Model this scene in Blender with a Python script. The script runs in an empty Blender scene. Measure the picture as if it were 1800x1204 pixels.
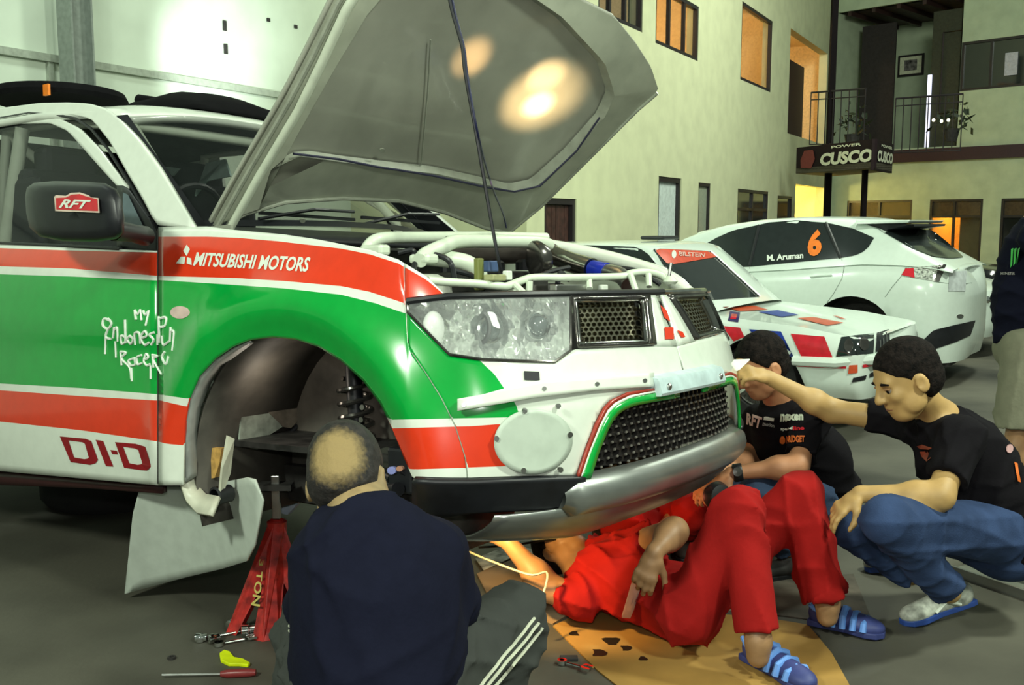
import bpy, bmesh, math, random
import numpy as np
from mathutils import Vector, Matrix
from mathutils.bvhtree import BVHTree
random.seed(4); np.random.seed(4)
C = bpy.context.scene.collection
SC = bpy.context.scene

# ------------------------------------------------------------------ camera
FPX, HORIZON, EYE = 1750.0, 390.0, 1.45
PITCH = math.atan((602 - HORIZON) / FPX)
cam_data = bpy.data.cameras.new('camera'); cam = bpy.data.objects.new('camera', cam_data); C.objects.link(cam)
cam_data.sensor_width = 36; cam_data.lens = 36 * FPX / 1800; cam_data.clip_start = .05; cam_data.clip_end = 200
cam.location = (0, 0, EYE); cam.rotation_euler = (math.radians(90) - PITCH, 0, 0)
SC.camera = cam
SC.view_settings.view_transform = 'Standard'; SC.view_settings.look = 'None'
SC.view_settings.gamma = 1; SC.view_settings.use_curve_mapping = False
SC.view_settings.exposure = 0.18
# ------------------------------------------------------------------ world + lights
wd = bpy.data.worlds.new('night'); SC.world = wd; wd.use_nodes = True
wd.node_tree.nodes['Background'].inputs[0].default_value = (.42, .52, .42, 1)
wd.node_tree.nodes['Background'].inputs[1].default_value = .30
def lamp(name, typ, loc, power, col, size=1, sy=None, look=None, spot=None, blend=.5, spread=None):
    d = bpy.data.lights.new(name, typ); d.energy = power; d.color = col
    if typ == 'AREA':
        d.size = size
        if sy: d.shape = 'RECTANGLE'; d.size_y = sy
        if spread: d.spread = spread
    else: d.shadow_soft_size = size
    if spot: d.spot_size = spot; d.spot_blend = blend
    o = bpy.data.objects.new(name, d); C.objects.link(o); o.location = loc
    if look is not None:
        o.rotation_euler = (Vector(look) - Vector(loc)).to_track_quat('-Z', 'Y').to_euler()
    return o
TUBE = (.90, 1.0, .82)
_c0, _s0 = math.cos(PITCH), math.sin(PITCH); CAM0 = np.array([0, 0, EYE])
def RAY0(px, py): x = (px - 900) / FPX; y = -(py - 602) / FPX; return np.array([x, _c0 + y * _s0, -_s0 + y * _c0])
lamp('ceiling_light', 'AREA', (2.6, -.4, 4.4), 150, TUBE, .5, .5, look=(.6, 3.2, .9))
lamp('ceiling_light', 'AREA', (-2.6, -.6, 3.6), 150, TUBE, .5, .5, look=(-1, 3.6, .8))
lamp('ceiling_light', 'AREA', (4.4, 3.0, 5.2), 260, TUBE, .6, .6, look=(2.2, 6.5, .6))
lamp('ceiling_light', 'AREA', (5.5, 9.5, 6.5), 420, TUBE, 2.2, .8, look=(3.0, 12.5, 1.5))
lamp('ceiling_light', 'AREA', (7.5, 15, 7.5), 420, TUBE, 2.5, 1.0, look=(6.5, 22, 3))
_p = CAM0 + RAY0(470, 225) * 9.2; _q = CAM0 + RAY0(385, 105) * 11.0
lamp('wall_lamp', 'SPOT', tuple(_p), 480, (.88, 1.0, .94), .12, look=tuple(_q), spot=.75, blend=1)
lamp('warehouse_light', 'AREA', (-3.5, 5.5, 6.5), 150, (.86, 1.0, .86), 1.6, .5, look=(-5.5, 10.5, 2.5))
lamp('camera_flash', 'AREA', (-.05, .05, 1.62), 16, (1, 1, .93), .10, .07, look=(.9, 4.2, 1.0))
_a = CAM0 + RAY0(905, 478) * 3.35; _b = CAM0 + RAY0(940, 235) * 3.75; _c = CAM0 + RAY0(850, 205) * 3.5
lamp('engine_work_lamp', 'SPOT', tuple(_a), 110, (1, .66, .32), .02, look=tuple(_b), spot=.42, blend=1)
lamp('engine_work_lamp', 'SPOT', tuple(_a), 260, (1, .74, .40), .015, look=tuple(CAM0 + RAY0(936, 252) * 3.75), spot=.17, blend=1)
lamp('engine_work_lamp', 'SPOT', tuple(_a), 75, (1, .58, .26), .02, look=tuple(_c), spot=.22, blend=1)
lamp('engine_work_lamp', 'SPOT', tuple(_a), 120, (1, .66, .34), .015, look=tuple(CAM0 + RAY0(955, 160) * 3.75), spot=.20, blend=1)
_d = CAM0 + RAY0(850, 935) * 3.75; lamp('underbody_lamp', 'SPOT', tuple(CAM0 + RAY0(850, 925) * 3.34), 20, (1, .60, .20), .02, look=tuple(CAM0 + RAY0(925, 1000) * 3.62), spot=1.9, blend=.6)
lamp('underbody_lamp', 'POINT', tuple(CAM0 + RAY0(1150, 880) * 4.05), .5, (1, .25, .12), .04)
lamp('arch_lamp', 'POINT', tuple(CAM0 + RAY0(470, 690) * 3.35), .8, (1, .88, .72), .05)

# ------------------------------------------------------------------ materials
MATS = {}
def mat(name, col, rough=.5, metal=0, coat=0, var=.06, scale=20, bump=0, bscale=60, emit=None, alpha=1, trans=0, spec=.5, col2=None, fold=0., fscale=7.):
    if name in MATS: return MATS[name]
    m = bpy.data.materials.new(name); m.use_nodes = True; nt = m.node_tree; b = nt.nodes['Principled BSDF']
    b.inputs['Roughness'].default_value = rough; b.inputs['Metallic'].default_value = metal
    b.inputs['Coat Weight'].default_value = coat; b.inputs['Specular IOR Level'].default_value = spec
    b.inputs['Coat Roughness'].default_value = .06
    if trans: b.inputs['Transmission Weight'].default_value = trans
    if alpha < 1: b.inputs['Alpha'].default_value = alpha
    tc = nt.nodes.new('ShaderNodeTexCoord'); nz = nt.nodes.new('ShaderNodeTexNoise')
    nz.inputs['Scale'].default_value = scale; nz.inputs['Detail'].default_value = 5
    nt.links.new(tc.outputs['Object'], nz.inputs['Vector'])
    mx = nt.nodes.new('ShaderNodeMix'); mx.data_type = 'RGBA'
    c2 = col2 or tuple(max(0, c * (1 - var * 3)) for c in col)
    c1 = tuple(min(1, c * (1 + var)) for c in col)
    mx.inputs[6].default_value = (*c2, 1); mx.inputs[7].default_value = (*c1, 1)
    rp = nt.nodes.new('ShaderNodeMapRange'); rp.inputs[1].default_value = .3; rp.inputs[2].default_value = .62
    nt.links.new(nz.outputs[0], rp.inputs[0]); nt.links.new(rp.outputs[0], mx.inputs[0])
    nt.links.new(mx.outputs[2], b.inputs['Base Color'])
    if bump:
        n2 = nt.nodes.new('ShaderNodeTexNoise'); n2.inputs['Scale'].default_value = bscale; n2.inputs['Detail'].default_value = 6
        nt.links.new(tc.outputs['Object'], n2.inputs['Vector'])
        bp = nt.nodes.new('ShaderNodeBump'); bp.inputs['Strength'].default_value = bump; bp.inputs['Distance'].default_value = .01
        nt.links.new(n2.outputs[0], bp.inputs['Height']); nt.links.new(bp.outputs[0], b.inputs['Normal'])
    if fold:
        mp = nt.nodes.new('ShaderNodeMapping'); mp.inputs['Scale'].default_value = (1.0, 1.6, .55); mp.inputs['Rotation'].default_value = (.5, .7, .3)
        n3 = nt.nodes.new('ShaderNodeTexNoise'); n3.inputs['Scale'].default_value = fscale; n3.inputs['Detail'].default_value = 3; n3.inputs['Distortion'].default_value = 1.6; n3.noise_type = 'RIDGED_MULTIFRACTAL'
        b3 = nt.nodes.new('ShaderNodeBump'); b3.inputs['Strength'].default_value = fold; b3.inputs['Distance'].default_value = .03
        nt.links.new(tc.outputs['Object'], mp.inputs[0]); nt.links.new(mp.outputs[0], n3.inputs['Vector']); nt.links.new(n3.outputs[0], b3.inputs['Height'])
        if bump: nt.links.new(bp.outputs[0], b3.inputs['Normal'])
        nt.links.new(b3.outputs[0], b.inputs['Normal'])
    if emit: b.inputs['Emission Color'].default_value = (*col, 1); b.inputs['Emission Strength'].default_value = emit
    MATS[name] = m; return m
WHITE = mat('white_paint', (.80, .86, .76), .22, coat=.6, var=.015)
RED = mat('red_vinyl', (.78, .045, .012), .22, coat=.6, var=.02)
GREEN = mat('green_vinyl', (.0, .36, .045), .20, coat=.7, var=.02)
BLACK = mat('black_plastic', (.010, .011, .014), .42, var=.1)
GLOSSBLACK = mat('gloss_black', (.006, .007, .008), .12, coat=.5)
RUBBER = mat('rubber', (.014, .014, .014), .8, bump=.2)
DARK = mat('dark_cavity', (.022, .020, .018), .75, var=.2)
STEEL = mat('steel', (.52, .52, .50), .32, metal=1, var=.05)
SILVER = mat('brushed_silver', (.42, .44, .42), .33, metal=.85, var=.06, scale=8)
CHROME = mat('chrome', (.80, .82, .80), .09, metal=1)
SMOKE = mat('smoked_chrome', (.18, .17, .16), .18, metal=.9)
CAGE = mat('cage_paint', (.66, .74, .60), .35, var=.02)
GLASS = mat('window_glass', (.02, .025, .025), .04, alpha=.42, spec=.7)
DARKGLASS = mat('dark_glass', (.018, .024, .024), .07, spec=.7, coat=.3)
LENS = mat('clear_lens', (.9, .95, .95), .02, alpha=.12, spec=.8)
def glass_pass(m):
    m.surface_render_method = 'BLENDED' if hasattr(m, 'surface_render_method') else 'DITHERED'
# ------------------------------------------------------------------ object helpers
def tag(o, label=None, cat=None, group=None, kind=None):
    if label: o['label'] = label
    if cat: o['category'] = cat
    if group: o['group'] = group
    if kind: o['kind'] = kind
    return o
def thing(name, label, cat, loc=(0, 0, 0), group=None, matrix=None):
    o = bpy.data.objects.new(name, None); C.objects.link(o); o.empty_display_size = .1
    if matrix is not None: o.matrix_world = matrix
    else: o.location = loc
    return tag(o, label, cat, group)
def raw(name, verts, faces, mats, parent=None, smooth=True, fm=None, solid=0, bev=0, inner=None):
    me = bpy.data.meshes.new(name)
    me.from_pydata([tuple(map(float, v)) for v in verts], [], [tuple(map(int, f)) for f in faces])
    for m in (mats if isinstance(mats, (list, tuple)) else [mats]): me.materials.append(m)
    if fm is not None: me.polygons.foreach_set('material_index', list(map(int, fm)))
    if smooth: me.polygons.foreach_set('use_smooth', [True] * len(me.polygons))
    me.update()
    o = bpy.data.objects.new(name, me); C.objects.link(o)
    if parent is not None: o.parent = parent
    if solid:
        s = o.modifiers.new('s', 'SOLIDIFY'); s.thickness = solid; s.offset = -1
        if inner: me.materials.append(inner); s.material_offset = len(me.materials) - 1
    if bev:
        b = o.modifiers.new('b', 'BEVEL'); b.width = bev; b.segments = 2; b.limit_method = 'ANGLE'
    return o
class MB:
    """collects shapes that belong to one mesh"""
    def __init__(s): s.v = []; s.f = []; s.m = []
    def add(s, v, f, mi=0):
        n = len(s.v); s.v += [tuple(map(float, p)) for p in v]; s.f += [tuple(int(i) + n for i in q) for q in f]; s.m += [mi] * len(f); return s
    def box(s, c, d, R=None, mi=0):
        R = np.eye(3) if R is None else np.array(R); d = np.array(d) / 2; c = np.array(c)
        p = [c + R @ (d * np.array([x, y, z])) for x in (-1, 1) for y in (-1, 1) for z in (-1, 1)]
        return s.add(p, [(0, 1, 3, 2), (4, 6, 7, 5), (0, 4, 5, 1), (2, 3, 7, 6), (0, 2, 6, 4), (1, 5, 7, 3)], mi)
    def hexa(s, a, b, mi=0):   # two quads a (4 pts) and b (4 pts)
        return s.add(list(a) + list(b), [(3, 2, 1, 0), (4, 5, 6, 7), (0, 1, 5, 4), (1, 2, 6, 5), (2, 3, 7, 6), (3, 0, 4, 7)], mi)
    def tube(s, pts, r, n=10, mi=0, cap=True, flat=1):
        pts = [np.array(p, float) for p in pts]; m = len(pts)
        rs = r if isinstance(r, (list, tuple, np.ndarray)) else [r] * m
        rings = []; prev = None
        for i in range(m):
            t = pts[min(i + 1, m - 1)] - pts[max(i - 1, 0)]; t = t / (np.linalg.norm(t) + 1e-9)
            if prev is None:
                a = np.cross(t, [0, 0, 1]);
                if np.linalg.norm(a) < .1: a = np.cross(t, [0, 1, 0])
            else: a = prev - t * (prev @ t)
            a /= np.linalg.norm(a) + 1e-9; prev = a; b = np.cross(t, a)
            rings.append([pts[i] + rs[i] * (math.cos(q) * a + flat * math.sin(q) * b) for q in np.linspace(0, 2 * math.pi, n, endpoint=False)])
        v = [p for R in rings for p in R]; f = []
        for i in range(m - 1):
            for k in range(n): f.append((i * n + k, i * n + (k + 1) % n, (i + 1) * n + (k + 1) % n, (i + 1) * n + k))
        if cap: f.append(tuple(range(n - 1, -1, -1))); f.append(tuple((m - 1) * n + k for k in range(n)))
        return s.add(v, f, mi)
    def lathe(s, c, axis, prof, n=24, mi=0):   # prof: (r, h) along the axis
        axis = np.array(axis, float); axis /= np.linalg.norm(axis); a = np.cross(axis, [0, 0, 1])
        if np.linalg.norm(a) < .1: a = np.cross(axis, [1, 0, 0])
        a /= np.linalg.norm(a); b = np.cross(axis, a); c = np.array(c, float)
        v = [c + axis * h + r * (math.cos(q) * a + math.sin(q) * b) for r, h in prof for q in np.linspace(0, 2 * math.pi, n, endpoint=False)]
        f = []
        for i in range(len(prof) - 1):
            for k in range(n): f.append((i * n + k, i * n + (k + 1) % n, (i + 1) * n + (k + 1) % n, (i + 1) * n + k))
        if prof[0][0] > 1e-4: f.append(tuple(range(n - 1, -1, -1)))
        if prof[-1][0] > 1e-4: f.append(tuple((len(prof) - 1) * n + k for k in range(n)))
        return s.add(v, f, mi)
    def ball(s, c, r, n=12, mi=0, R=None):
        r = np.array([r] * 3 if np.isscalar(r) else r); R = np.eye(3) if R is None else R
        pr = []; m = n // 2 + 1
        for i in range(m):
            th = math.pi * i / (m - 1)
            for k in range(n):
                q = 2 * math.pi * k / n; pr.append(np.array(c) + R @ (r * np.array([math.sin(th) * math.cos(q), math.sin(th) * math.sin(q), math.cos(th)])))
        f = [(i * n + k, (i + 1) * n + k, (i + 1) * n + (k + 1) % n, i * n + (k + 1) % n) for i in range(m - 1) for k in range(n)]
        return s.add(pr, f, mi)
    def prism(s, poly, d, mi=0):   # poly 3-D points, d thickness vector
        n = len(poly); d = np.array(d, float); p = [np.array(q, float) for q in poly]
        return s.add(p + [q + d for q in p], [tuple(range(n - 1, -1, -1)), tuple(range(n, 2 * n))] + [(k, (k + 1) % n, n + (k + 1) % n, n + k) for k in range(n)], mi)
    def build(s, name, mats, parent=None, smooth=False, bev=0, solid=0):
        o = raw(name, s.v, s.f, mats, parent, smooth, s.m, solid, bev)
        bm = bmesh.new(); bm.from_mesh(o.data); bmesh.ops.recalc_face_normals(bm, faces=bm.faces); bm.to_mesh(o.data); bm.free()
        if smooth:
            o.data.polygons.foreach_set('use_smooth', [True] * len(o.data.polygons))
            o.data.set_sharp_from_angle(angle=math.radians(40))
        return o
# ------------------------------------------------------------------ rays
CAM = np.array([0, 0, EYE]); _c, _s = math.cos(PITCH), math.sin(PITCH)
def ray(p):
    p = np.atleast_2d(np.array(p, float)); x = (p[:, 0] - 900) / FPX; y = -(p[:, 1] - 602) / FPX
    return np.stack([x, _c + y * _s, -_s + y * _c], 1)
def W(px, py, d): return CAM + ray((px, py))[0] * d        # world point, d = depth along the view axis
def ground(px, py, z=0.):
    r = ray((px, py))[0]; return CAM + r * ((z - EYE) / r[2])
class Frame:
    def __init__(s, O, F, L, U):
        s.O = np.array(O, float); s.B = np.array([F, L, U], float)
        s.M = Matrix([[F[0], L[0], U[0], O[0]], [F[1], L[1], U[1], O[1]], [F[2], L[2], U[2], O[2]], [0, 0, 0, 1]])
    def loc(s, P): return (np.atleast_2d(P) - s.O) @ s.B.T
    def wld(s, p): return np.atleast_2d(p) @ s.B + s.O
    def cam(s): return s.loc(CAM)[0]
    def onv(s, px, py, v):           # pixel to a lateral plane
        r = ray((px, py))[0] @ s.B.T; c = s.cam(); return c + r * ((v - c[1]) / r[1])
    def onu(s, px, py, u):
        r = ray((px, py))[0] @ s.B.T; c = s.cam(); return c + r * ((u - c[0]) / r[0])
    def onw(s, px, py, w):
        r = ray((px, py))[0] @ s.B.T; c = s.cam(); return c + r * ((w - c[2]) / r[2])
    def dep(s, px, py, d): return s.loc(W(px, py, d))[0]
_L = np.array([.567, .822, -.047]); _L /= np.linalg.norm(_L)
_F = np.array([_L[1], -_L[0], 0]); _F /= np.linalg.norm(_F); _U = np.cross(_F, _L)
_t = math.radians(3); _F, _U = _F * math.cos(_t) + _U * math.sin(_t), _U * math.cos(_t) - _F * math.sin(_t)
T = Frame((.5285, 3.2155, .7125), _F, _L, _U)
def implicit(g, fr, tmax=7.0, tmin=1.6):
    """returns surf(px array, off) -> local points where the pixel's line of sight meets g = 0"""
    def surf(pts, off=0.):
        pts = np.atleast_2d(np.array(pts, float)); d = ray(pts) @ fr.B.T; c = fr.cam(); off = np.zeros(len(pts)) + off
        ts = np.linspace(tmin, tmax, 260); lo = np.full(len(pts), np.nan); hi = lo.copy()
        prev = g(c + d * ts[0]) - off
        for a, b in zip(ts[:-1], ts[1:]):
            cur = g(c + d * b) - off
            k = np.isnan(lo) & (prev > 0) & (cur <= 0); lo[k] = a; hi[k] = b; prev = cur
        miss = np.isnan(lo)
        if miss.any():
            md = np.nanmedian(lo) if not miss.all() else 3.; lo[miss] = md; hi[miss] = md
        for _ in range(26):
            mid = (lo + hi) / 2; v = g(c + d * mid[:, None]) - off; lo = np.where(v > 0, mid, lo); hi = np.where(v > 0, hi, mid)
        return c + d * ((lo + hi) / 2)[:, None]
    return surf
def planev(fr, v): return lambda pts, off=0.: np.array([fr.onv(p[0], p[1], v - off) for p in np.atleast_2d(pts)])
def caster(obj_list, fr):
    """pixel -> first hit on the given local-space meshes"""
    vs = []; fs = []
    for o in obj_list:
        n = len(vs); vs += [tuple(v.co) for v in o.data.vertices]; fs += [tuple(i + n for i in p.vertices) for p in o.data.polygons]
    bvh = BVHTree.FromPolygons(vs, fs)
    def surf(pts, off=0.):
        pts = np.atleast_2d(np.array(pts, float)); off = np.zeros(len(pts)) + off
        c = fr.cam(); d = ray(pts) @ fr.B.T; out = np.full((len(pts), 3), np.nan)
        dep = np.full(len(pts), np.nan)
        for i in range(len(pts)):
            nn = np.linalg.norm(d[i]); h = bvh.ray_cast(Vector(c), Vector(d[i] / nn))
            if h[0] is not None:
                dep[i] = h[3] / nn; nv = np.array(h[1]);
                if nv @ d[i] > 0: nv = -nv
                out[i] = np.array(h[0]) + nv * off[i]
        bad = np.isnan(dep)
        if bad.any():
            g = np.where(~bad)[0]
            for i in np.where(bad)[0]:
                k = g[np.argmin(((pts[g] - pts[i]) ** 2).sum(1))] if len(g) else None
                dd = dep[k] if k is not None else 5.; out[i] = c + d[i] * dd
        return out
    return surf
def C_(pts):
    xs, ys = zip(*pts); return lambda x: np.interp(x, xs, ys)
def bands(name, surf, xs, curves, mats, parent, top=None, bot=None, step=14., off=0., solid=0, mirror=False, label=None, inner=None):
    """patch between traced curves y_i(x); one material slot per band"""
    xs = np.array(sorted(set(float(x) for x in xs))); cs = [C_(c) if isinstance(c, list) else c for c in curves]
    Y = np.array([c(xs) for c in cs])
    if top is not None: Y = np.maximum(Y, (C_(top) if isinstance(top, list) else top)(xs)[None])
    if bot is not None: Y = np.minimum(Y, (C_(bot) if isinstance(bot, list) else bot)(xs)[None])
    Y = np.maximum.accumulate(Y, 0)
    rows = []; rm = []
    for b in range(len(cs) - 1):
        n = max(1, int(math.ceil((Y[b + 1] - Y[b]).max() / step)))
        for k in range(n): rows.append(Y[b] + (Y[b + 1] - Y[b]) * k / n); rm.append(b)
    rows.append(Y[-1]); rows = np.array(rows)
    P = np.stack([np.tile(xs, (len(rows), 1)), rows], 2).reshape(-1, 2)
    o_ = off(P) if callable(off) else off
    V = surf(P, o_); nx = len(xs); F_ = []; FM = []
    mi = {id(m): i for i, m in enumerate(dict.fromkeys(mats))}; ml = list(dict.fromkeys(mats))
    used = {}
    def idx(r, c):
        k = (c, round(float(rows[r, c]), 2))
        return used.setdefault(k, r * nx + c)
    for r in range(len(rows) - 1):
        for c in range(nx - 1):
            q = [idx(r, c), idx(r + 1, c), idx(r + 1, c + 1), idx(r, c + 1)]
            q2 = list(dict.fromkeys(q))
            if len(q2) < 3: continue
            F_.append(tuple(q2)); FM.append(ml.index(mats[rm[r]]))
    ob = compact(name, V, F_, ml, parent, FM, solid, inner=inner)
    if label: ob['label'] = label
    if mirror:
        V2 = V.copy(); V2[:, 1] *= -1
        o2 = compact(name, V2, [tuple(reversed(f)) for f in F_], ml, parent, FM, solid, inner=inner)
    return ob
def compact(name, V, F_, ml, parent, FM, solid=0, smooth=True, inner=None):
    ids = sorted(set(i for f in F_ for i in f)); mp = {a: b for b, a in enumerate(ids)}
    return raw(name, V[ids], [tuple(mp[i] for i in f) for f in F_], ml, parent, smooth, FM, solid, inner=inner)
def polyline(name, surf, pts, r, m, parent, off=0., n=6, dens=12):
    p = densify(pts, dens); mb = MB(); mb.tube(surf(p, off), r, n); return mb.build(name, m, parent, True)
def densify(pts, dens=12.):
    out = [pts[0]]
    for a, b in zip(pts[:-1], pts[1:]):
        k = max(1, int(math.hypot(b[0] - a[0], b[1] - a[1]) / dens))
        out += [(a[0] + (b[0] - a[0]) * i / k, a[1] + (b[1] - a[1]) * i / k) for i in range(1, k + 1)]
    return np.array(out, float)
def disc(name, surf, c, rx, ry, m, parent, off=.002, th=.004, n=28, ang=0.):
    """flat disc whose outline is an ellipse of pixels on a surface"""
    q = np.linspace(0, 2 * math.pi, n, endpoint=False)
    ex = rx * np.cos(q); ey = ry * np.sin(q); a = math.radians(ang)
    P = np.stack([c[0] + ex * math.cos(a) - ey * math.sin(a), c[1] + ex * math.sin(a) + ey * math.cos(a)], 1)
    V = surf(P, off); nrm = np.cross(V[n // 4] - V[0], V[n // 2] - V[0]); nrm /= np.linalg.norm(nrm) + 1e-9
    mb = MB(); mb.prism(V, nrm * th); return mb.build(name, m, parent)
def cdisc(name, surf, c, rx, ry, m, parent, off=.012, ang=0., n=36, rings=7, th=.006):
    a = math.radians(ang); P = [c]
    for r in range(1, rings + 1):
        for q in np.linspace(0, 2 * math.pi, n, endpoint=False):
            ex, ey = rx * r / rings * math.cos(q), ry * r / rings * math.sin(q); P.append((c[0] + ex * math.cos(a) - ey * math.sin(a), c[1] + ex * math.sin(a) + ey * math.cos(a)))
    V = surf(np.array(P, float), off); f = [(0, 1 + k, 1 + (k + 1) % n) for k in range(n)]
    for r in range(rings - 1):
        o = 1 + r * n; f += [(o + k, o + n + k, o + n + (k + 1) % n, o + (k + 1) % n) for k in range(n)]
    o = raw(name, V, f, m, parent, True); s = o.modifiers.new('s', 'SOLIDIFY'); s.thickness = th; s.offset = 0; return o
_font_cache = {}
def text_mesh(body, shear=0., bold=.0, space=1.):
    k = (body, shear, bold, space)
    if k not in _font_cache:
        cu = bpy.data.curves.new('t', 'FONT'); cu.body = body; cu.shear = shear; cu.offset = bold; cu.resolution_u = 3; cu.space_character = space
        o = bpy.data.objects.new('t', cu); C.objects.link(o); bpy.context.view_layer.update()
        me = bpy.data.meshes.new_from_object(o.evaluated_get(bpy.context.evaluated_depsgraph_get()))
        v = np.array([tuple(x.co)[:2] for x in me.vertices]); f = [tuple(p.vertices) for p in me.polygons]
        bpy.data.objects.remove(o); bpy.data.meshes.remove(me); _font_cache[k] = (v, f)
    return _font_cache[k]
def lettering(body, quad, surf, m, parent, off=.0025, shear=0., bold=.02, name='lettering', label=None, space=1.):
    """quad: pixel corners TL TR BR BL"""
    v, f = text_mesh(body, shear, bold, space)
    mn, mx = v.min(0), v.max(0); s = (v - mn) / (mx - mn + 1e-9)
    q = np.array(quad, float); x = s[:, :1]; y = s[:, 1:]
    P = (1 - x) * (1 - y) * q[3] + x * (1 - y) * q[2] + x * y * q[1] + (1 - x) * y * q[0]
    o = raw(name, surf(P, off), f, m, parent, False)
    if label: o['label'] = label
    return o
def shape(name, pts, surf, m, parent, off=.0025, label=None):
    V = surf(np.array(pts, float), off); o = raw(name, V, [tuple(range(len(V)))], m, parent, False)
    if label: o['label'] = label
    return o
def bez(p, n=24):   # smooth closed/open polyline through points (Catmull-Rom)
    p = [np.array(q, float) for q in p]; out = []
    for i in range(len(p) - 1):
        a = p[max(i - 1, 0)]; b = p[i]; c = p[i + 1]; d = p[min(i + 2, len(p) - 1)]
        for t in np.linspace(0, 1, n, endpoint=False):
            out.append(.5 * (2 * b + (c - a) * t + (2 * a - 5 * b + 4 * c - d) * t * t + (3 * b - a - 3 * c + d) * t ** 3))
    out.append(p[-1]); return out
# ================================================================== RALLY PICKUP
truck = thing('rally_pickup', 'white, green and red rally pickup with its bonnet raised and front wheel off', 'pickup truck', matrix=T.M)
def g_truck(P):
    u, v, w = P[:, 0], np.abs(P[:, 1]), P[:, 2]
    r = np.hypot(u + .86, w + .08)
    V = .880 - 1.0 * np.maximum(0, w - .45) ** 2 - .35 * np.maximum(0, .05 - w) ** 2 + .045 * np.exp(-((r - .575) / .085) ** 2) * (w > -.3)
    V = V + .010 * np.exp(-((w - .42) / .06) ** 2) * (u < -1.2)
    uf = .058 - .25 * np.maximum(0, w - .2) - .35 * np.maximum(0, w - .2) ** 2 - .8 * np.maximum(0, -.12 - w)
    D, n = .45, 2.6
    x = np.clip((u - (uf - D)) / D, 0, None); q = v / V
    return np.where(x > 0, ((x ** n + q ** n) ** (1 / n) - 1) * .55, (v - V))
S = implicit(g_truck, T)
def lin(a, b, n): return list(np.linspace(a, b, n))
arch = [(300, 1000), (322, 852), (323, 780), (325, 740), (333, 700), (350, 662), (378, 632), (410, 610), (440, 598), (480, 593), (520, 597), (560, 610), (600, 635), (640, 672), (670, 713), (690, 755), (710, 805), (728, 847), (740, 1000)]
seam = [(713, 540), (716, 600), (724, 620), (750, 658), (776, 700), (800, 748), (812, 785), (818, 805), (820, 823), (822, 846), (823, 1000)]
# ---- front door skin
dx = lin(-70, 277, 24)
bands('front_door', S, dx, [[(-70, 425), (0, 427), (210, 438), (277, 441)], [(-70, 434), (0, 436), (140, 441), (277, 444)], [(-70, 466), (0, 468), (125, 472), (277, 485)],
      [(-70, 480), (0, 482), (125, 486), (277, 493)], [(-70, 670), (0, 674), (140, 682), (277, 693)], [(-70, 682), (0, 686), (140, 696), (277, 704)],
      [(-70, 735), (0, 741), (140, 756), (277, 776)], [(-70, 822), (0, 828), (233, 849), (277, 853)]],
      [WHITE, RED, WHITE, GREEN, WHITE, RED, WHITE], truck, mirror=True, inner=CAGE, solid=.012)
# ---- front fender with its flare
fx = sorted(set(lin(278.5, 320, 5) + [322, 323, 325, 329, 333, 341, 350, 364] + lin(378, 710, 34) + [713, 716, 720, 724] + lin(735, 820, 14) + [822]))
ftop = lambda x: np.where(x < 712, C_([(277, 399), (366, 398), (400, 403), (500, 412), (560, 421), (600, 429), (650, 439), (700, 456), (712, 462)])(x), C_(seam)(x))
abot = lambda x: np.where((x > 321) & (x < 730), C_(arch)(x), C_([(277, 853), (322, 853), (728, 846), (830, 848)])(x))
fender_curves = [[(277, 399), (366, 398), (400, 403), (500, 412), (560, 421), (600, 429), (650, 439), (700, 456), (750, 486), (788, 523), (830, 560)],
      [(277, 416), (366, 416), (418, 418), (488, 424), (600, 437), (650, 447), (700, 463), (750, 492), (788, 524), (830, 561)],
      [(277, 485), (418, 489), (500, 494), (600, 503), (650, 513), (714, 534), (830, 562)],
      [(277, 492), (400, 500), (500, 507), (600, 518), (660, 533), (710, 550), (830, 563)],
      [(277, 693), (325, 700), (600, 720), (680, 738), (830, 735)], [(277, 703), (325, 714), (600, 730), (690, 753), (830, 749)],
      [(277, 776), (286, 777), (290, 780), (325, 783), (728, 825), (830, 822)], [(277, 853), (322, 853), (728, 846), (830, 848)]]
bands('front_fender', S, fx, fender_curves, [WHITE, RED, WHITE, GREEN, WHITE, RED, WHITE], truck, top=ftop, bot=abot, mirror=True, inner=CAGE, solid=.012, step=12)
# fender piece above the headlamp
bands('fender_crown', S, lin(712, 788, 12), [fender_curves[0], fender_curves[1], [(711, 520), (788, 524)] if 0 else [(712, 529), (722, 526), (788, 524.5)], [(712, 550), (718, 532), (722, 528), (788, 525)]],
      [WHITE, RED, WHITE], truck, mirror=True, inner=CAGE, solid=.012, step=8)
# ---- bumper skin
bx = sorted(set(lin(715, 830, 18) + lin(836, 1000, 24) + lin(1006, 1209, 32)))
hl_bot = [(713, 550), (718, 553), (790, 624), (850, 633), (975, 637), (1003, 617), (1015, 613), (1153, 607.5), (1190, 607), (1208, 690)]
trim_out = [(1011, 840), (1028, 790), (1045, 745), (1060, 716), (1072, 703), (1100, 690), (1147, 683), (1200, 676)]
bbot = lambda x: np.minimum(C_(seam)(x) * 1., 9999) if False else np.where(x < 822, C_(seam)(x), np.where(x > 1011, C_(trim_out)(x), 1000))
grn_r = [(715, 550), (836, 626), (856, 646), (868, 656), (887, 684), (906, 708), (913, 733), (1200, 733)]
bands('bumper', S, bx, [hl_bot, grn_r, [(700, 737), (830, 735), (913, 733), (1200, 733)],
      [(700, 752), (830, 749), (870, 746), (905, 745), (906, 745), (1200, 745)], [(700, 825), (740, 825), (896, 819), (905, 818), (906, 745), (1200, 745)],
      [(700, 846), (738, 846), (1032, 840), (1200, 838)]], [WHITE, GREEN, WHITE, RED, WHITE], truck, bot=bbot, mirror=True, inner=CAGE, solid=.01, step=12)
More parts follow.
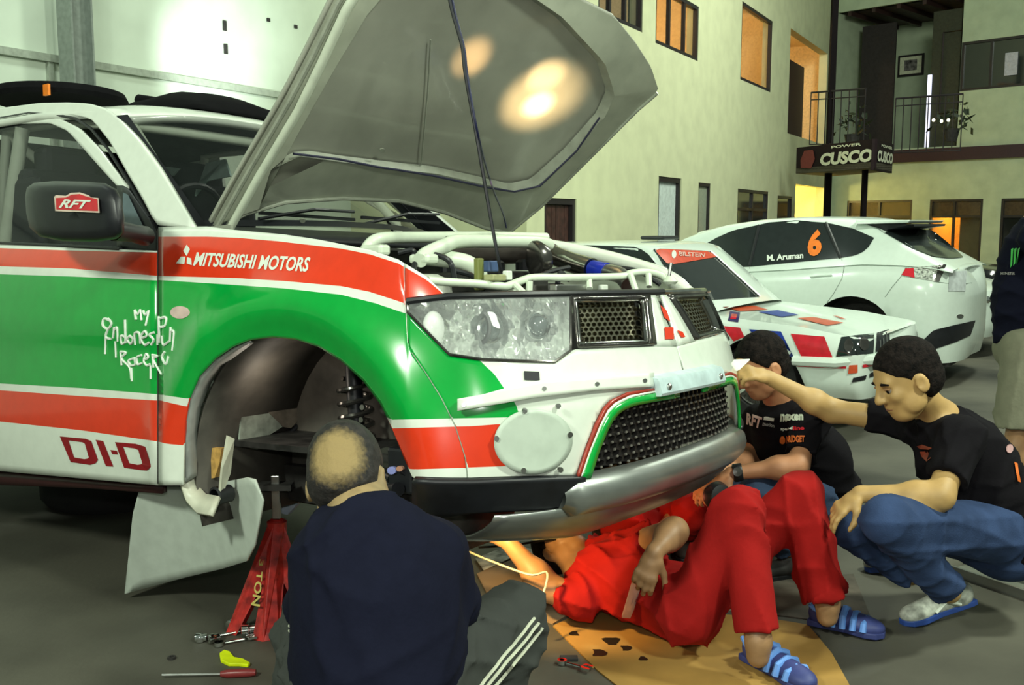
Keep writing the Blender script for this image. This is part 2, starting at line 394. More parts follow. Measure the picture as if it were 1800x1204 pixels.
polyline('panel_seam', S, seam[2:10], .0014, mat('seam_grey', (.30, .36, .28), .6), truck, .0005)
polyline('panel_seam', S, [(277.7, 402), (277.7, 850)], .0022, DARK, truck, -.001)
_q = np.array([(1142, 519), (1152.5, 518.5), (1190.5, 608), (1152, 608)], float); _P = [(1 - t) * ((1 - s) * _q[0] + s * _q[1]) + t * ((1 - s) * _q[3] + s * _q[2]) for t in np.linspace(0, 1, 9) for s in np.linspace(0, 1, 4)]
_V = S(_P, .004); _f = [(j * 4 + i, (j + 1) * 4 + i, (j + 1) * 4 + i + 1, j * 4 + i + 1) for j in range(8) for i in range(3)]
raw('nose_ridge', _V, _f, WHITE, truck, solid=.01); raw('nose_ridge', _V * np.array([1, -1, 1]), [f[::-1] for f in _f], WHITE, truck, solid=.01)
# ---- raised strip along the bumper's upper skin
bands('bumper_strip', S, lin(804, 1150, 34), [[(804, 701), (850, 693), (888, 682), (950, 668), (1150, 655)], [(804, 704), (888, 687), (950, 675), (1150, 662)], [(804, 722), (888, 708), (936, 699), (1050, 685), (1150, 679)]],
      [WHITE, WHITE], truck, off=.022, solid=.02, mirror=False, step=8)
for q in ((815, 712), (957, 683), (1050, 675), (1134, 669)): disc('bolt', S, q, 4, 4, STEEL, truck, .024, .005, 10)
# licence plate holder
pk = np.vstack([S([(1147, 663)], 0.0), S([(1147, 699)], 0), S([(1150, 663)], .0)])
mb = MB(); N_ = 9
vv = np.linspace(-.248, .248, N_)
def ufront(v, w):
    uf = .058 - .25 * max(0, w - .2) - .35 * max(0, w - .2) ** 2 - .8 * max(0, -.12 - w); q = min(.999, abs(v) / .88)
    return uf - .45 * (1 - (1 - q ** 2.6) ** (1 / 2.6))
rows = []
for w_, o_ in ((.258, 0.), (.25, .032), (.24, .036), (.205, .036), (.196, .03), (.194, -.01)):
    rows.append([(ufront(v, w_) + o_, v, w_) for v in vv])
V_ = [p for r in rows for p in r]; Fc = [(r * N_ + c, r * N_ + c + 1, (r + 1) * N_ + c + 1, (r + 1) * N_ + c) for r in range(5) for c in range(N_ - 1)]
mb.add(V_, Fc)
for c in (0, N_ - 1): mb.add([rows[r][c] for r in range(6)], [tuple(range(6))])
mb.build('plate_holder', mat('plate_blue_white', (.55, .68, .70), .3), truck, True)
for v in (-.2, .2): MB().lathe((ufront(v, .222) + .036, v, .222), (1, 0, 0), [(.011, 0), (.011, .005), (.007, .008), (0.0001, .008)], 10).build('bolt', STEEL, truck)
shape('intake_slot', [(921, 652), (948, 653), (949, 669), (922, 668)], S, BLACK, truck, .003)
# ---- round fog lamp cover
fogc = cdisc('fog_lamp_cover', S, (937, 776), 69, 57, mat('cover_grey_white', (.52, .60, .51), .45, var=.03), truck, .012, ang=-6)
for q in ((923, 722), (982, 714), (873, 771), (1003, 764), (921, 827), (986, 826)): disc('bolt', S, q, 4.5, 5, STEEL, truck, .018, .006, 10)
# ---- striped surround of the lower grille
def trim_band(name, a, b, m, o=.004):
    A = S(densify(a, 10), o); L = len(A)
    bb = np.array(densify(b, 10)); idx = np.linspace(0, len(bb) - 1, L); bb = np.stack([np.interp(idx, range(len(bb)), bb[:, k]) for k in (0, 1)], 1)
    B = S(bb, o); V = np.vstack([A, B]); F_ = [(i, i + 1, L + i + 1, L + i) for i in range(L - 1)]
    raw(name, V, F_, m, truck, True, None, .01); V2 = V.copy(); V2[:, 1] *= -1
    raw(name, V2, [tuple(reversed(f)) for f in F_], m, truck, True, None, .01)
t0 = [(1011, 840), (1028, 790), (1045, 745), (1060, 716), (1072, 703), (1100, 690), (1147, 683), (1190, 677)]
t1 = [(1016, 840), (1032, 792), (1050, 747), (1064, 720), (1076, 708), (1102, 696), (1147, 688), (1190, 682)]
t2 = [(1020, 840), (1036, 793), (1054, 750), (1068, 724), (1080, 712), (1104, 700), (1147, 691), (1190, 685)]
t3 = [(1035, 840), (1049, 795), (1064, 757), (1077, 733), (1089, 722), (1110, 713), (1147, 706), (1190, 699)]
trim_band('trim_stripe', t0, t1, mat('maroon_vinyl', (.35, .035, .02), .3)); trim_band('trim_stripe', t1, t2, WHITE); trim_band('grille_surround', t2, t3, GREEN, .006)
# ---- lower grille: wire mesh of small hexagons
def hexmesh(name, fn, nu, nv, m, parent, wire=.25, depth=.012, sub=1):
    """fn(s,t)->point,normal ; strips round every hexagonal hole"""
    mb = MB()
    for j in range(nv):
        for i in range(nu):
            cx = (i + .5 + (.5 if j % 2 else 0)) / (nu + .5); cy = (j + .5) / nv
            rx = .62 / (nu + .5); ry = .66 / nv; a = [math.pi / 6 + k * math.pi / 3 for k in range(6)]
            O1 = [fn(min(1, max(0, cx + rx * math.cos(q))), min(1, max(0, cy + ry * math.sin(q)))) for q in a]
            I1 = [fn(min(1, max(0, cx + rx * (1 - wire) * math.cos(q))), min(1, max(0, cy + ry * (1 - wire) * math.sin(q)))) for q in a]
            o_ = [p for p, n in O1]; i_ = [p for p, n in I1]; b_ = [p - n * depth for p, n in I1]
            f = [(k, (k + 1) % 6, 6 + (k + 1) % 6, 6 + k) for k in range(6)] + [(6 + k, 6 + (k + 1) % 6, 12 + (k + 1) % 6, 12 + k) for k in range(6)]
            mb.add(o_ + i_ + b_, f)
    return mb.build(name, m, parent)
def low_fn(s, t):
    w = .005 + t * .178; hw = .575 - .10 * t; v = -hw + 2 * hw * s
    return np.array([ufront(v, w) - .035, v, w]), np.array([1., 0, 0])
MESHM = mat('grille_wire', (.055, .05, .05), .3, metal=.7)
hexmesh('lower_grille', low_fn, 26, 8, MESHM, truck, .3, .018)
mb = MB()
for j in range(8):
    for i in range(26):
        p, n = low_fn((i + .5 + (.5 if j % 2 else 0)) / 26.5, (j + .0) / 8 + .01); mb.ball(p + n * .007, (.005, .0075, .0045), 6)
mb.build('grille_pips', mat('grille_pip', (.30, .28, .25), .3, metal=.5), truck, True)['kind'] = 'stuff'
mb = MB(); mb.hexa([(-.09, -.60, -.03), (-.09, .60, -.03), (-.09, .5, .2), (-.09, -.5, .2)], [(-.11, -.60, -.03), (-.11, .60, -.03), (-.11, .5, .2), (-.11, -.5, .2)]); mb.build('grille_backing', DARK, truck)
# ---- silver lower bar and skid plate
vs = np.linspace(-.64, .66, 40); V_ = []; K = 12
for v in vs:
    e = min(1., (v + .64) / .03 + .55, (.66 - v) / .06 + .3)
    for k in range(K):
        a = 2 * math.pi * k / K; V_.append((ufront(v, 0) - .018 + .055 * math.cos(a) * e, v, -.057 + .060 * math.sin(a) * e))
Fc = [(i * K + k, i * K + (k + 1) % K, (i + 1) * K + (k + 1) % K, (i + 1) * K + k) for i in range(len(vs) - 1) for k in range(K)] + [tuple(range(K)), tuple((len(vs) - 1) * K + k for k in range(K))]
raw('bumper_bar', V_, Fc, SILVER, truck)
vs = np.linspace(-.80, .66, 44); prof = [(.0, -.085), (-.01, -.115), (-.035, -.15), (-.075, -.185), (-.13, -.205), (-.135, -.212), (-.22, -.22), (-.34, -.225)]
V_ = []
for v in vs:
    k = 1 - .35 * max(0, (abs(v) - .45) / .35)
    for du, w in prof: V_.append((ufront(min(.82, abs(v)), 0) - .01 + du * (1 + .25 * (1 - k)), v, -.085 + (w + .085) * k))
n = len(prof); raw('skid_plate', V_, [(i * n + k, (i + 1) * n + k, (i + 1) * n + k + 1, i * n + k + 1) for i in range(len(vs) - 1) for k in range(n - 1)], SILVER, truck, solid=.006)
V_ = [(ufront(min(.82, abs(v)), 0) - .155, v, -.085 + (-.215 + .085) * (1 - .35 * max(0, (abs(v) - .45) / .35))) for v in vs]
MB().tube(V_, .006, 6).build('skid_plate_lip', CHROME, truck, True)
bands('lower_valance', S, lin(724, 1030, 30), [[(720, 846), (830, 847), (1030, 840)], [(720, 852), (830, 853), (1030, 846)], [(720, 880), (745, 893), (830, 897), (960, 893), (1000, 884), (1030, 846)], [(720, 900), (745, 915), (830, 903), (960, 897), (1000, 888), (1030, 847)]],
      [BLACK, BLACK, BLACK], truck, off=lambda P: .02 - .0006 * (P[:, 1] - 846), solid=.02, mirror=True)
# ---- headlamps
HL = [(716, 533), (735, 527), (788, 524), (900, 521), (1001, 519), (1008, 560), (1015, 612), (1003, 616), (975, 636), (850, 632), (790, 623), (762, 596)]
hl_top = [(716, 534), (735, 527), (788, 524.5), (900, 521), (1003, 519)]; hlb = [(716, 549), (790, 623), (850, 632), (975, 636), (1003, 616)]
for sgn in (1, -1):
    hl = raw('headlamp', [(0, 0, 0)] * 3, [], CHROME, truck); hl['label'] = 'clear headlamp with faceted chrome bowl' 
    flip = lambda V: V * np.array([1, sgn, 1])
    xs = np.array(lin(717, 1003, 40)); tp = C_(hl_top)(xs); bt = C_(hlb)(xs)
    # faceted reflector
    rng = np.random.RandomState(3); nr = 10; P = []; off = []
    lampc = [((862, 578), 38), ((945, 572), 36), ((757, 572), 24)]
    for r in range(nr + 1):
        for i, x in enumerate(xs):
            y = tp[i] + (bt[i] - tp[i]) * r / nr; P.append((x, y))
            e = min(r, nr - r, 2) / 2 * min(i, len(xs) - 1 - i, 2) / 2; d = -.012 - .05 * e + rng.uniform(-.017, .017) * (e > 0)
            for (cx, cy), R in lampc:
                q = math.hypot(x - cx, (y - cy) * 1.0) / R
                if q < 1: d = -.05 - .045 * (1 - q * q)
            off.append(d)
    V = flip(S(P, np.array(off))); nx = len(xs); f = [(r * nx + c, (r + 1) * nx + c, (r + 1) * nx + c + 1, r * nx + c + 1) for r in range(nr) for c in range(nx - 1)]
    raw('reflector', V, f, mat('reflector_silver', (.93, .96, .92), .10, metal=.8, var=.02), hl, False)
    V = flip(S([p for p in zip(xs, tp)] + [p for p in zip(xs, bt)] , .004)); 
    rows = [flip(S([(x, tp[i] + (bt[i] - tp[i]) * k / 6) for i, x in enumerate(xs)], .003)) for k in range(7)]
    raw('lens', np.vstack(rows), [(k * nx + c, (k + 1) * nx + c, (k + 1) * nx + c + 1, k * nx + c + 1) for k in range(6) for c in range(nx - 1)], LENS, hl)
    for (cx, cy), R in lampc[:2]:
        q = np.linspace(0, 2 * math.pi, 28, endpoint=False); A = S(np.stack([cx + R * .52 * np.cos(q), cy + R * .62 * np.sin(q)], 1), -.045)
        MB().tube(np.vstack([flip(A), flip(A)[:1]]), .006, 6).build('projector_ring', CHROME, hl, True)
        B = flip(S([(cx, cy)], -.07))[0]; MB().ball(B, .03, 16).build('projector_lens', mat('projector_glass', (.08, .10, .10), .03, spec=.9), hl, True)
    q = np.linspace(-1.3, 1.5, 16); A = flip(S(np.stack([846 + 14 * np.cos(q), 576 + 26 * np.sin(q)], 1), -.02)); MB().tube(A, .007, 6).build('projector_shroud', BLACK, hl, True)
    A = flip(S([(762, 577)], -.035))[0]; MB().ball(A, (.03, .035, .05), 16).build('indicator_bowl', mat('bowl_highlight', (.9, .93, .88), .15), hl, True)  # bowl coloured white to give the bright highlight at the lamp's outer end
    E_ = flip(S(densify([(1003, 519), (900, 521), (788, 524.5), (735, 527), (716, 535), (717, 549), (790, 623), (850, 632), (975, 636), (1003, 616), (1003, 519)], 12), .002))
    MB().tube(E_, .0045, 6).build('lamp_surround', SMOKE, hl, True)
    # ---- upper grille insert
    gr = raw('grille_frame', [(0, 0, 0)] * 3, [], SMOKE, truck)
    outer = [(1004, 521), (1142, 518), (1153, 606), (1015, 611)]; inner = [(1016, 534), (1120, 531), (1124, 596), (1022, 600)]
    def ringband(a, b, oa, ob, nm, m, par):
        A = flip(S(densify(a + a[:1], 12), oa)); bb = densify(b + b[:1], 12); t_ = np.linspace(0, 1, len(A))
        def per(poly, n):
            poly = poly + poly[:1]; out = []
            for k in range(4): out += [(poly[k][0] + (poly[k + 1][0] - poly[k][0]) * j / n, poly[k][1] + (poly[k + 1][1] - poly[k][1]) * j / n) for j in range(n)]
            return out
        A = flip(S(per(a, 10), oa)); B = flip(S(per(b, 10), ob)); L = len(A)
        return raw(nm, np.vstack([A, B]), [(i, (i + 1) % L, L + (i + 1) % L, L + i) for i in range(L)], m, par, True, None, .004)
    mid = [(1010, 527), (1132, 525), (1140, 602), (1018, 606)]
    ringband(outer, mid, .004, .010, 'outer_rim', SMOKE, gr); ringband(mid, inner, .010, -.03, 'inner_rim', mat('grille_chrome', (.45, .45, .42), .15, metal=1), gr)
    def up_fn(s, t, inner=inner):
        q = [(1 - t) * ((1 - s) * np.array(inner[0]) + s * np.array(inner[1])) + t * ((1 - s) * np.array(inner[3]) + s * np.array(inner[2]))]
        k = (round(s, 4), round(t, 4))
        return k
    # evaluate the surface once for the whole mesh
    pts = []; fn = lambda s, t: (pts.append((s, t)), (np.zeros(3), np.zeros(3)))[1]
    ni, nj = 10, 8
    gs = np.linspace(0, 1, 25); gt = np.linspace(0, 1, 13); q_ = []
    for t in gt:
        for s in gs: q_.append((1 - t) * ((1 - s) * np.array(inner[0]) + s * np.array(inner[1])) + t * ((1 - s) * np.array(inner[3]) + s * np.array(inner[2])))
    G = flip(S(q_, -.03)).reshape(13, 25, 3)
    def up(s, t):
        a = s * 24; b = t * 12; i = min(23, int(a)); j = min(11, int(b)); a -= i; b -= j
        return (1 - b) * ((1 - a) * G[j, i] + a * G[j, i + 1]) + b * ((1 - a) * G[j + 1, i] + a * G[j + 1, i + 1]), np.array([1., 0, 0])
    hexmesh('mesh_insert', up, ni, nj, mat('grille_gold', (.50, .46, .34), .22, metal=1), gr, .30, .014)
    bk = flip(S([inner[0], inner[1], inner[2], inner[3]], -.07)); raw('mesh_backing', bk, [(0, 1, 2, 3)], DARK, gr, False)
# white nose ridge between the grilles: covered by the bumper skin up to y=519
for pts in ([(1161, 536), (1172, 546), (1179, 566), (1168, 558)], [(1168, 575), (1184, 575), (1185, 596), (1170, 596)], [(1190, 580), (1200, 583), (1205, 592), (1198, 593)]):
    shape('emblem_diamond', pts, S, RED, truck, .009)
MB().tube(S(densify([(716, 530), (788, 521.5), (900, 518), (1003, 516), (1150, 514), (1165, 513)], 15), .0), .011, 8).build('bonnet_seal', BLACK, truck, True)
A = S(densify([(1003, 516), (1150, 514), (1165, 513)], 15), .0) * np.array([1, -1, 1]); MB().tube(A, .010, 8).build('bonnet_seal', CHROME, truck, True)
# ---- lettering on the flank
lettering('MITSUBISHI MOTORS', [(342, 443), (546, 452), (543, 478), (339, 467)], S, WHITE, truck, shear=.25, bold=.028)
for c in ([(328, 430), (334, 438), (328, 450), (322, 441)], [(318, 451), (326, 451), (324, 464), (309, 463)], [(329, 452), (336, 454), (337, 466), (328, 463)]):
    shape('emblem_diamond', c, S, WHITE, truck)
MARO = mat('maroon_letter', (.28, .006, .012), .35)
# D I - D as shapes
def ringshape(outer, inner, nm='lettering'):
    A = S(np.array(outer, float), .0025); B = S(np.array(inner, float), .0025); L = len(A)
    raw(nm, np.vstack([A, B]), [(i, (i + 1) % L, L + (i + 1) % L, L + i) for i in range(L)], MARO, truck, False)
ringshape([(105, 767), (150, 771), (160, 775), (172, 808), (168, 814), (158, 817), (124, 812)], [(120, 774), (144, 777), (149, 780), (156, 804), (154, 806), (148, 807), (130, 804)])
shape('lettering', [(168, 773), (181, 775), (199, 820), (186, 819)], S, MARO, truck); shape('lettering', [(194, 791), (205, 792), (207, 799), (197, 798)], S, MARO, truck)
ringshape([(202, 777), (238, 780), (255, 785), (266, 820), (258, 827), (246, 826), (218, 822)], [(216, 785), (236, 788), (243, 791), (250, 814), (248, 816), (242, 817), (227, 814)])
WL = mat('graffiti_white', (.82, .88, .80), .5)
def stroke(*p, r=.0045):
    P = np.array(bez(p, 5)); V = S(P, .002); MB().tube(V, r, 5).build('lettering', WL, truck, True)
graf = [ [(237, 545), (239, 562)], [(237, 545), (242, 552), (247, 545), (249, 563)], [(252, 546), (255, 553), (262, 546)], [(262, 546), (256, 572)],
 [(192, 563), (183, 560), (181, 572), (190, 578), (196, 568), (190, 560)], [(190, 578), (186, 592), (196, 596)], [(199, 594), (201, 575)], [(201, 580), (206, 576), (207, 600)],
 [(220, 562), (221, 603)], [(220, 592), (213, 590), (214, 604), (221, 600)], [(228, 590), (224, 597), (230, 604), (234, 596), (228, 590)], [(238, 606), (237, 586), (245, 586), (247, 604)],
 [(250, 594), (258, 590), (255, 582), (248, 592), (254, 606), (262, 602)], [(271, 584), (263, 588), (270, 597), (266, 606)], [(277, 588), (277, 606)], [(279, 556), (280, 602)], [(280, 560), (292, 558), (290, 572), (282, 575)], [(285, 590), (287, 606), (297, 600)], [(300, 575), (299, 600)], [(301, 582), (306, 584), (303, 616)],
 [(212, 618), (214, 642)], [(212, 618), (222, 620), (214, 630), (228, 646), (231, 666)], [(234, 630), (226, 634), (230, 642), (238, 640), (236, 628)], [(249, 624), (241, 628), (242, 640), (250, 638)],
 [(254, 632), (261, 628), (257, 622), (253, 634), (258, 642), (264, 640)], [(268, 622), (270, 646)], [(268, 624), (277, 626), (270, 632), (284, 658)], [(290, 618), (285, 628), (292, 640), (296, 626)], [(186, 592), (185, 622)], [(203, 600), (204, 628)], [(231, 646), (232, 670)], [(265, 642), (265, 666)]]
for g in graf: stroke(*g)
# indicator
ind = disc('indicator_lamp', S, (316, 549), 17, 11, mat('indicator_lens', (.75, .55, .50), .15, alpha=.95, coat=.5), truck, .002, .012, 20)
# ---------------------------------------------------------------- raised bonnet
nearP = [(-1.39, .768), (-1.212, .958), (-1.012, 1.159), (-.787, 1.425), (-.70, 1.545)]
farP = [(-1.138, .787), (-.968, .899), (-.82, 1.011), (-.651, 1.14), (-.489, 1.263), (-.393, 1.321)]
def arc(p, t):
    p = np.array(p, float); d = np.r_[0, np.cumsum(np.linalg.norm(np.diff(p, axis=0), axis=1))]
    x = t * (1.02 if len(p) == 5 else .96); e = np.array([np.interp(x, d, p[:, k]) for k in (0, 1)])
    if x > d[-1]: e = p[-1] + (p[-1] - p[-2]) / np.linalg.norm(p[-1] - p[-2]) * (x - d[-1])
    if x < 0: e = p[0] + (p[1] - p[0]) / np.linalg.norm(p[1] - p[0]) * x
    return e
def hood_pt(s, t):
    a, b = arc(nearP, t), arc(farP, t); m = (1 - s) * a + s * b; bulge = .05 * (4 * s * (1 - s))
    return np.array([m[0] - bulge * .6, -.72 + 1.44 * s, m[1] + bulge * .8])
hs, ht = np.linspace(-.15, 1.15, 40), np.linspace(-.35, 1.7, 50)
HG = np.array([[hood_pt(a, b) for a in hs] for b in ht]); _v = HG.reshape(-1, 3)
tmpo = raw('tmp', _v, [(j * 40 + i, j * 40 + i + 1, (j + 1) * 40 + i + 1, (j + 1) * 40 + i) for j in range(49) for i in range(39)], WHITE)
HS = caster([tmpo], T); bpy.data.objects.remove(tmpo)
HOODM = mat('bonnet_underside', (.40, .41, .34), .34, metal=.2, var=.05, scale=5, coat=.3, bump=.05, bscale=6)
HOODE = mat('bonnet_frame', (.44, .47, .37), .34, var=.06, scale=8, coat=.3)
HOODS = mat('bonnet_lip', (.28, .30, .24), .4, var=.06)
htop = [(372, 395), (400, 343), (430, 290), (465, 230), (500, 170), (540, 92), (585, 0), (620, -62), (680, -110), (780, -130), (900, -80), (1020, 0), (1080, 30), (1120, 80), (1145, 120), (1158, 160)]
hbotc = [(372, 396), (405, 386), (430, 372), (500, 352), (600, 345), (700, 350), (780, 370), (850, 398), (894, 408), (950, 360), (1000, 310), (1060, 250), (1120, 190), (1158, 161)]
xs = sorted(set(lin(373, 1157, 46) + [894, 600, 1145, 1120, 1080]))
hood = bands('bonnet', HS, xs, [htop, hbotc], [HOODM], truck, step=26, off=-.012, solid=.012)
hood['label'] = 'raised bonnet, grey on its underside'
def inset(poly, d):   # polygon of pixels shrunk inward
    c = np.mean(poly, 0); return poly + (c - poly) * d
outline = np.array(densify([p for p in htop] + hbotc[::-1][1:], 30))
innero = np.array(densify([(450, 360), (470, 318), (520, 225), (585, 110), (640, 20), (700, -50), (790, -75), (890, -40), (985, 25), (1060, 105), (1078, 160), (1060, 200), (1000, 268), (940, 322), (900, 330), (850, 318), (760, 298), (700, 292), (600, 280), (520, 268), (470, 292), (450, 360)], 30))
def rim(name, A, B, oa, ob, m):
    n = 120
    def rs(P):
        P = np.vstack([P, P[:1]]); d = np.r_[0, np.cumsum(np.linalg.norm(np.diff(P, axis=0), axis=1))]; t = np.linspace(0, d[-1], n, endpoint=False)
        return np.stack([np.interp(t, d, P[:, k]) for k in (0, 1)], 1)
    A, B = rs(A), rs(B)
    # match by nearest angle about the centre
    c = B.mean(0); B2 = []
    for p in A:
        k = np.argmin(((B - p) ** 2).sum(1)); B2.append(B[k])
    a3, b3 = HS(A, oa), HS(np.array(B2), ob)
    raw(name, np.vstack([a3, b3]), [(i, (i + 1) % n, n + (i + 1) % n, n + i) for i in range(n)], m, hood)
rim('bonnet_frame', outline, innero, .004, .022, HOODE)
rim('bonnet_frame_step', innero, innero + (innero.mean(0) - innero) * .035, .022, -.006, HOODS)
# near edge roll: grey lip and paler rolled rail
e1 = [(380, 397), (437, 296), (507, 176), (548, 98), (592, 6), (625, -50)]
e2 = [(398, 396), (452, 300), (520, 186), (560, 105), (603, 12), (640, -45)]
MB().tube(HS(densify(e1, 14), .006), .010, 8).build('bonnet_lip', HOODS, hood, True)
MB().tube(HS(densify(e2, 14), .018), .017, 10).build('bonnet_rail', mat('rail_paint', (.55, .60, .48), .35, var=.03), hood, True)
e3 = [(894, 408), (950, 362), (1000, 312), (1060, 252), (1120, 192), (1155, 162)]
MB().tube(HS(densify(e3, 14), .006), .007, 8).build('bonnet_lip', HOODS, hood, True)
e4 = [(405, 386), (430, 373), (500, 353), (600, 346), (700, 351), (780, 371), (850, 398), (890, 407)]
MB().tube(HS(densify(e4, 14), .008), .008, 8).build('bonnet_lip', HOODS, hood, True)
MB().tube(HS(densify([(757, 70), (752, 160), (740, 290)], 20), .0), .003, 6).build('bonnet_crease', HOODS, hood, True)
MB().tube(HS(densify([(510, 262), (590, 272), (660, 286), (700, 292), (760, 302), (850, 322), (900, 330), (945, 320), (1010, 258), (1050, 200)], 14), .024), .0045, 6).build('rubber_seal', mat('blue_black_rubber', (.02, .02, .05), .5), hood, True)
shape('bonnet_slot', [(1090, 155), (1094, 149), (1104, 146), (1102, 152)], HS, BLACK, hood, .012)
for q in ((1098, 172), (670, 262), (530, 385)): disc('clip', HS, q, 5, 4, HOODS, hood, .01, .004, 10)
# hinges
for v, u, w in ((-.70, -1.37, .74), (.70, -1.12, .755)): MB().box((u, v, w), (.12, .012, .05)).build('bonnet_hinge', HOODS, truck)
# ---------------------------------------------------------------- cab
def g_cab(P): return np.abs(P[:, 1]) - (.80 - .30 * (P[:, 2] - .70))
G = implicit(g_cab, T)
# outer white pillar and roof rail
bands('a_pillar', G, lin(-70, 340, 40), [[(-70, 196), (0, 190), (70, 181), (120, 180), (157, 182), (186, 190), (209, 208), (240, 240), (275, 287), (310, 345), (340, 397)],
      [(-70, 215), (0, 209), (52, 200), (105, 200), (129, 202), (150, 206), (164, 212), (195, 252), (223, 303), (250, 348), (274, 395), (340, 399)]], [WHITE], truck, mirror=True, solid=.02, step=10, inner=BLACK)
bands('door_frame', G, lin(-70, 222, 34), [[(-70, 216), (0, 210), (52, 202), (105, 208), (140, 225), (174, 260), (222, 325)], [(-70, 222), (0, 217), (87, 216), (119, 230), (150, 265), (181, 300), (212, 334), (222, 340)]],
      [WHITE], truck, mirror=True, off=-.006, solid=.015, step=8)
MB().tube(G(densify([(-70, 213), (0, 208), (52, 199), (105, 203), (132, 208), (160, 226), (190, 262), (225, 318), (262, 382)], 12), -.004), .006, 6).build('door_seal', BLACK, truck, True)
for sg in (1, -1):
    A = G(densify([(-70, 213), (0, 208), (52, 199)], 12), -.004)
bands('mirror_corner', G, lin(205, 284, 8), [[(205, 326), (222, 326), (262, 384), (284, 436)], [(205, 438), (215, 438), (284, 442)]], [BLACK], truck, off=.004, solid=.012, mirror=True)
bands('mirror_corner_reflection', G, lin(216, 252, 5), [[(216, 338), (224, 340), (252, 398)], [(216, 404), (252, 408)]], [mat('reflection_grey_blue', (.10, .14, .16), .15)], truck, off=.010)  # grey-blue patch, a reflection on the black mirror corner put into colour
bands('side_window', G, lin(-70, 215, 18), [[(-70, 220), (0, 215), (87, 216), (119, 230), (150, 265), (181, 300), (215, 338)], [(-70, 428), (215, 440)]], [GLASS], truck, off=-.012, mirror=True)
MB().tube(S([(-70, 427), (0, 428), (100, 432), (212, 438)], -.004), .008, 8).build('window_sill_rubber', BLACK, truck, True)
# windscreen + roof
def ws(s, t):   # s -1..1 across, t 0 bottom .. 1 top
    b = np.array([-1.30 - .24 * abs(s) ** 2.2, .70 * s, .765 + .012 * (1 - s * s)]); a = np.array([-1.97 - .06 * s * s, .645 * s, 1.268 - .05 * abs(s) ** 2.5])
    return b * (1 - t) + a * t
mb = MB(); n = 17
mb.add([ws(s, t) for t in np.linspace(0, 1, 8) for s in np.linspace(-1, 1, n)], [(j * n + i, j * n + i + 1, (j + 1) * n + i + 1, (j + 1) * n + i) for j in range(7) for i in range(n - 1)])
raw('windscreen', mb.v, mb.f, mat('windscreen_glass', (.015, .02, .018), .03, alpha=.38, spec=.9), truck)
raw('windscreen_band', [ws(s, t) + np.array([.004, 0, .004]) for t in (0, .05) for s in np.linspace(-1, 1, n)], [(i, i + 1, n + i + 1, n + i) for i in range(n - 1)], BLACK, truck)
for sg in (-1, 1):
    raw('windscreen_edge', [ws(sg * s, t) + np.array([.005, 0, .005]) for t in np.linspace(0, 1, 10) for s in (.93, 1.0)], [(2 * i, 2 * i + 1, 2 * i + 3, 2 * i + 2) for i in range(9)], BLACK, truck)
us = [-1.965, -2.0, -2.08, -2.25, -2.6, -3.0, -3.4]; wz = [1.262, 1.285, 1.312, 1.345, 1.372, 1.38, 1.365]
rv = np.linspace(-1, 1, 15); V_ = []
for u, w in zip(us, wz):
    for s in rv: V_.append((u - (.055 * s * s if u > -2.3 else 0), .645 * s * (1 - .02), w - .075 * abs(s) ** 3 * (1 if u < -2.1 else .75)))
raw('roof', V_, [(j * 15 + i, j * 15 + i + 1, (j + 1) * 15 + i + 1, (j + 1) * 15 + i) for j in range(len(us) - 1) for i in range(14)], WHITE, truck, solid=.03, inner=DARK)
# wipers
for (a, b) in (((-1.40, -.50, .80), (-1.46, .06, .86)), ((-1.36, .0, .80), (-1.38, .52, .87))):
    mb = MB(); mb.tube([a, tuple((np.array(a) + np.array(b)) / 2 + np.array([.03, 0, .02])), b], .007, 6); mb.box(tuple((np.array(a) + np.array(b)) / 2 + np.array([-.0, 0, -.005])), (.012, .5, .012)); mb.build('wiper', BLACK, truck)
raw('scuttle_panel', [(-1.42 - .1 * abs(s), .74 * s, .755) for s in np.linspace(-1, 1, 9)] + [(-1.20, .74 * s, .70) for s in np.linspace(-1, 1, 9)], [(i, i + 1, 10 + i, 9 + i) for i in range(8)], BLACK, truck, solid=.02)
# roof scoop and vents
def cp(px, py, d): return T.dep(px, py, d)
mb = MB(); c = T.onv(105, 170, -.18); R_ = np.eye(3)
mb.lathe(c + np.array([0, 0, -.035]), (0, 0, 1), [(.30, 0), (.315, .02), (.30, .05), (.24, .062), (.0001, .066)], 32); CAPB = mat('matt_black', (.007, .007, .008), .95, spec=.08); vent = mb.build('roof_cap', CAPB, truck, True); vent['label'] = 'round black cap on the cab roof'
q_ = T.onv(82, 158, -.40); MB().box(q_, (.04, .012, .05)).build('orange_tab', mat('orange_plastic', (.9, .22, .0), .4), vent)
mb = MB(); a = T.onv(245, 176, -.0); b_ = T.onv(330, 183, -.0); mb.tube([a, (a + b_) / 2 + np.array([0, 0, .0]), b_], [.028, .020, .014], 10); mb.build('roof_scoop_arm', CAPB, truck, True)
prof = [(-.02, .0), (-.10, .05), (-.22, .085), (-.36, .095), (-.55, .06), (-.62, .0)]
base = T.onv(455, 212, .12); V_ = []
for du, h in prof:
    for s in np.linspace(-1, 1, 11): V_.append((base[0] + du - .02, base[1] + .30 * s, base[2] + .0 - du * .10 + h * (1 - abs(s) ** 3) + .004 + .03))
raw('roof_scoop', V_, [(j * 11 + i, j * 11 + i + 1, (j + 1) * 11 + i + 1, (j + 1) * 11 + i) for j in range(len(prof) - 1) for i in range(10)], CAPB, truck, solid=.02)
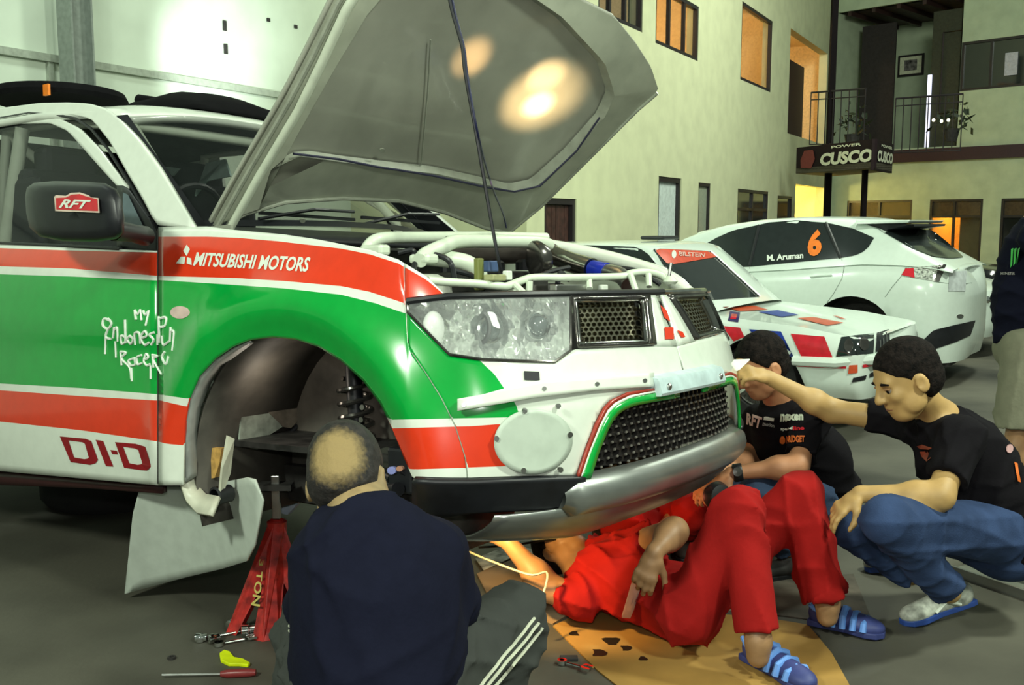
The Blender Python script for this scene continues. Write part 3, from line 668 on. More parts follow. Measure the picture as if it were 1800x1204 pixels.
# ---- door mirror
mr = raw('door_mirror', [(0, 0, 0)] * 3, [], BLACK, truck)
def rr(px, py, v): return T.onv(px, py, v)
pts = [(44, 345), (47, 330), (60, 321), (95, 318), (150, 319), (185, 322), (205, 333), (214, 350), (219, 385), (218, 410), (205, 420), (170, 425), (110, 424), (70, 416), (52, 400), (46, 375)]
ctr = np.array([132, 372]); V_ = []; lay = [(.01, -1.141), (.30, -1.140), (.60, -1.138), (.82, -1.131), (.94, -1.118), (1.0, -1.09), (1.0, -1.03), (.92, -.98), (.6, -.95)]
for k, v in lay:
    for p in pts: q = ctr + (np.array(p) - ctr) * k; V_.append(rr(q[0], q[1], v))
L = len(pts); raw('mirror_shell', V_, [(j * L + i, j * L + (i + 1) % L, (j + 1) * L + (i + 1) % L, (j + 1) * L + i) for j in range(len(lay) - 1) for i in range(L)] + [tuple(range(L)), tuple((len(lay) - 1) * L + i for i in range(L))], BLACK, mr, True)
MB().tube([rr(200, 405, -1.04), rr(235, 410, -.95), rr(255, 415, -.86)], [.035, .03, .035], 10).build('mirror_arm', BLACK, mr, True)
PM = planev(T, -1.146)
shape('sticker', [(95, 346), (98, 343), (116, 344), (124, 339), (140, 338), (156, 343), (160, 347), (173, 348), (175, 374), (97, 371)], PM, mat('sticker_cream', (.75, .6, .5), .4), mr)
shape('sticker_field', [(98, 348), (116, 347), (126, 342), (140, 341), (154, 346), (171, 350), (172, 371), (99, 368)], PM, mat('sticker_red', (.62, .03, .04), .4), mr, .004)
lettering('RFT', [(107, 350), (160, 352), (156, 367), (103, 365)], PM, WHITE, mr, .006, shear=.3, bold=.03)

# ---- cab interior: dashboard, seats, cage
mb = MB(); mb.hexa([(-1.50, -.66, .70), (-1.50, .66, .70), (-1.85, .66, .76), (-1.85, -.66, .76)], [(-1.50, -.66, .35), (-1.50, .66, .35), (-1.85, .66, .35), (-1.85, -.66, .35)]); mb.build('dashboard', DARK, truck)
SEAT = mat('seat_fabric', (.02, .022, .03), .8)
for v in (-.36, .36):
    mb = MB(); mb.box((-2.55, v, .45), (.5, .46, .16)); mb.box((-2.82, v, .78), (.14, .48, .62)); mb.box((-2.84, v, 1.12), (.12, .26, .16)); mb.box((-2.78, v - .22, .8), (.22, .06, .5)); mb.box((-2.78, v + .22, .8), (.22, .06, .5)); mb.build('bucket_seat', SEAT, truck, bev=.03)
MB().tube([(-1.98 + .06 * math.sin(a), -.36 + .17 * math.cos(a), .80 + .17 * math.sin(a)) for a in np.linspace(0, 2 * math.pi, 24)], .014, 8).build('steering_wheel', BLACK, truck, True)
for sg in (-1, 1):
    MB().tube([(-1.62, .60 * sg, .5), (-1.70, .60 * sg, .85), (-2.05, .56 * sg, 1.20), (-2.6, .54 * sg, 1.27), (-3.0, .54 * sg, 1.27), (-3.1, .58 * sg, .4)], .022, 10).build('roll_cage_tube', CAGE, truck, True)
MB().tube([(-2.05, -.56, 1.20), (-2.05, .56, 1.20)], .022, 10).build('roll_cage_tube', CAGE, truck, True)
MB().tube([(-3.0, -.54, 1.26), (-3.05, .56, .5)], .022, 10).build('roll_cage_tube', CAGE, truck, True)
a = T.onv(40, 225, -.58); b_ = T.onv(8, 430, -.62); MB().tube([a, b_], .03, 10).build('roll_cage_tube', CAGE, truck, True)
for pts, dv in (([(345, 345), (365, 287), (398, 280), (408, 310), (350, 322)], .05), ([(293, 293), (318, 296), (306, 310)], -.1)):
    V_ = [T.onv(x, y, dv) for x, y in pts]; raw('papers_on_dash', V_, [tuple(range(len(V_)))], mat('pale_paper', (.50, .66, .60), .6), truck, False, None, .01)
# rear of cab, bed and rear wheel (beyond the frame)
mb = MB(); mb.hexa([(-3.4, -.64, 1.30), (-3.4, .64, 1.30), (-3.4, .79, .70), (-3.4, -.79, .70)], [(-3.44, -.64, 1.30), (-3.44, .64, 1.30), (-3.44, .79, .70), (-3.44, -.79, .70)]); mb.build('cab_rear_panel', DARKGLASS, truck)
for sg in (-1, 1):
    q = -70
    e = [T.onv(-70, y, -.885)[2] for y in (425, 434, 466, 480, 670, 682, 735, 822)]; u0 = T.onv(-70, 600, -.885)[0]
    V_ = []; 
    for w in e: V_ += [(u0, .882 * sg, w), (-3.55, .882 * sg, w), (-4.75, .87 * sg, w)]
    f = []; fm = []
    for k in range(7):
        for c in (0, 1): a_ = k * 3 + c; f.append((a_, a_ + 3, a_ + 4, a_ + 1)); fm.append([0, 1, 0, 2, 0, 1, 0][k])
    raw('bed_side', V_, f, [WHITE, RED, GREEN], truck, False, fm, .012)
    o = raw('rear_pillar', [(-3.0, .64 * sg, 1.30), (-3.42, .64 * sg, 1.30), (-3.42, .80 * sg, .72), (-3.12, .80 * sg, .72)], [(0, 1, 2, 3)], WHITE, truck, False, None, .02)
MB().hexa([(-4.74, -.87, .72), (-4.74, .87, .72), (-4.74, .87, -.1), (-4.74, -.87, -.1)], [(-4.78, -.87, .72), (-4.78, .87, .72), (-4.78, .87, -.1), (-4.78, -.87, -.1)]).build('tailgate', WHITE, truck)
MB().box((-4.1, 0, .12), (1.3, 1.7, .05)).build('bed_floor', DARK, truck)
MB().box((-2.3, 0, -.10), (1.7, 1.68, .06)).build('cab_floor', DARK, truck)
for sg in (-1, 1):
    mb = MB(); mb.lathe((-3.86, .62 * sg, -.32), (0, sg, 0), [(.2, 0), (.36, .0), (.385, .04), (.385, .2), (.36, .24), (.2, .24), (.19, .18), (.05, .15)], 32); wr = mb.build('rear_tyre', RUBBER, truck, True)
# ---------------------------------------------------------------- engine bay
BAY = mat('engine_black', (.020, .019, .018), .55, var=.3)
mb = MB()
mb.hexa([(-1.40, -.70, .10), (-1.40, .70, .10), (-1.36, .70, .70), (-1.36, -.70, .70)], [(-1.44, -.70, .10), (-1.44, .70, .10), (-1.40, .70, .70), (-1.40, -.70, .70)]); mb.build('firewall', BAY, truck)
mb = MB(); mb.hexa([(-1.4, -.70, .02), (-.25, -.66, .02), (-.25, .66, .02), (-1.4, .70, .02)], [(-1.4, -.70, .0), (-.25, -.66, .0), (-.25, .66, .0), (-1.4, .70, .0)]); mb.build('bay_floor', BAY, truck)
mb = MB(); mb.hexa([(-.26, -.62, .05), (-.26, .62, .05), (-.28, .58, .44), (-.28, -.58, .44)], [(-.32, -.62, .05), (-.32, .62, .05), (-.34, .58, .44), (-.34, -.58, .44)]); mb.build('radiator', BAY, truck)
mb = MB(); mb.box((-.85, .05, .40), (.62, .42, .30)); mb.box((-.85, .05, .57), (.5, .3, .05)); mb.build('engine_block', BAY, truck, bev=.03)
for k in range(4): MB().lathe((-1.02 + .12 * k, .12, .60), (0, 0, 1), [(.03, 0), (.03, .03), (.018, .04), (.0001, .04)], 12).build('filler_cap', BLACK, truck)
MB().box((-.98, -.50, .50), (.30, .22, .2)).build('battery', BLACK, truck, bev=.015)
MB().lathe((-.62, -.52, .38), (0, 0, 1), [(.09, 0), (.10, .1), (.09, .18), (.05, .2), (.0001, .2)], 20).build('reservoir', mat('reservoir_white', (.5, .52, .45), .4), truck, True)
CG = lambda *p: [T.dep(*q) for q in p]
def tubepx(name, pts, r, m, n=12, rs=None):
    P = [T.dep(*q) for q in pts]; MB().tube(bez(P, 6), r, n).build(name, m, truck, True)
tubepx('strut_brace', [(640, 452, 3.30), (648, 432, 3.32), (672, 419, 3.36), (740, 417, 3.6), (860, 416, 3.9), (960, 418, 4.1)], .021, CAGE)
tubepx('strut_brace', [(738, 458, 3.15), (750, 446, 3.2), (785, 430, 3.28), (806, 424, 3.34), (860, 424, 3.5), (940, 425, 3.75), (965, 430, 3.85)], .024, CAGE)
tubepx('intake_arch', [(745, 452, 3.3), (780, 455, 3.3), (820, 462, 3.32), (842, 480, 3.34), (838, 500, 3.34)], .028, CAGE)
tubepx('front_rail', [(752, 493, 2.98), (790, 496, 3.02), (840, 499, 3.08), (880, 503, 3.12), (892, 503, 3.14), (915, 494, 3.2), (940, 488, 3.25), (1000, 488, 3.33), (1090, 486, 3.5), (1110, 480, 3.52), (1135, 478, 3.55), (1160, 484, 3.6), (1180, 496, 3.62)], .013, CAGE)
for a, b_ in (((905, 500, 3.15), (928, 522, 3.12)), ((1035, 488, 3.4), (1036, 508, 3.36)), ((1108, 482, 3.5), (1118, 512, 3.48)), ((1140, 482, 3.5), (1141, 504, 3.48)), ((931, 494, 3.2), (930, 516, 3.2))):
    MB().tube([T.dep(*a), T.dep(*b_)], .011, 8).build('rail_bracket', CAGE, truck, True)
tubepx('far_inner_wing', [(935, 428, 4.35), (990, 436, 4.28), (1060, 450, 4.2), (1130, 470, 4.1), (1180, 492, 4.0), (1212, 516, 3.92)], .028, WHITE)
tubepx('intercooler_pipe', [(965, 446, 3.95), (1000, 460, 3.85), (1040, 472, 3.75)], .040, mat('polished_pipe', (.55, .55, .50), .18, metal=1), 18)
tubepx('blue_hose', [(1043, 473, 3.74), (1056, 476, 3.70), (1066, 478, 3.68)], .034, mat('blue_silicone', (.01, .03, .42), .3), 16)
tubepx('intercooler_pipe', [(1066, 478, 3.68), (1090, 484, 3.6), (1105, 500, 3.55)], .03, STEEL, 14)
tubepx('intake_duct', [(780, 440, 3.7), (850, 440, 3.8), (930, 440, 3.9), (968, 452, 3.95)], .055, mat('duct_bronze', (.10, .085, .075), .3, metal=.6), 18)
MB().lathe(T.dep(935, 458, 3.6), (.5, .8, .1), [(.055, 0), (.07, .01), (.07, .03), (.05, .06), (.03, .05)], 20).build('air_filter', SMOKE, truck, True)
for k, pts in enumerate(([(740, 450, 3.2), (760, 447, 3.2), (785, 455, 3.2), (795, 470, 3.2), (800, 500, 3.15)], [(700, 445, 3.3), (725, 440, 3.3), (728, 452, 3.3), (735, 470, 3.25)], [(735, 452, 3.18), (728, 470, 3.15), (735, 490, 3.12), (760, 500, 3.1)],
     [(795, 475, 3.2), (830, 485, 3.2), (850, 510, 3.18)], [(1000, 470, 3.5), (960, 480, 3.4), (930, 500, 3.3)], [(1070, 470, 3.9), (1120, 476, 3.85), (1160, 500, 3.8)], [(980, 500, 3.3), (985, 480, 3.35), (1000, 492, 3.4)])):
    tubepx('hose', pts, .009, BLACK, 8)
for (x, y, d, sx, m) in ((842, 482, 3.12, (.02, .03, .10), mat('cable_green', (.18, .20, .05), .5)), (862, 468, 3.14, (.03, .05, .035), mat('plug_blue', (.05, .09, .20), .5)), (870, 488, 3.12, (.04, .07, .02), mat('olive_bracket', (.35, .36, .18), .5)), (892, 484, 3.16, (.02, .03, .03), WHITE),
     (846, 470, 3.15, (.01, .02, .05), STEEL), (905, 508, 3.2, (.02, .05, .04), CAGE), (1000, 508, 3.3, (.03, .20, .03), STEEL), (1060, 508, 3.45, (.02, .04, .03), WHITE), (940, 506, 3.25, (.05, .09, .05), SMOKE)):
    MB().box(T.dep(x, y, d), sx).build('engine_fitting', m, truck, bev=.004)
MB().tube([T.dep(1175, 492, 3.6), T.dep(1180, 462, 3.6)], .006, 6).build('bonnet_pin', STEEL, truck)
MB().lathe(T.dep(1178, 495, 3.6), (0, 0, 1), [(.02, -.01), (.028, 0), (.012, .02), (.0001, .022)], 12).build('pin_base', CAGE, truck, True)
MB().box(T.dep(660, 440, 3.2), (.09, .05, .035)).build('strut_mount', CAGE, truck, bev=.01)
MB().box(T.dep(745, 455, 3.18), (.08, .06, .03)).build('strut_mount', CAGE, truck, bev=.01)
# ---------------------------------------------------------------- wheel well, near side
for sg in (-1, 1):
    mb = MB(); n = 28; a = np.linspace(-.35, math.pi + .35, n); r0 = .50
    V_ = [(-.86 + r0 * math.cos(q), sg * v, -.08 + r0 * math.sin(q)) for v in (.84, .64, .40) for q in a]
    raw('wheel_arch_liner', V_, [(j * n + i, j * n + i + 1, (j + 1) * n + i + 1, (j + 1) * n + i) for j in range(2) for i in range(n - 1)], mat('liner_dark', (.075, .068, .056), .7, var=.2, scale=6), truck, solid=.01)
    V_ = [(-.86 + .5 * math.cos(q), sg * .41, -.08 + .5 * math.sin(q)) for q in a]
    raw('inner_wing', V_, [tuple(range(n))], mat('liner_dark', (.1, .1, .1)), truck, False, None, .01)
lip_o = [(322, 850), (323, 780), (326, 740), (334, 700), (351, 662), (379, 632), (411, 611), (440, 599)]; lip_i = [(345, 836), (344, 780), (345, 755), (352, 715), (368, 675), (392, 640), (425, 616), (445, 601)]
A = S(np.array(densify(lip_o, 10)), -.01); B_ = np.array(densify(lip_i, 10)); idx = np.linspace(0, len(B_) - 1, len(A)); B2 = np.stack([np.interp(idx, range(len(B_)), B_[:, k]) for k in (0, 1)], 1)
B3 = planev(T, -.84)(B2); L = len(A)
raw('arch_lip', np.vstack([A, B3]), [(i, i + 1, L + i + 1, L + i) for i in range(L - 1)], mat('lip_grey', (.34, .36, .34), .45), truck, solid=.004)
for q in ((332, 762), (338, 702), (368, 650)): disc('bolt', planev(T, -.86), q, 4, 4, SMOKE, truck, .006, .004, 8)
# coil spring and damper
base = T.onv(632, 830, -.52); topp = T.onv(622, 665, -.52)
ax = topp - base; Lh = np.linalg.norm(ax); ax /= Lh; e1_ = np.cross(ax, [0, 1, 0]); e1_ /= np.linalg.norm(e1_); e2_ = np.cross(ax, e1_)
MB().tube([base + ax * Lh * t + .055 * (math.cos(t * 2 * math.pi * 7) * e1_ + math.sin(t * 2 * math.pi * 7) * e2_) for t in np.linspace(0, 1, 150)], .0085, 6).build('coil_spring', SMOKE, truck, True)
MB().tube([base - ax * .1, topp + ax * .05], .028, 12).build('damper', BLACK, truck, True)
for q in ((636, 716), (634, 738)): disc('damper_bolt', planev(T, -.60), q, 4, 5, STEEL, truck, .002, .01, 10)
MB().tube([T.onv(560, 905, -.45), T.onv(640, 868, -.62), T.onv(700, 860, -.74)], .022, 10).build('lower_arm', BLACK, truck, True)
MB().tube([T.onv(500, 770, -.42), T.onv(600, 800, -.56), T.onv(690, 842, -.70)], .018, 10).build('upper_arm', BLACK, truck, True)
c = T.onv(690, 870, -.66); mb = MB(); mb.lathe(c, (0, -1, 0), [(.05, -.08), (.07, -.05), (.15, -.03), (.15, -.005), (.07, 0), (.06, .05), (.03, .06), (.0001, .06)], 28); mb.build('wheel_hub', SMOKE, truck, True)
MB().box(T.onv(715, 825, -.68), (.10, .07, .14)).build('brake_caliper', BLACK, truck, bev=.01)
MB().box(T.onv(655, 840, -.6), (.12, .10, .1)).build('steering_knuckle', BLACK, truck, bev=.02)
disc('brake_union', planev(T, -.72), (688, 827), 8, 7, mat('blue_cap', (.35, .38, .8), .3), truck, .004, .02, 12); disc('brake_union', planev(T, -.72), (702, 824), 6, 5, mat('copper_union', (.6, .3, .2), .3), truck, .004, .02, 12)
MB().tube([T.onv(704, 828, -.72), T.onv(722, 838, -.7), T.onv(712, 880, -.6)], .008, 8).build('brake_hose', BLACK, truck, True)
# pale triangular cloth and dark mound in the well
V_ = [T.onu(x, y, -1.335) for x, y in ((418, 782), (424, 705), (436, 696), (470, 722), (494, 750), (470, 765), (450, 790))]
raw('torn_liner', V_, [tuple(range(len(V_)))], mat('torn_liner_grey', (.26, .30, .25), .7, var=.15), truck, False, None, .008)
V_ = [T.onu(x, y, -1.345) for x, y in ((442, 650), (470, 630), (510, 640), (538, 670), (545, 700), (530, 725), (505, 752), (492, 750), (440, 700), (436, 670))]
raw('heat_shield', V_, [tuple(range(len(V_)))], mat('shield_brown', (.16, .14, .11), .6, var=.15), truck, False, None, .02)
MB().tube([T.onu(x, y, -1.33) for x, y in ((500, 632), (535, 655), (552, 690), (540, 730), (510, 762), (485, 790))], .008, 8).build('hose', BLACK, truck, True)
# chassis rails and axle under the truck
for sg in (-1, 1): MB().box((-2.2, .40 * sg, -.17), (3.6, .10, .13)).build('chassis_rail', DARK, truck)
MB().box((-.9, 0, -.10), (.5, .7, .14)).build('gearbox', DARK, truck, bev=.03)
bands('sill_step', S, lin(-70, 285, 10), [[(-70, 824), (0, 830), (233, 851), (285, 853)], [(-70, 850), (150, 858), (285, 868)]], [mat('sill_maroon', (.05, .012, .014), .4)], truck, off=-.05, solid=.02)
lettering('MOTORSPORT POWER', [(165, 822), (285, 836), (285, 848), (165, 836)], planev(T, -.86), mat('sill_text', (.4, .38, .34), .5), truck, .0)
# ---- white mud flap and liner under the door
flap = [(238, 848), (300, 856), (380, 850), (440, 838), (455, 848), (462, 880), (455, 930), (441, 984), (390, 1000), (330, 1014), (270, 1030), (219, 1043), (226, 990), (234, 930)]
FL = mat('flap_white', (.56, .62, .55), .4, var=.03)
xs = lin(219, 462, 18); tp = [(219, 1043), (226, 990), (238, 848), (300, 856), (380, 850), (440, 838), (455, 848), (462, 880)]; bt = [(219, 1044), (270, 1030), (330, 1014), (390, 1000), (441, 984), (455, 930), (462, 882)]
def flap_surf(P, off=0.):
    P = np.atleast_2d(P); out = []
    for p in P:
        v = -.80 + .10 * math.sin((p[0] - 219) / 243 * math.pi) + .0004 * (p[1] - 850); out.append(T.onv(p[0], p[1], v))
    return np.array(out)
mf = bands('mud_flap', flap_surf, xs, [tp, bt], [FL], truck, solid=.006, step=20)
# cut wheel-arch liner piece and lit inner edge
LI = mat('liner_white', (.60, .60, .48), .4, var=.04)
a_ = [(310, 822), (318, 850), (328, 880), (345, 900), (372, 905)]; b_ = [(340, 815), (343, 835), (350, 855), (362, 868), (385, 872)]
A = np.array([T.onv(x, y, -.885) for x, y in densify(a_, 8)]); bb = densify(b_, 8); idx = np.linspace(0, len(bb) - 1, len(A)); bb = np.stack([np.interp(idx, range(len(bb)), bb[:, k]) for k in (0, 1)], 1); B_ = np.array([T.onv(x, y, -.83) for x, y in bb]); L = len(A)
raw('liner_piece', np.vstack([A, B_]), [(i, i + 1, L + i + 1, L + i) for i in range(L - 1)], LI, truck, solid=.012)
V_ = [T.onv(x, y, v) for x, y, v in ((398, 765, -.80), (409, 770, -.78), (402, 830, -.78), (388, 868, -.8), (384, 862, -.82), (388, 820, -.82))]
raw('liner_piece', V_, [tuple(range(6))], LI, truck, False, None, .01)
V_ = [T.onv(x, y, -.76) for x, y in ((345, 786), (398, 786), (394, 812), (386, 838), (366, 842), (350, 820))]
raw('liner_foam', V_, [tuple(range(6))], mat('orange_foam', (.62, .36, .10), .6, var=.12, scale=40), truck, False, None, .02)
MB().lathe(T.onv(378, 872, -.82), (0, -1, 0), [(.03, -.06), (.032, 0), (.024, .004), (.024, -.03)], 16).build('liner_socket', BLACK, truck, True)
# ---- cord that holds the bonnet (hangs in front of it)
cp_ = [(783, -40, 3.0), (795, 20, 3.0), (812, 80, 3.0), (818, 130, 3.0), (838, 240, 3.02), (850, 310, 3.04), (862, 380, 3.06), (875, 450, 3.08), (881, 478, 3.1)]
tag(MB().tube(bez([W(*q) for q in cp_], 6), .0055, 6).build('lamp_cord', BLACK, None, True), 'thin black cord hanging down across the raised bonnet into the engine bay', 'cord')
tag(MB().tube(bez([W(788, -40, 3.0), W(800, 22, 3.0), W(816, 85, 3.0), W(822, 135, 3.0), W(842, 245, 3.02), W(866, 330, 3.5), W(884, 375, 3.8), W(890, 400, 3.9)], 6), .0035, 6).build('hanging_wire', mat('navy_wire', (.01, .012, .05), .4), None, True), 'thinner dark blue wire beside the black cord, ending at the bonnet hinge corner', 'wire')
# ================================================================== SETTING
CONC = mat('concrete_floor', (.092, .088, .068), .6, var=.22, scale=.9, bump=.12, bscale=35, col2=(.020, .019, .016), spec=.35)
_nt = CONC.node_tree
FL_ = MB().box((6, 14, -.05), (44, 40, .1)).build('floor', CONC); tag(FL_, 'dark oil-stained concrete workshop floor', kind='structure')
CREAM = mat('cream_render', (.60, .62, .40), .85, var=.03, scale=3, bump=.04, bscale=20)
GREYG = mat('grey_green_render', (.40, .47, .33), .85, var=.04, scale=3, bump=.04, bscale=20)
WHW = mat('warehouse_white', (.62, .70, .58), .75, var=.03, scale=2, bump=.02, bscale=12)
FRAME = mat('dark_window_frame', (.018, .014, .016), .4)
def az(d): d = np.array(d, float); d /= np.linalg.norm(d); return d
dA = az([.485, .875, 0]); A_ = Frame((.2, 12.6, 0), dA, [-dA[1], dA[0], 0], [0, 0, 1])
def wallgrid(name, fr, u0, u1, w0, w1, holes, m, th=.22, label=None, v=0.):
    us = sorted(set([u0, u1] + [h[0] for h in holes] + [h[1] for h in holes])); ws_ = sorted(set([w0, w1] + [h[2] for h in holes] + [h[3] for h in holes]))
    us = [u for u in us if u0 <= u <= u1]; ws_ = [w for w in ws_ if w0 <= w <= w1]
    V = [(u, v, w) for w in ws_ for u in us]; n = len(us); f = []
    for j in range(len(ws_) - 1):
        for i in range(n - 1):
            cu = (us[i] + us[i + 1]) / 2; cw = (ws_[j] + ws_[j + 1]) / 2
            if any(h[0] < cu < h[1] and h[2] < cw < h[3] for h in holes): continue
            f.append((j * n + i, j * n + i + 1, (j + 1) * n + i + 1, (j + 1) * n + i))
    o = raw(name, V, f, m, None, False, None, th); o.matrix_world = fr.M; o.modifiers['s'].offset = -1
    return tag(o, label, kind='structure')
def hole(fr, pts, v=0.):
    P = np.array([fr.onv(x, y, v) for x, y in pts]); l = P[P[:, 0].argsort()]
    return [l[:2, 0].mean(), l[2:, 0].mean(), P[P[:, 2].argsort()][:2, 2].mean(), P[P[:, 2].argsort()][2:, 2].mean()]
wn = [0]
GL2 = mat('building_glass', (.03, .035, .03), .06, alpha=.28, spec=.8)
def window(fr, h, mull=(), rails=(), glass=GL2, fw=.06, m=FRAME, label=None, name='window', inset=.05):
    wn[0] += 1; r = bpy.data.objects.new('%s_%d' % (name, wn[0]), None); C.objects.link(r); r.matrix_world = fr.M; tag(r, label, kind='structure')
    u0, u1, w0, w1 = h; y = inset
    for c, d in (((u0 + fw / 2, y, (w0 + w1) / 2), (fw, .08, w1 - w0)), ((u1 - fw / 2, y, (w0 + w1) / 2), (fw, .08, w1 - w0)), (((u0 + u1) / 2, y, w0 + fw / 2), (u1 - u0 - 2 * fw, .08, fw)), (((u0 + u1) / 2, y, w1 - fw / 2), (u1 - u0 - 2 * fw, .08, fw))):
        MB().box(c, d).build('window_frame', m, r)
    for t in mull: MB().box((u0 + (u1 - u0) * t, y, (w0 + w1) / 2), (fw, .06, w1 - w0 - 2 * fw)).build('mullion', m, r)
    for t in rails: MB().box(((u0 + u1) / 2, y, w0 + (w1 - w0) * t), (u1 - u0 - 2 * fw, .06, fw)).build('transom', m, r)
    ed = [0] + sorted(mull) + [1]
    for a, b in zip(ed[:-1], ed[1:]):
        x0, x1 = u0 + (u1 - u0) * a + fw / 2, u0 + (u1 - u0) * b - fw / 2
        MB().box(((x0 + x1) / 2, y + .01, (w0 + w1) / 2), (x1 - x0, .008, w1 - w0 - fw)).build('pane', glass, r)
    return r
rn = [0]
def roombox(fr, h, dep, m, light=None, col=(1, .74, .38), grow=.6, v0=.23, lname='room_lamp', lv=.5):
    u0, u1, w0, w1 = h; u0 -= grow; u1 += grow; w1 += grow * .6; w0 -= grow * .8; w0 = max(w0, .02)
    mb = MB(); p = [(u0, v0, w0), (u1, v0, w0), (u1, v0, w1), (u0, v0, w1)]; q = [(a, v0 + dep, b) for a, _, b in p]
    mb.add(p + q, [(4, 5, 6, 7), (0, 1, 5, 4), (1, 2, 6, 5), (2, 3, 7, 6), (3, 0, 4, 7)])
    rn[0] += 1
    o = mb.build('room_%d' % rn[0], m); o.matrix_world = fr.M; tag(o, 'room seen through the opening', kind='structure')
    if light:
        c = fr.wld([((u0 + u1) / 2, v0 + dep * lv, w1 - .25)])[0]; lamp(lname, 'POINT', c, light, col, .12)
    return o
WARM = mat('warm_room', (.80, .62, .34), .8, var=.05); YEL = mat('yellow_room', (.85, .80, .48), .8, var=.03); DIM = mat('dim_room', (.10, .08, .08), .8)
w1 = hole(A_, [(1052, -75), (1052, 18), (1130, -22), (1130, 62)]); w2 = hole(A_, [(1153, -30), (1153, 76), (1228, 10), (1228, 108)])
w3 = hole(A_, [(1303, 5), (1303, 142), (1357, 33), (1357, 162)])
d4 = hole(A_, [(1387, 53), (1387, 232), (1452, 88), (1452, 258)])
g0 = hole(A_, [(957, 346), (957, 440), (1013, 351), (1013, 437)]); g0[2] = .0
g1 = hole(A_, [(1157, 308), (1157, 430), (1197, 315), (1197, 430)]); g1[2] = 0.
g2 = hole(A_, [(1227, 320), (1227, 430), (1248, 323), (1248, 430)]); g2[2] = 0.
g3 = hole(A_, [(1296, 330), (1296, 420), (1350, 338), (1350, 418)]); g4 = hole(A_, [(1366, 342), (1366, 415), (1392, 347), (1392, 412)])
g5 = hole(A_, [(1397, 322), (1397, 430), (1447, 331), (1447, 430)]); g5[2] = 0.
uE = A_.onv(1461, 300, 0)[0]; uS = A_.onv(926, 300, 0)[0]
wallgrid('wall_left_block', A_, uS, uE, 0, 8.6, [w1, w2, w3, d4, g0, g1, g2, g3, g4, g5], CREAM, label='long cream rendered wall of the two storey block')
wallgrid('wall_end', Frame(A_.wld([(uS, 0, 0)])[0], A_.B[1], -A_.B[0], A_.B[2]), 0.22, 3.0, 0, 8.6, [], CREAM, label='end return of the cream block')
window(A_, w1, (.28, .62), label='upper window nearest the raised bonnet, with open leaves'); roombox(A_, w1, 2.0, mat('pink_room', (.50, .42, .36), .8), 14, (1, .95, .8))
window(A_, w2, (.33, .68), label='upper warm-lit window with two dark mullions'); roombox(A_, w2, 2.2, WARM, 70)
window(A_, w3, (), label='upper warm-lit window with one large pane'); roombox(A_, w3, 2.6, WARM, 75)
roombox(A_, d4, 2.4, WARM, 60)
window(A_, g3, (.5,), (.6,), glass=DARKGLASS, label='dark ground floor window left of the yellow passage'); window(A_, g4, (), glass=DARKGLASS, label='narrow dark ground floor window beside the passage')
window(A_, g2, (), (.55,), glass=mat('frosted_glass', (.30, .34, .26), .3), label='tall narrow glazed side light with dark frame')
roombox(A_, g3, .6, DIM); roombox(A_, g4, .6, DIM, v0=.24, grow=.05)
roombox(A_, g5, 3.2, YEL, 160, (1, .78, .25), grow=.1, lv=.35)
def door(n, fr, h, m, label, y=.08, planks=0):
    r = bpy.data.objects.new('door_%d' % n, None); C.objects.link(r); r.matrix_world = fr.M; tag(r, label, kind='structure'); u0, u1, a, b = h
    for c, d in (((u0 + .04, y, b / 2), (.08, .12, b)), ((u1 - .04, y, b / 2), (.08, .12, b)), (((u0 + u1) / 2, y, b - .04), (u1 - u0 - .16, .12, .08))): MB().box(c, d).build('door_frame', FRAME, r)
    if planks:
        w_ = (u1 - u0 - .18) / planks
        for k in range(planks): MB().box((u0 + .09 + w_ * (k + .5), y + .02, b / 2 - .04), (w_ - .012, .045, b - .1)).build('plank', m, r)
    else: MB().box(((u0 + u1) / 2, y + .02, b / 2 - .04), (u1 - u0 - .16, .045, b - .08)).build('door_leaf', m, r)
    MB().tube([(u0 + .2, y - .03, 1.0), (u0 + .2, y - .03, 1.15)], .015, 8).build('door_handle', STEEL, r, True)
door(1, A_, g0, mat('dark_brown_wood', (.055, .022, .018), .5, var=.2, scale=12), 'dark brown plank door at the near end of the cream wall', planks=6)
door(2, A_, g1, mat('pale_door', (.60, .68, .66), .4), 'pale blue-white door in the cream wall')
dk = MB().box(((d4[0] * .55 + d4[1] * .45), .35, (d4[2] + d4[3]) / 2 - .25), ((d4[1] - d4[0]) * .5, .05, d4[3] - d4[2] - .5)).build('door_3', mat('dark_door', (.03, .012, .014), .4)); dk.matrix_world = A_.M; tag(dk, 'dark upper balcony door standing in the orange doorway', kind='structure')
# pipe on the wall
o = MB().tube([(A_.onv(1012, 285, 0)[0], -.04, A_.onv(1012, 285, 0)[2]), (A_.onv(1012, 285, 0)[0], -.04, 2.2)], .015, 6).build('trim_1', GREYG); o.matrix_world = A_.M; tag(o, 'thin conduit on the cream wall above the brown door', kind='structure')
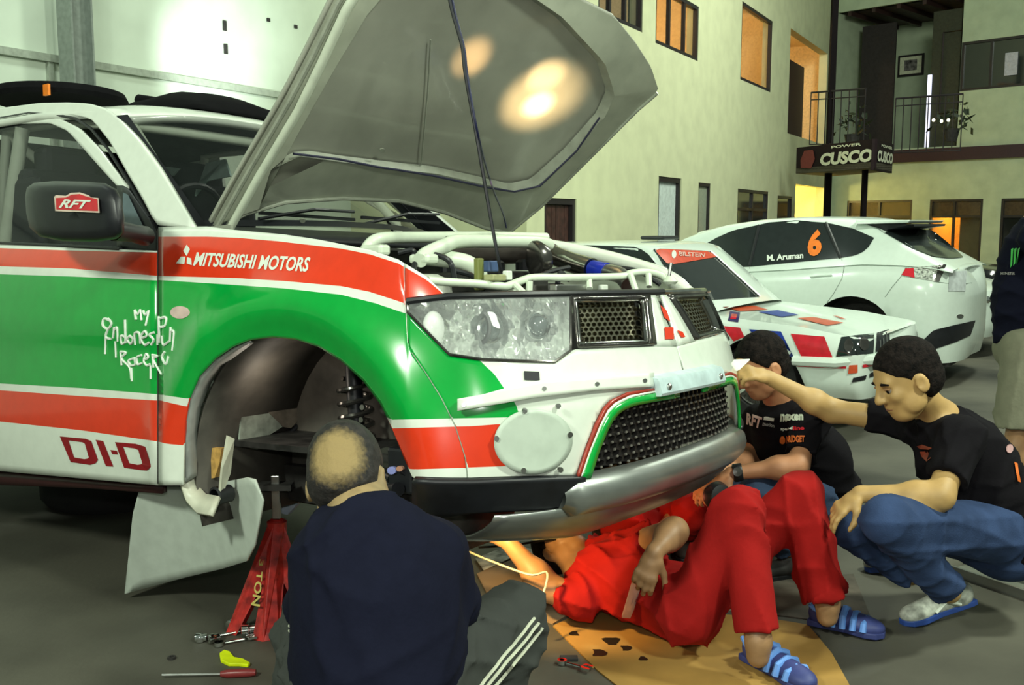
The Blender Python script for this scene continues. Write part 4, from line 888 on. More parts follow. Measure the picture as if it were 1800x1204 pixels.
# ---- facing wall
pE = A_.wld([(uE, 0, 0)])[0]; dB = az([.697, -.717, 0]); B_ = Frame(pE, dB, [-dB[1], dB[0], 0], [0, 0, 1])
b1 = hole(B_, [(1689, 74), (1689, 159), (1800, 62), (1800, 152)]); k = (b1[1] - b1[0]); b1[1] += k * .6
b2 = hole(B_, [(1487, 354), (1487, 470), (1601, 350), (1601, 470)]); b2[2] = .0
b3 = hole(B_, [(1632, 351), (1632, 470), (1725, 349), (1725, 470)]); b3[2] = .0
b4 = hole(B_, [(1757, 349), (1757, 470), (1800, 348), (1800, 470)]); b4[2] = .0; b4[1] += 1.2
rec = hole(B_, [(1466, 25), (1466, 262), (1688, 5), (1688, 262)]); rec[0] = 0.; rec[3] = 7.2
uBe = B_.onv(2050, 300, 0)[0]
wallgrid('wall_facing', B_, 0, uBe, 0, 8.6, [b1, b2, b3, b4, rec], GREYG, label='grey-green rendered wall facing the yard')
bz = B_.onv(1700, 268, 0)[2]; o = MB().box(((uBe + 0) / 2, -.04, bz - .02), (uBe, .12, .32)).build('trim_2', mat('dark_band', (.03, .010, .018), .5)); o.matrix_world = B_.M; tag(o, 'dark maroon band along the facing wall below the upper floor', kind='structure')
window(B_, b1, (.30,), glass=DARKGLASS, label='wide dark upper window at the right edge'); roombox(B_, b1, .8, DIM)
o = MB().box((b1[0] + (b1[1] - b1[0]) * .50, .03, (b1[2] + b1[3]) / 2 - .05), (.30, .02, (b1[3] - b1[2]) * .45)).build('window_blind', mat('pale_blind', (.42, .42, .48), .6)); o.matrix_world = B_.M; tag(o, 'pale square panel behind the wide dark upper window', 'blind')
BRW = mat('brown_panel', (.22, .13, .055), .5, var=.1)
for i, h in enumerate((b2, b3, b4)):
    r = window(B_, h, ((.5,), (.46,), (.5,))[i], (.78,), label=('brown ground floor window bay beside the balcony posts', 'ground floor bay with one orange lit leaf', 'brown ground floor bay at the right edge')[i])
    u0, u1, w0, w1_ = h
    MB().box(((u0 + u1) / 2, .09, w0 + (w1_ - w0) * .89), (u1 - u0 - .1, .03, (w1_ - w0) * .2)).build('header_panel', BRW, r)
roombox(B_, b2, .9, mat('dim_brown_room', (.10, .05, .03), .8), v0=.23, grow=.0)
roombox(B_, b3, 1.6, mat('orange_room', (.85, .58, .20), .8), 45, (1, .62, .15), grow=.0); roombox(B_, b4, 1.2, mat('dim_room', (.1, .08, .08)), v0=.23, grow=.0)
u0, u1, w0, w1_ = b3; o = MB().box((u0 + (u1 - u0) * .74, .35, 1.2), ((u1 - u0) * .48, .04, 2.4)).build('partition', mat('olive_partition', (.20, .17, .08), .4)); o.matrix_world = B_.M; tag(o, 'olive panel inside the ground floor bay beside the orange light', kind='structure')
# recessed balcony room
r0, r1, z0, z1 = rec
mb = MB(); dpt = 3.0
P_ = [(0.02, 0, z0), (r1, 0, z0), (r1, 0, z1), (0.02, 0, z1)]; Q_ = [(a, dpt, b) for a, _, b in P_]
for nm_, f_ in (('wall_balcony_back', (4, 5, 6, 7)), ('floor_balcony', (0, 1, 5, 4)), ('wall_balcony_right', (1, 2, 6, 5)), ('wall_balcony_left', (3, 0, 4, 7))):
    o = raw(nm_, [(P_ + Q_)[i] for i in f_], [(0, 1, 2, 3)], GREYG, None, False); o.matrix_world = B_.M; tag(o, 'grey-green ' + nm_.replace('_', ' ') + ' of the recess', kind='structure')
o = MB().box((r1 / 2, dpt / 2 + .1, z1 + .05), (r1, dpt, .1)).build('ceiling', mat('dark_timber_ceiling', (.045, .018, .014), .6, var=.3, scale=6)); o.matrix_world = B_.M; tag(o, 'dark timber ceiling of the recessed balcony', kind='structure')
for k in range(5):
    o = MB().box((r1 * (k + .5) / 5, dpt / 2, z1 - .06), (.10, dpt - .1, .12)).build('beam_%d' % (k + 1), mat('dark_beam', (.03, .012, .01), .6)); o.matrix_world = B_.M; tag(o, kind='structure')
def recq(px0, px1, v): return B_.onv(px0, 150, v)[0], B_.onv(px1, 150, v)[0]
for i, (a, b, v, m, lab) in enumerate(((1513, 1572, .9, mat('smoked_screen', (.030, .026, .026), .8, spec=.2), 'dark full height screen in the recessed balcony beside the sign'), (1636, 1686, .35, mat('olive_screen', (.045, .048, .033), .8, spec=.2), 'dark full height screen at the right end of the balcony'))):
    x0, x1 = recq(a, b, v); o = MB().box(((x0 + x1) / 2, v, (z0 + 6.9) / 2), (x1 - x0, .05, 6.9 - z0)).build('screen_panel', m); o.matrix_world = B_.M; tag(o, lab, 'screen')
x0, x1 = recq(1630, 1638, .30); o = MB().box(((x0 + x1) / 2, .30, z0 + .95), (.10, .04, 1.9)).build('strip_light', mat('strip_glow', (.75, .78, 1.0), .4, emit=1.0)); o.matrix_world = B_.M; tag(o, 'thin upright white light strip on the balcony', 'light')
# picture
pc = Frame(B_.wld([(0, dpt - .06, 0)])[0], B_.B[0], B_.B[1], B_.B[2]); ph = hole(pc, [(1579, 97), (1579, 134), (1624, 95), (1624, 133)])
pt = thing('framed_picture', 'small framed picture hanging on the balcony back wall', 'picture', matrix=pc.M); u0, u1, w0, w1_ = ph
MB().box(((u0 + u1) / 2, 0, (w0 + w1_) / 2), (u1 - u0, .04, w1_ - w0)).build('picture_frame', FRAME, pt); MB().box(((u0 + u1) / 2, -.022, (w0 + w1_) / 2), (u1 - u0 - .12, .01, w1_ - w0 - .12)).build('mount', mat('mount_cream', (.6, .62, .45), .6), pt)
MB().box(((u0 + u1) / 2, -.03, (w0 + w1_) / 2), ((u1 - u0) * .5, .01, (w1_ - w0) * .5)).build('print', mat('print_grey', (.16, .15, .14), .6, var=.4, scale=8), pt)
# balcony posts, rail, sign box
RAILM = mat('rail_black', (.015, .012, .016), .45)
def wp(px, py, d): return W(px, py, d)
def zof(py, d): return EYE + (390 - py) / FPX * d
pa = ground(1400, 430)  # only for direction
def at_d(px, d):
    p = W(px, 390, d); return np.array([p[0], p[1], 0])
S0, S1, S2, S3 = at_d(1396, 22.6), at_d(1532, 20.2), at_d(1564, 21.6), at_d(1455, 24.0)
zt_, zb_ = zof(252, 21), zof(300, 21)
sg = thing('sign_box', 'black balcony fascia sign with white lettering, above the yard', 'sign', loc=(0, 0, 0))
def quadbox(nm, a, b, z0, z1, th, m, par):
    n = np.cross(b - a, [0, 0, 1]); n /= np.linalg.norm(n); return MB().hexa([a + [0, 0, z0], b + [0, 0, z0], b + [0, 0, z1], a + [0, 0, z1]], [a - n * th + [0, 0, z0], b - n * th + [0, 0, z0], b - n * th + [0, 0, z1], a - n * th + [0, 0, z1]]).build(nm, m, par)
SGN = mat('sign_black', (.013, .006, .008), .7, spec=.2)
quadbox('sign_front', S0, S1, zb_, zt_, .06, SGN, sg); quadbox('sign_side', S1, S2, zb_ - .04, zt_, .06, SGN, sg)
def on_seg(a, b, s, z, o=.02):
    n = np.cross(b - a, [0, 0, 1]); n /= np.linalg.norm(n); return a + (b - a) * s + n * o + [0, 0, z]
def segtext(body, a, b, s0, s1, z0, z1, m, **k):
    v, f = text_mesh(body, k.get('shear', 0), k.get('bold', .03)); mn, mx = v.min(0), v.max(0); t = (v - mn) / (mx - mn)
    raw('lettering', [on_seg(a, b, s0 + (s1 - s0) * x, z0 + (z1 - z0) * y) for x, y in t], f, m, sg, False)
SWH = mat('sign_white', (.62, .64, .50), .5); SRED = mat('sign_red', (.16, .02, .02), .5)
hh = zt_ - zb_
segtext('CUSCO', S0, S1, .34, .99, zb_ + hh * .22, zb_ + hh * .68, SWH, shear=.1, bold=.05); segtext('POWER', S0, S1, .48, .85, zb_ + hh * .82, zb_ + hh * .92, SWH)
segtext('CUSCO', S1, S2, .12, .96, zb_ + hh * .25, zb_ + hh * .65, SWH, shear=.1, bold=.05); segtext('POWER', S1, S2, .3, .9, zb_ + hh * .78, zb_ + hh * .88, SWH)
raw('sign_logo', [on_seg(S0, S1, s, zb_ + hh * t) for s, t in ((.08, .2), (.22, .15), (.27, .5), (.24, .85), (.12, .85), (.07, .5))], [tuple(range(6))], SRED, sg, False)
o = MB().prism([S0 + [0, 0, zb_], S1 + [0, 0, zb_], S2 + [0, 0, zb_], S3 + [0, 0, zb_]], (0, 0, .12)).build('slab_balcony', mat('slab_dark', (.20, .18, .13), .7)); tag(o, 'balcony slab behind the sign', kind='structure')
for i, (px, d) in enumerate(((1453, 22.4), (1517, 21.0))):
    p = at_d(px, d); hgt = zof(8, d) if i == 0 else zb_
    o = MB().box(p + [0, 0, hgt / 2], (.13 if i == 0 else .09, .13, hgt)).build('pillar_%d' % (i + 1), mat('post_black', (.006, .004, .005), .8, spec=.1)); tag(o, ('tall black post carrying the balcony and its roof', 'thinner black post under the balcony')[i], kind='structure')
def railing(label, pts, ys_top, d_, n):
    r = thing('balcony_railing', label, 'railing'); a, b = pts; za, zb2 = ys_top
    for dz in (0, -.16, -1.15): MB().tube([a + [0, 0, za + dz], b + [0, 0, zb2 + dz]], .022 if dz == 0 else .014, 6).build('rail', RAILM, r)
    for k in range(n + 1):
        p = a + (b - a) * k / n; z = za + (zb2 - za) * k / n; MB().tube([p + [0, 0, z - 1.15], p + [0, 0, z]], .012, 5).build('baluster', RAILM, r)
railing('black balcony railing left of the dark screen, above the sign', (at_d(1418, 22.8), at_d(1512, 21.6)), (zof(168, 22.8), zof(161, 21.6)), 0, 7)
railing('black balcony railing right of the sign, before the picture', (at_d(1565, 21.8), at_d(1681, 20.8)), (zof(178, 21.8), zof(170, 20.8)), 0, 8)
# potted plants on the balcony
def bush(name, label, c, r, h, m, n=60):
    mb = MB(); rg = np.random.RandomState(5)
    for k in range(n):
        d = rg.normal(size=3); d /= np.linalg.norm(d); d[2] = abs(d[2]); p = np.array(c) + d * np.array([r, r, h]) * rg.uniform(.4, 1); t = rg.normal(size=3) * .06; s = rg.normal(size=3) * .03
        mb.add([p, p + t + s, p + 2 * t, p + t - s], [(0, 1, 2, 3)])
    rt = thing(name, label, 'plant', loc=(0, 0, 0)); o = mb.build('foliage', m, rt); o['kind'] = 'stuff'
    MB().lathe(np.array(c) - [0, 0, .30], (0, 0, 1), [(.12, 0), (.17, .25), (.18, .28), (.0001, .28)], 14).build('pot', DARK, rt)
LEAF = mat('dark_leaf', (.02, .03, .015), .5)
bush('potted_plant', 'dark potted plant behind the balcony railing above the sign', at_d(1492, 23.0) + [0, 0, zt_ + .35], .4, .7, LEAF); bush('potted_plant', 'dark potted plant at the right end of the balcony railing', at_d(1664, 22.2) + [0, 0, zt_ + .40], .45, .6, LEAF)
for k, (x, y) in enumerate(((1641, 211), (1655, 213), (1667, 211))):
    o = MB().ball(W(x, y, 20.6), .035, 8).build('fairy_light', mat('bulb_glow', (1, .95, .6), .4, emit=2.5), None, True); tag(o, ('tiny lit bulb on the balcony, leftmost of the row of three', 'middle and brightest of the three tiny bulbs on the balcony', 'rightmost of the three tiny bulbs on the balcony')[k], 'light', 'row of three tiny bulbs on the balcony')
# ---- white warehouse wall on the left
Wh = Frame((-3.65, 11, 0), A_.B[0], A_.B[1], A_.B[2])
wallgrid('wall_left', Wh, -12, 11.0, 0, 9, [], WHW, label='white warehouse wall behind the pickup')
z = (Wh.onv(60, 102, 0)[2] + Wh.onv(320, 138, 0)[2]) / 2
o = MB().box((-1, -.03, z), (22, .06, .07)).build('trim_3', mat('wall_joint', (.34, .38, .31), .7)); o.matrix_world = Wh.M; tag(o, 'grey horizontal joint along the warehouse wall', kind='structure')
uc = Wh.onv(86, 150, 0)[0]; o = MB().box((uc, -.02, z / 2), (.05, .05, z)).build('trim_4', mat('wall_joint', (.34, .38, .31))); o.matrix_world = Wh.M; tag(o, 'grey upright joint left of the steel column', kind='structure')
uc = Wh.onv(134, 80, -.3)[0]; cm = MB()
cm.box((uc, -.3, 4.5), (.20, .02, 9)); cm.box((uc - .11, -.3, 4.5), (.02, .2, 9)); cm.box((uc + .11, -.3, 4.5), (.02, .2, 9)); o = cm.build('column_1', mat('steel_column_grey', (.20, .23, .20), .6)); o.matrix_world = Wh.M; tag(o, 'grey steel column in front of the warehouse wall', kind='structure')
for q in ((395, 45), (397, 86), (472, 35), (520, 47)):
    p = Wh.onv(q[0], q[1], -.012); o = MB().box(p, (.05, .015, .11 if q[0] < 450 else .04)).build('wall_hook', DARK); o.matrix_world = Wh.M; tag(o, {395: 'dark mark high on the warehouse wall, upper of two in line', 397: 'dark mark on the warehouse wall, lower of two in line', 472: 'small dark mark beside the bonnet on the warehouse wall', 520: 'tiny dark mark nearest the bonnet edge on the wall'}[q[0]], 'wall mark')
# ================================================================== BACKGROUND CARS
def carbody(root, Wd, L, zt, zb, D=(.35, .3), n=2.8, arches=(), tumble=.06, roof=None, rise=.02, hoodc=None, m=WHITE, gh=None, solid=False, u_off=0., back_taper=1.):
    """u from -L to 0 (+u_off); v 0..Wd ; returns list of body meshes"""
    hw = Wd / 2
    th = np.linspace(0, math.pi / 2, 12)
    ns = [(-D[0] + D[0] * math.cos(a) ** (2 / n), hw * math.sin(a) ** (2 / n)) for a in th]          # nose: from centre to the flank
    bs = [(-L + D[1] - D[1] * math.cos(a) ** (2 / n), hw * math.sin(a) ** (2 / n)) for a in th[::-1]]
    side = [(u, hw) for u in np.linspace(-D[0], -L + D[1], 60)[1:-1]]
    out = ns + side + bs; m_ = len(out); R = 14; V = []
    def zarch(u):
        z = zb
        for uc, r, zc in arches:
            if abs(u - uc) < r: z = max(z, zc + math.sqrt(r * r - (u - uc) ** 2))
        return z
    for sgn in (-1, 1):
        for (u, h) in out:
            a, b = zarch(u), zt(u)
            for j in range(R):
                t = j / (R - 1); z = a + (b - a) * t; q = (z - zb) / (b - zb)
                ins = .05 * max(0, 1 - q / .3) ** 2 + tumble * max(0, (q - .7) / .3) ** 2; k = max(0, h - ins * (h / hw)); uu = u
                if u > -D[0]: uu = u - ins * (1 - h / hw) * 1.2 - .04 * max(0, q - .5) * (1 - h / hw)
                if u < -L + D[1]: uu = u + ins * (1 - h / hw)
                V.append((uu + u_off, hw + sgn * k, z))
    F_ = []
    for s in range(2):
        o = s * m_ * R
        for i in range(m_ - 1):
            for j in range(R - 1):
                q = [o + i * R + j, o + (i + 1) * R + j, o + (i + 1) * R + j + 1, o + i * R + j + 1]
                F_.append(tuple(q if s == 0 else q[::-1]))
    body = raw('body', V, F_, m, root)
    K = 11; V2 = []
    for i in range(m_):
        a = np.array(V[i * R + R - 1]); b = np.array(V[m_ * R + i * R + R - 1])
        for k in range(K):
            s = k / (K - 1); p = a * (1 - s) + b * s; p[2] += rise * math.sin(math.pi * s) ** .7; V2.append(p)
    deck = raw('bonnet_and_deck', V2, [(i * K + k, i * K + k + 1, (i + 1) * K + k + 1, (i + 1) * K + k) for i in range(m_ - 1) for k in range(K - 1)], m, root)
    g = None
    if gh:
        us, zr, hb, slope = gh     # stations, roof heights, base half width, inward slope
        uu = np.linspace(us[0], us[-1], 40); V3 = []; J = 7; K = 9
        for u in uu:
            z1 = np.interp(u, us, zr); z0 = zt(u) - .03
            col = []
            for j in range(J):
                z = z0 + (z1 - .05 - z0) * j / (J - 1) if z1 - .05 > z0 else z0; col.append((hb - slope * max(0, z - z0), z))
            hwt = col[-1][0]
            top = [(hwt * math.cos(a) , col[-1][1] + min(.05, max(0, z1 - z0)) * math.sin(a) ** .6) for a in np.linspace(0, math.pi, K)[1:-1]]
            ring = [(hw - a, z) for a, z in col] + [(hw - a, z) for a, z in top] + [(hw + a, z) for a, z in col[::-1]]
            V3 += [(u + u_off, v, z) for v, z in ring]
        N3 = len(ring); g = raw('cabin', V3, [(i * N3 + k, i * N3 + k + 1, (i + 1) * N3 + k + 1, (i + 1) * N3 + k) for i in range(len(uu) - 1) for k in range(N3 - 1)], m, root)
    for uc, r, zc in arches:
        for sgn in (-1, 1):
            a = np.linspace(-.5, math.pi + .5, 20); v0 = hw + sgn * (hw - .04); v1 = hw + sgn * (hw - .36)
            raw('arch_liner', [(uc + r * .99 * math.cos(q) + u_off, v, zc + r * .99 * math.sin(q)) for v in (v0, v1) for q in a] , [(i, i + 1, 21 + i, 20 + i) for i in range(19)] + [tuple(range(20, 40))], DARK, root, False)
    return [x for x in (body, deck, g) if x]
def wheel(root, c, r, side, rimm=STEEL, w=.2):
    t = MB().lathe(c, (0, side, 0), [(r * .62, -w), (r * .93, -w), (r, -w + .03), (r, -.03), (r * .93, 0), (r * .66, 0), (r * .62, -.03)], 28).build('tyre', RUBBER, root, True)
    mb = MB(); mb.lathe(c, (0, side, 0), [(r * .64, -.03), (r * .60, -.01), (r * .58, -.05)], 28)
    for k in range(5):
        a = 2 * math.pi * k / 5; d = np.array([math.cos(a), 0, math.sin(a)]); c_ = np.array(c) + np.array([0, side * -.03, 0]); mb.tube([c_ + d * r * .08, c_ + d * r * .6], [.035, .025], 6)
    mb.lathe(np.array(c) + np.array([0, -.03 * side, 0]), (0, side, 0), [(r * .14, -.02), (r * .14, .01), (.0001, .015)], 12); mb.build('wheel_rim', rimm, t, True)
RALLYW = mat('white_car_paint', (.74, .84, .76), .2, coat=.6, var=.01)
cF = np.array([_F[0], _F[1], 0]); cF /= np.linalg.norm(cF); cL = np.array([-cF[1], cF[0], 0])
# ---- boxy white saloon with red and blue stripes
BM = Frame((2.412, 6.625, 0), cF, cL, [0, 0, 1])
bm_ = thing('striped_saloon', 'boxy white saloon car with red and blue slanted stripes, parked behind the pickup nose', 'car', matrix=BM.M)
bz_ = lambda u: float(np.interp(u, [-4.3, -3.4, -1.45, -1.3, -.5, -.12, .1], [.86, .92, .83, .775, .718, .665, .63]))
ar = [(-.80, .33, .30), (-3.36, .33, .30)]
bl = carbody(bm_, 1.65, 4.25, bz_, .24, D=(.16, .2), n=3.4, arches=ar, rise=.004, gh=([-3.75, -3.35, -2.9, -2.2, -1.80, -1.70, -1.18], [.93, 1.20, 1.275, 1.295, 1.29, 1.26, .80], .80, .38), m=RALLYW)
BS = caster(bl, BM)
for uc in (-.80, -3.36):
    wheel(bm_, (uc, .06, .30), .30, -1); wheel(bm_, (uc, 1.59, .30), .30, 1)
bands('side_glass', BS, lin(990, 1153, 14), [[(990, 427), (1005, 431), (1119, 435), (1136, 442), (1153, 463)], [(990, 430), (1052, 438), (1110, 452), (1153, 464)]], [DARKGLASS], bm_, off=.006)
bands('windscreen', BS, lin(1151, 1334, 22), [[(1151, 441), (1160, 438), (1245, 442), (1262, 455), (1334, 521)], [(1151, 443), (1172, 470), (1192, 503), (1235, 529), (1300, 524), (1334, 522)]], [DARKGLASS], bm_, off=.006)
bands('windscreen_band', BS, lin(1152, 1258, 12), [[(1152, 441.5), (1160, 439), (1245, 443), (1258, 452)], [(1152, 443), (1174, 467), (1200, 463), (1258, 453)]], [mat('red_band', (.62, .06, .02), .35)], bm_, off=.010)
lettering('BILSTEIN', [(1191, 444), (1238, 447), (1236, 454), (1193, 452)], BS, mat('band_text', (.62, .40, .34), .5), bm_, .014)
disc('band_emblem', BS, (1183, 449), 4, 7, WHITE, bm_, .014, .002, 12)
DG = mat('stripe_blue', (.01, .04, .32), .3)
SR = mat('stripe_red', (.62, .015, .03), .25, coat=.5); SR2 = mat('stripe_orange_red', (.62, .09, .03), .3)
def bandq(nm, q, m, par, surf, off=.005, n=6):
    q = np.array(q, float); V = []
    for t in np.linspace(0, 1, n):
        for s in np.linspace(0, 1, n): V.append((1 - t) * ((1 - s) * q[0] + s * q[1]) + t * ((1 - s) * q[3] + s * q[2]))
    return raw(nm, surf(V, off), [(j * n + i, (j + 1) * n + i, (j + 1) * n + i + 1, j * n + i + 1) for j in range(n - 1) for i in range(n - 1)], m, par)
for q, m in (([(1269, 540), (1326, 538), (1350, 545), (1300, 548)], SR2), ([(1332, 549), (1367, 546), (1404, 554), (1374, 558)], DG), ([(1401, 560), (1429, 558), (1483, 568), (1454, 573)], SR2), ([(1463, 555), (1474, 557), (1488, 562), (1479, 561)], SR2),
             ([(1269, 573), (1301, 576), (1309, 592), (1290, 600)], SR), ([(1317, 579), (1373, 583), (1396, 628), (1350, 620)], DG), ([(1390, 587), (1449, 592), (1465, 631), (1409, 627)], SR), ([(1283, 548), (1301, 550), (1298, 567), (1280, 564)], mat('badge_navy', (.03, .02, .12), .4))):
    bandq('stripe', q, m, bm_, BS)
bandq('badge_mark', [(1286, 553), (1296, 554), (1294, 562), (1284, 561)], SR, bm_, BS, .008)
bandq('headlamp', [(1479, 593), (1536, 587), (1534, 621), (1470, 627)], DARKGLASS, bm_, BS, .006); bandq('grille', [(1541, 586), (1562, 580), (1564, 613), (1538, 619)], BLACK, bm_, BS, .006)
for q in ((1492, 608), (1518, 605)): disc('lamp_ring', BS, q, 8, 11, SMOKE, bm_, .010, .004, 16)
for x in (1544, 1550, 1556): bandq('grille_bar', [(x, 586), (x + 2, 586), (x + 2, 615), (x, 616)], STEEL, bm_, BS, .010, 3)
bandq('bumper_stripe', [(1400, 640), (1488, 644), (1488, 648), (1402, 644)], SR, bm_, BS, .008); bandq('indicator', [(1493, 642), (1507, 641), (1507, 655), (1491, 657)], SR2, bm_, BS, .008); bandq('bumper_stripe', [(1515, 641), (1545, 636), (1546, 641), (1516, 646)], SR, bm_, BS, .008)
for q in ([(1500, 664), (1522, 659), (1520, 667), (1498, 672)], [(1528, 655), (1546, 650), (1545, 658), (1527, 663)]): bandq('bumper_slot', q, BLACK, bm_, BS, .008)
MB().tube([BS([(1395, 634)], .01)[0], BS([(1470, 637)], .02)[0], BS([(1530, 632)], .03)[0], BS([(1556, 626)], .03)[0]], .035, 8).build('bumper', RALLYW, bm_, True)
q = BS([(1160, 425)], 0)[0]; MB().box(q + np.array([-.1, .2, .03]), (.22, .30, .03)).build('roof_vent', BLACK, bm_, bev=.02)
MB().tube([BS([(1150, 440)], .01)[0], BS([(1192, 503)], .01)[0], BS([(1235, 529)], .01)[0]], .008, 6).build('screen_trim', BLACK, bm_, True)
MB().tube([BS([(1247, 443)], .012)[0], BS([(1262, 456)], .012)[0], BS([(1334, 522)], .012)[0]], .010, 6).build('screen_trim', STEEL, bm_, True)
# ---- white hatchback number 6 (its tail towards the right)
SU = Frame((3.686, 8.539, 0), cF, cL, [0, 0, 1])
su_ = thing('white_hatchback', 'white five-door hatchback with an orange 6 on its rear side window', 'car', matrix=SU.M)
sz = lambda u: float(np.interp(u, [-4.2, -4.0, -3.0, -2.3, -1.8, -1.3, -.7, -.35, -.1, .1, .26], [.60, .72, .90, .96, 1.0, 1.04, 1.10, 1.10, 1.08, 1.04, 1.0]))
sl = carbody(su_, 1.78, 4.28, lambda u: sz(u + .17), .22, D=(.42, .5), n=3.0, arches=[(-.75 - .17, .385, .40), (-3.3 - .17, .35, .36)], u_off=.17, tumble=.09,
             gh=([-3.35, -2.95, -2.65, -2.30, -1.90, -1.50, -1.10, -.90, -.58, -.10], [.93, 1.16, 1.32, 1.43, 1.485, 1.505, 1.50, 1.485, 1.32, 1.05], .84, .42), m=RALLYW)
SS = caster(sl, SU)
for uc in (-.75, -3.3): wheel(su_, (uc, .07, .33), .31, -1, SMOKE); wheel(su_, (uc, 1.71, .33), .31, 1, SMOKE)
bands('side_glass', SS, lin(1232, 1536, 34), [[(1232, 434), (1262, 417), (1290, 405), (1350, 392), (1400, 388), (1455, 392), (1500, 402), (1536, 418)], [(1232, 436), (1270, 470), (1320, 469), (1400, 461), (1475, 454), (1500, 450), (1515, 445), (1530, 432), (1536, 420)]], [DARKGLASS], su_, off=.006)
for p in ([(1335, 396), (1318, 468)], [(1452, 392), (1478, 454)]):
    MB().tube(SS(densify(p, 10), .009), .016, 6).build('window_pillar', BLACK, su_, True)
OR = mat('number_orange', (.95, .20, .0), .4)
lettering('6', [(1423, 405), (1447, 403), (1444, 450), (1419, 452)], SS, OR, su_, .014, bold=.05); lettering('M. Aruman', [(1349, 449), (1413, 444), (1413, 455), (1349, 460)], SS, WHITE, su_, .014, bold=.03)
bands('hatch_glass', SS, lin(1556, 1692, 16), [[(1556, 409), (1580, 398), (1640, 405), (1665, 425), (1692, 452)], [(1556, 411), (1600, 436), (1640, 452), (1670, 455), (1692, 453)]], [DARKGLASS], su_, off=.008)
# spoiler
a = SU.onv(1528, 384, .30); mb = MB()
mb.hexa([(-.78, .12, 1.47), (-.78, 1.66, 1.47), (-.32, 1.62, 1.465), (-.32, .16, 1.465)], [(-.78, .10, 1.43), (-.78, 1.68, 1.43), (-.34, 1.60, 1.44), (-.34, .18, 1.44)]); mb.build('spoiler', RALLYW, su_, bev=.01)
mb = MB(); mb.hexa([(-.70, .20, 1.43), (-.70, 1.58, 1.43), (-.30, 1.58, 1.43), (-.30, .20, 1.43)], [(-.62, .24, 1.36), (-.62, 1.54, 1.36), (-.30, 1.54, 1.41), (-.30, .24, 1.41)]); mb.build('spoiler_underside', BLACK, su_)
bandq('tail_lamp', [(1592, 471), (1663, 466), (1650, 496), (1584, 485)], mat('clear_lamp', (.55, .58, .52), .12, coat=.5, var=.3, scale=60), su_, SS, .008); bandq('red_lamp', [(1592, 473), (1606, 472), (1608, 489), (1585, 484)], SR, su_, SS, .012); bandq('lamp_edge', [(1650, 467), (1663, 466), (1650, 496), (1641, 495)], SMOKE, su_, SS, .011)
MB().tube(SS(densify([(1425, 487), (1445, 485), (1463, 484)], 8), .012), .010, 6).build('door_handle', RALLYW, su_, True)
GAP = mat('panel_gap', (.25, .30, .26), .6)
for p in ([(1480, 456), (1484, 470), (1480, 490), (1466, 515), (1448, 540)], [(1318, 470), (1314, 500), (1310, 530)], [(1584, 486), (1568, 505), (1556, 522)], [(1530, 384), (1540, 400), (1556, 411)], [(1650, 496), (1680, 500), (1708, 497)]):
    MB().tube(SS(densify(p, 8), .001), .0035, 5).build('panel_seam', GAP, su_, True)
bandq('plate_recess', [(1668, 478), (1698, 476), (1696, 512), (1666, 512)], mat('plate_recess', (.52, .56, .56), .3), su_, SS, .006)
bands('diffuser', SS, lin(1622, 1712, 12), [[(1622, 598), (1640, 580), (1680, 570), (1712, 563)], [(1622, 601), (1634, 616), (1680, 600), (1706, 588), (1712, 565)]], [BLACK], su_, off=.012)
MB().lathe(SU.onv(1668, 607, .28), (1, -.1, 0), [(.05, -.1), (.055, .05), (.045, .05), (.045, -.08)], 16).build('exhaust_tip', STEEL, su_, True)
MB().box((-.3, .9, .24), (.7, 1.4, .12)).build('rear_underbody', DARK, su_)
disc('badge', SS, (1687, 556), 6, 4, STEEL, su_, .006, .003, 10)
# ---- two more parked cars beyond
for nm, lab, px, py, D_, m, hl in (('white_car', 'white parked car nose showing between the hatchback and the standing man', 1752, 600, 10.3, RALLYW, True), ('black_car', 'black parked car farthest away, behind the hatchback tail', 1790, 520, 13.5, GLOSSBLACK, False)):
    p = W(px, 430, D_); fr = Frame((p[0], p[1], 0), cF, cL, [0, 0, 1]); r = thing(nm, lab, 'car', matrix=fr.M)
    bl2 = carbody(r, 1.72, 4.3, lambda u: float(np.interp(u, [-4.3, -3.2, -1.3, -.3, 0], [.95, .98, .92, .78, .70])), .22, D=(.35, .3), n=2.6, arches=[(-.85, .33, .31), (-3.4, .33, .31)], gh=([-4.0, -3.4, -2.6, -2.0, -1.15], [.98, 1.36, 1.44, 1.41, .92], .80, .40), m=m)
    for uc in (-.85, -3.4): wheel(r, (uc, .06, .31), .30, -1); wheel(r, (uc, 1.66, .31), .30, 1)
    CS = caster(bl2, fr)
    for v, o_ in ((.28, 1), (1.44, -1)): MB().ball((-.16, v, .62), (.10, .17, .07), 14).build('headlamp', CHROME, r, True)
    MB().box((-.04, .86, .38), (.06, .9, .16)).build('lower_grille', BLACK, r)
    for sgn in (-1, 1): MB().hexa([(-1.5, .86 + sgn * .80, 1.0), (-3.3, .86 + sgn * .80, 1.02), (-3.1, .86 + sgn * .67, 1.34), (-2.1, .86 + sgn * .67, 1.34)], [(-1.5, .86 + sgn * .78, 1.0), (-3.3, .86 + sgn * .78, 1.02), (-3.1, .86 + sgn * .65, 1.34), (-2.1, .86 + sgn * .65, 1.34)]).build('side_glass', DARKGLASS, r)
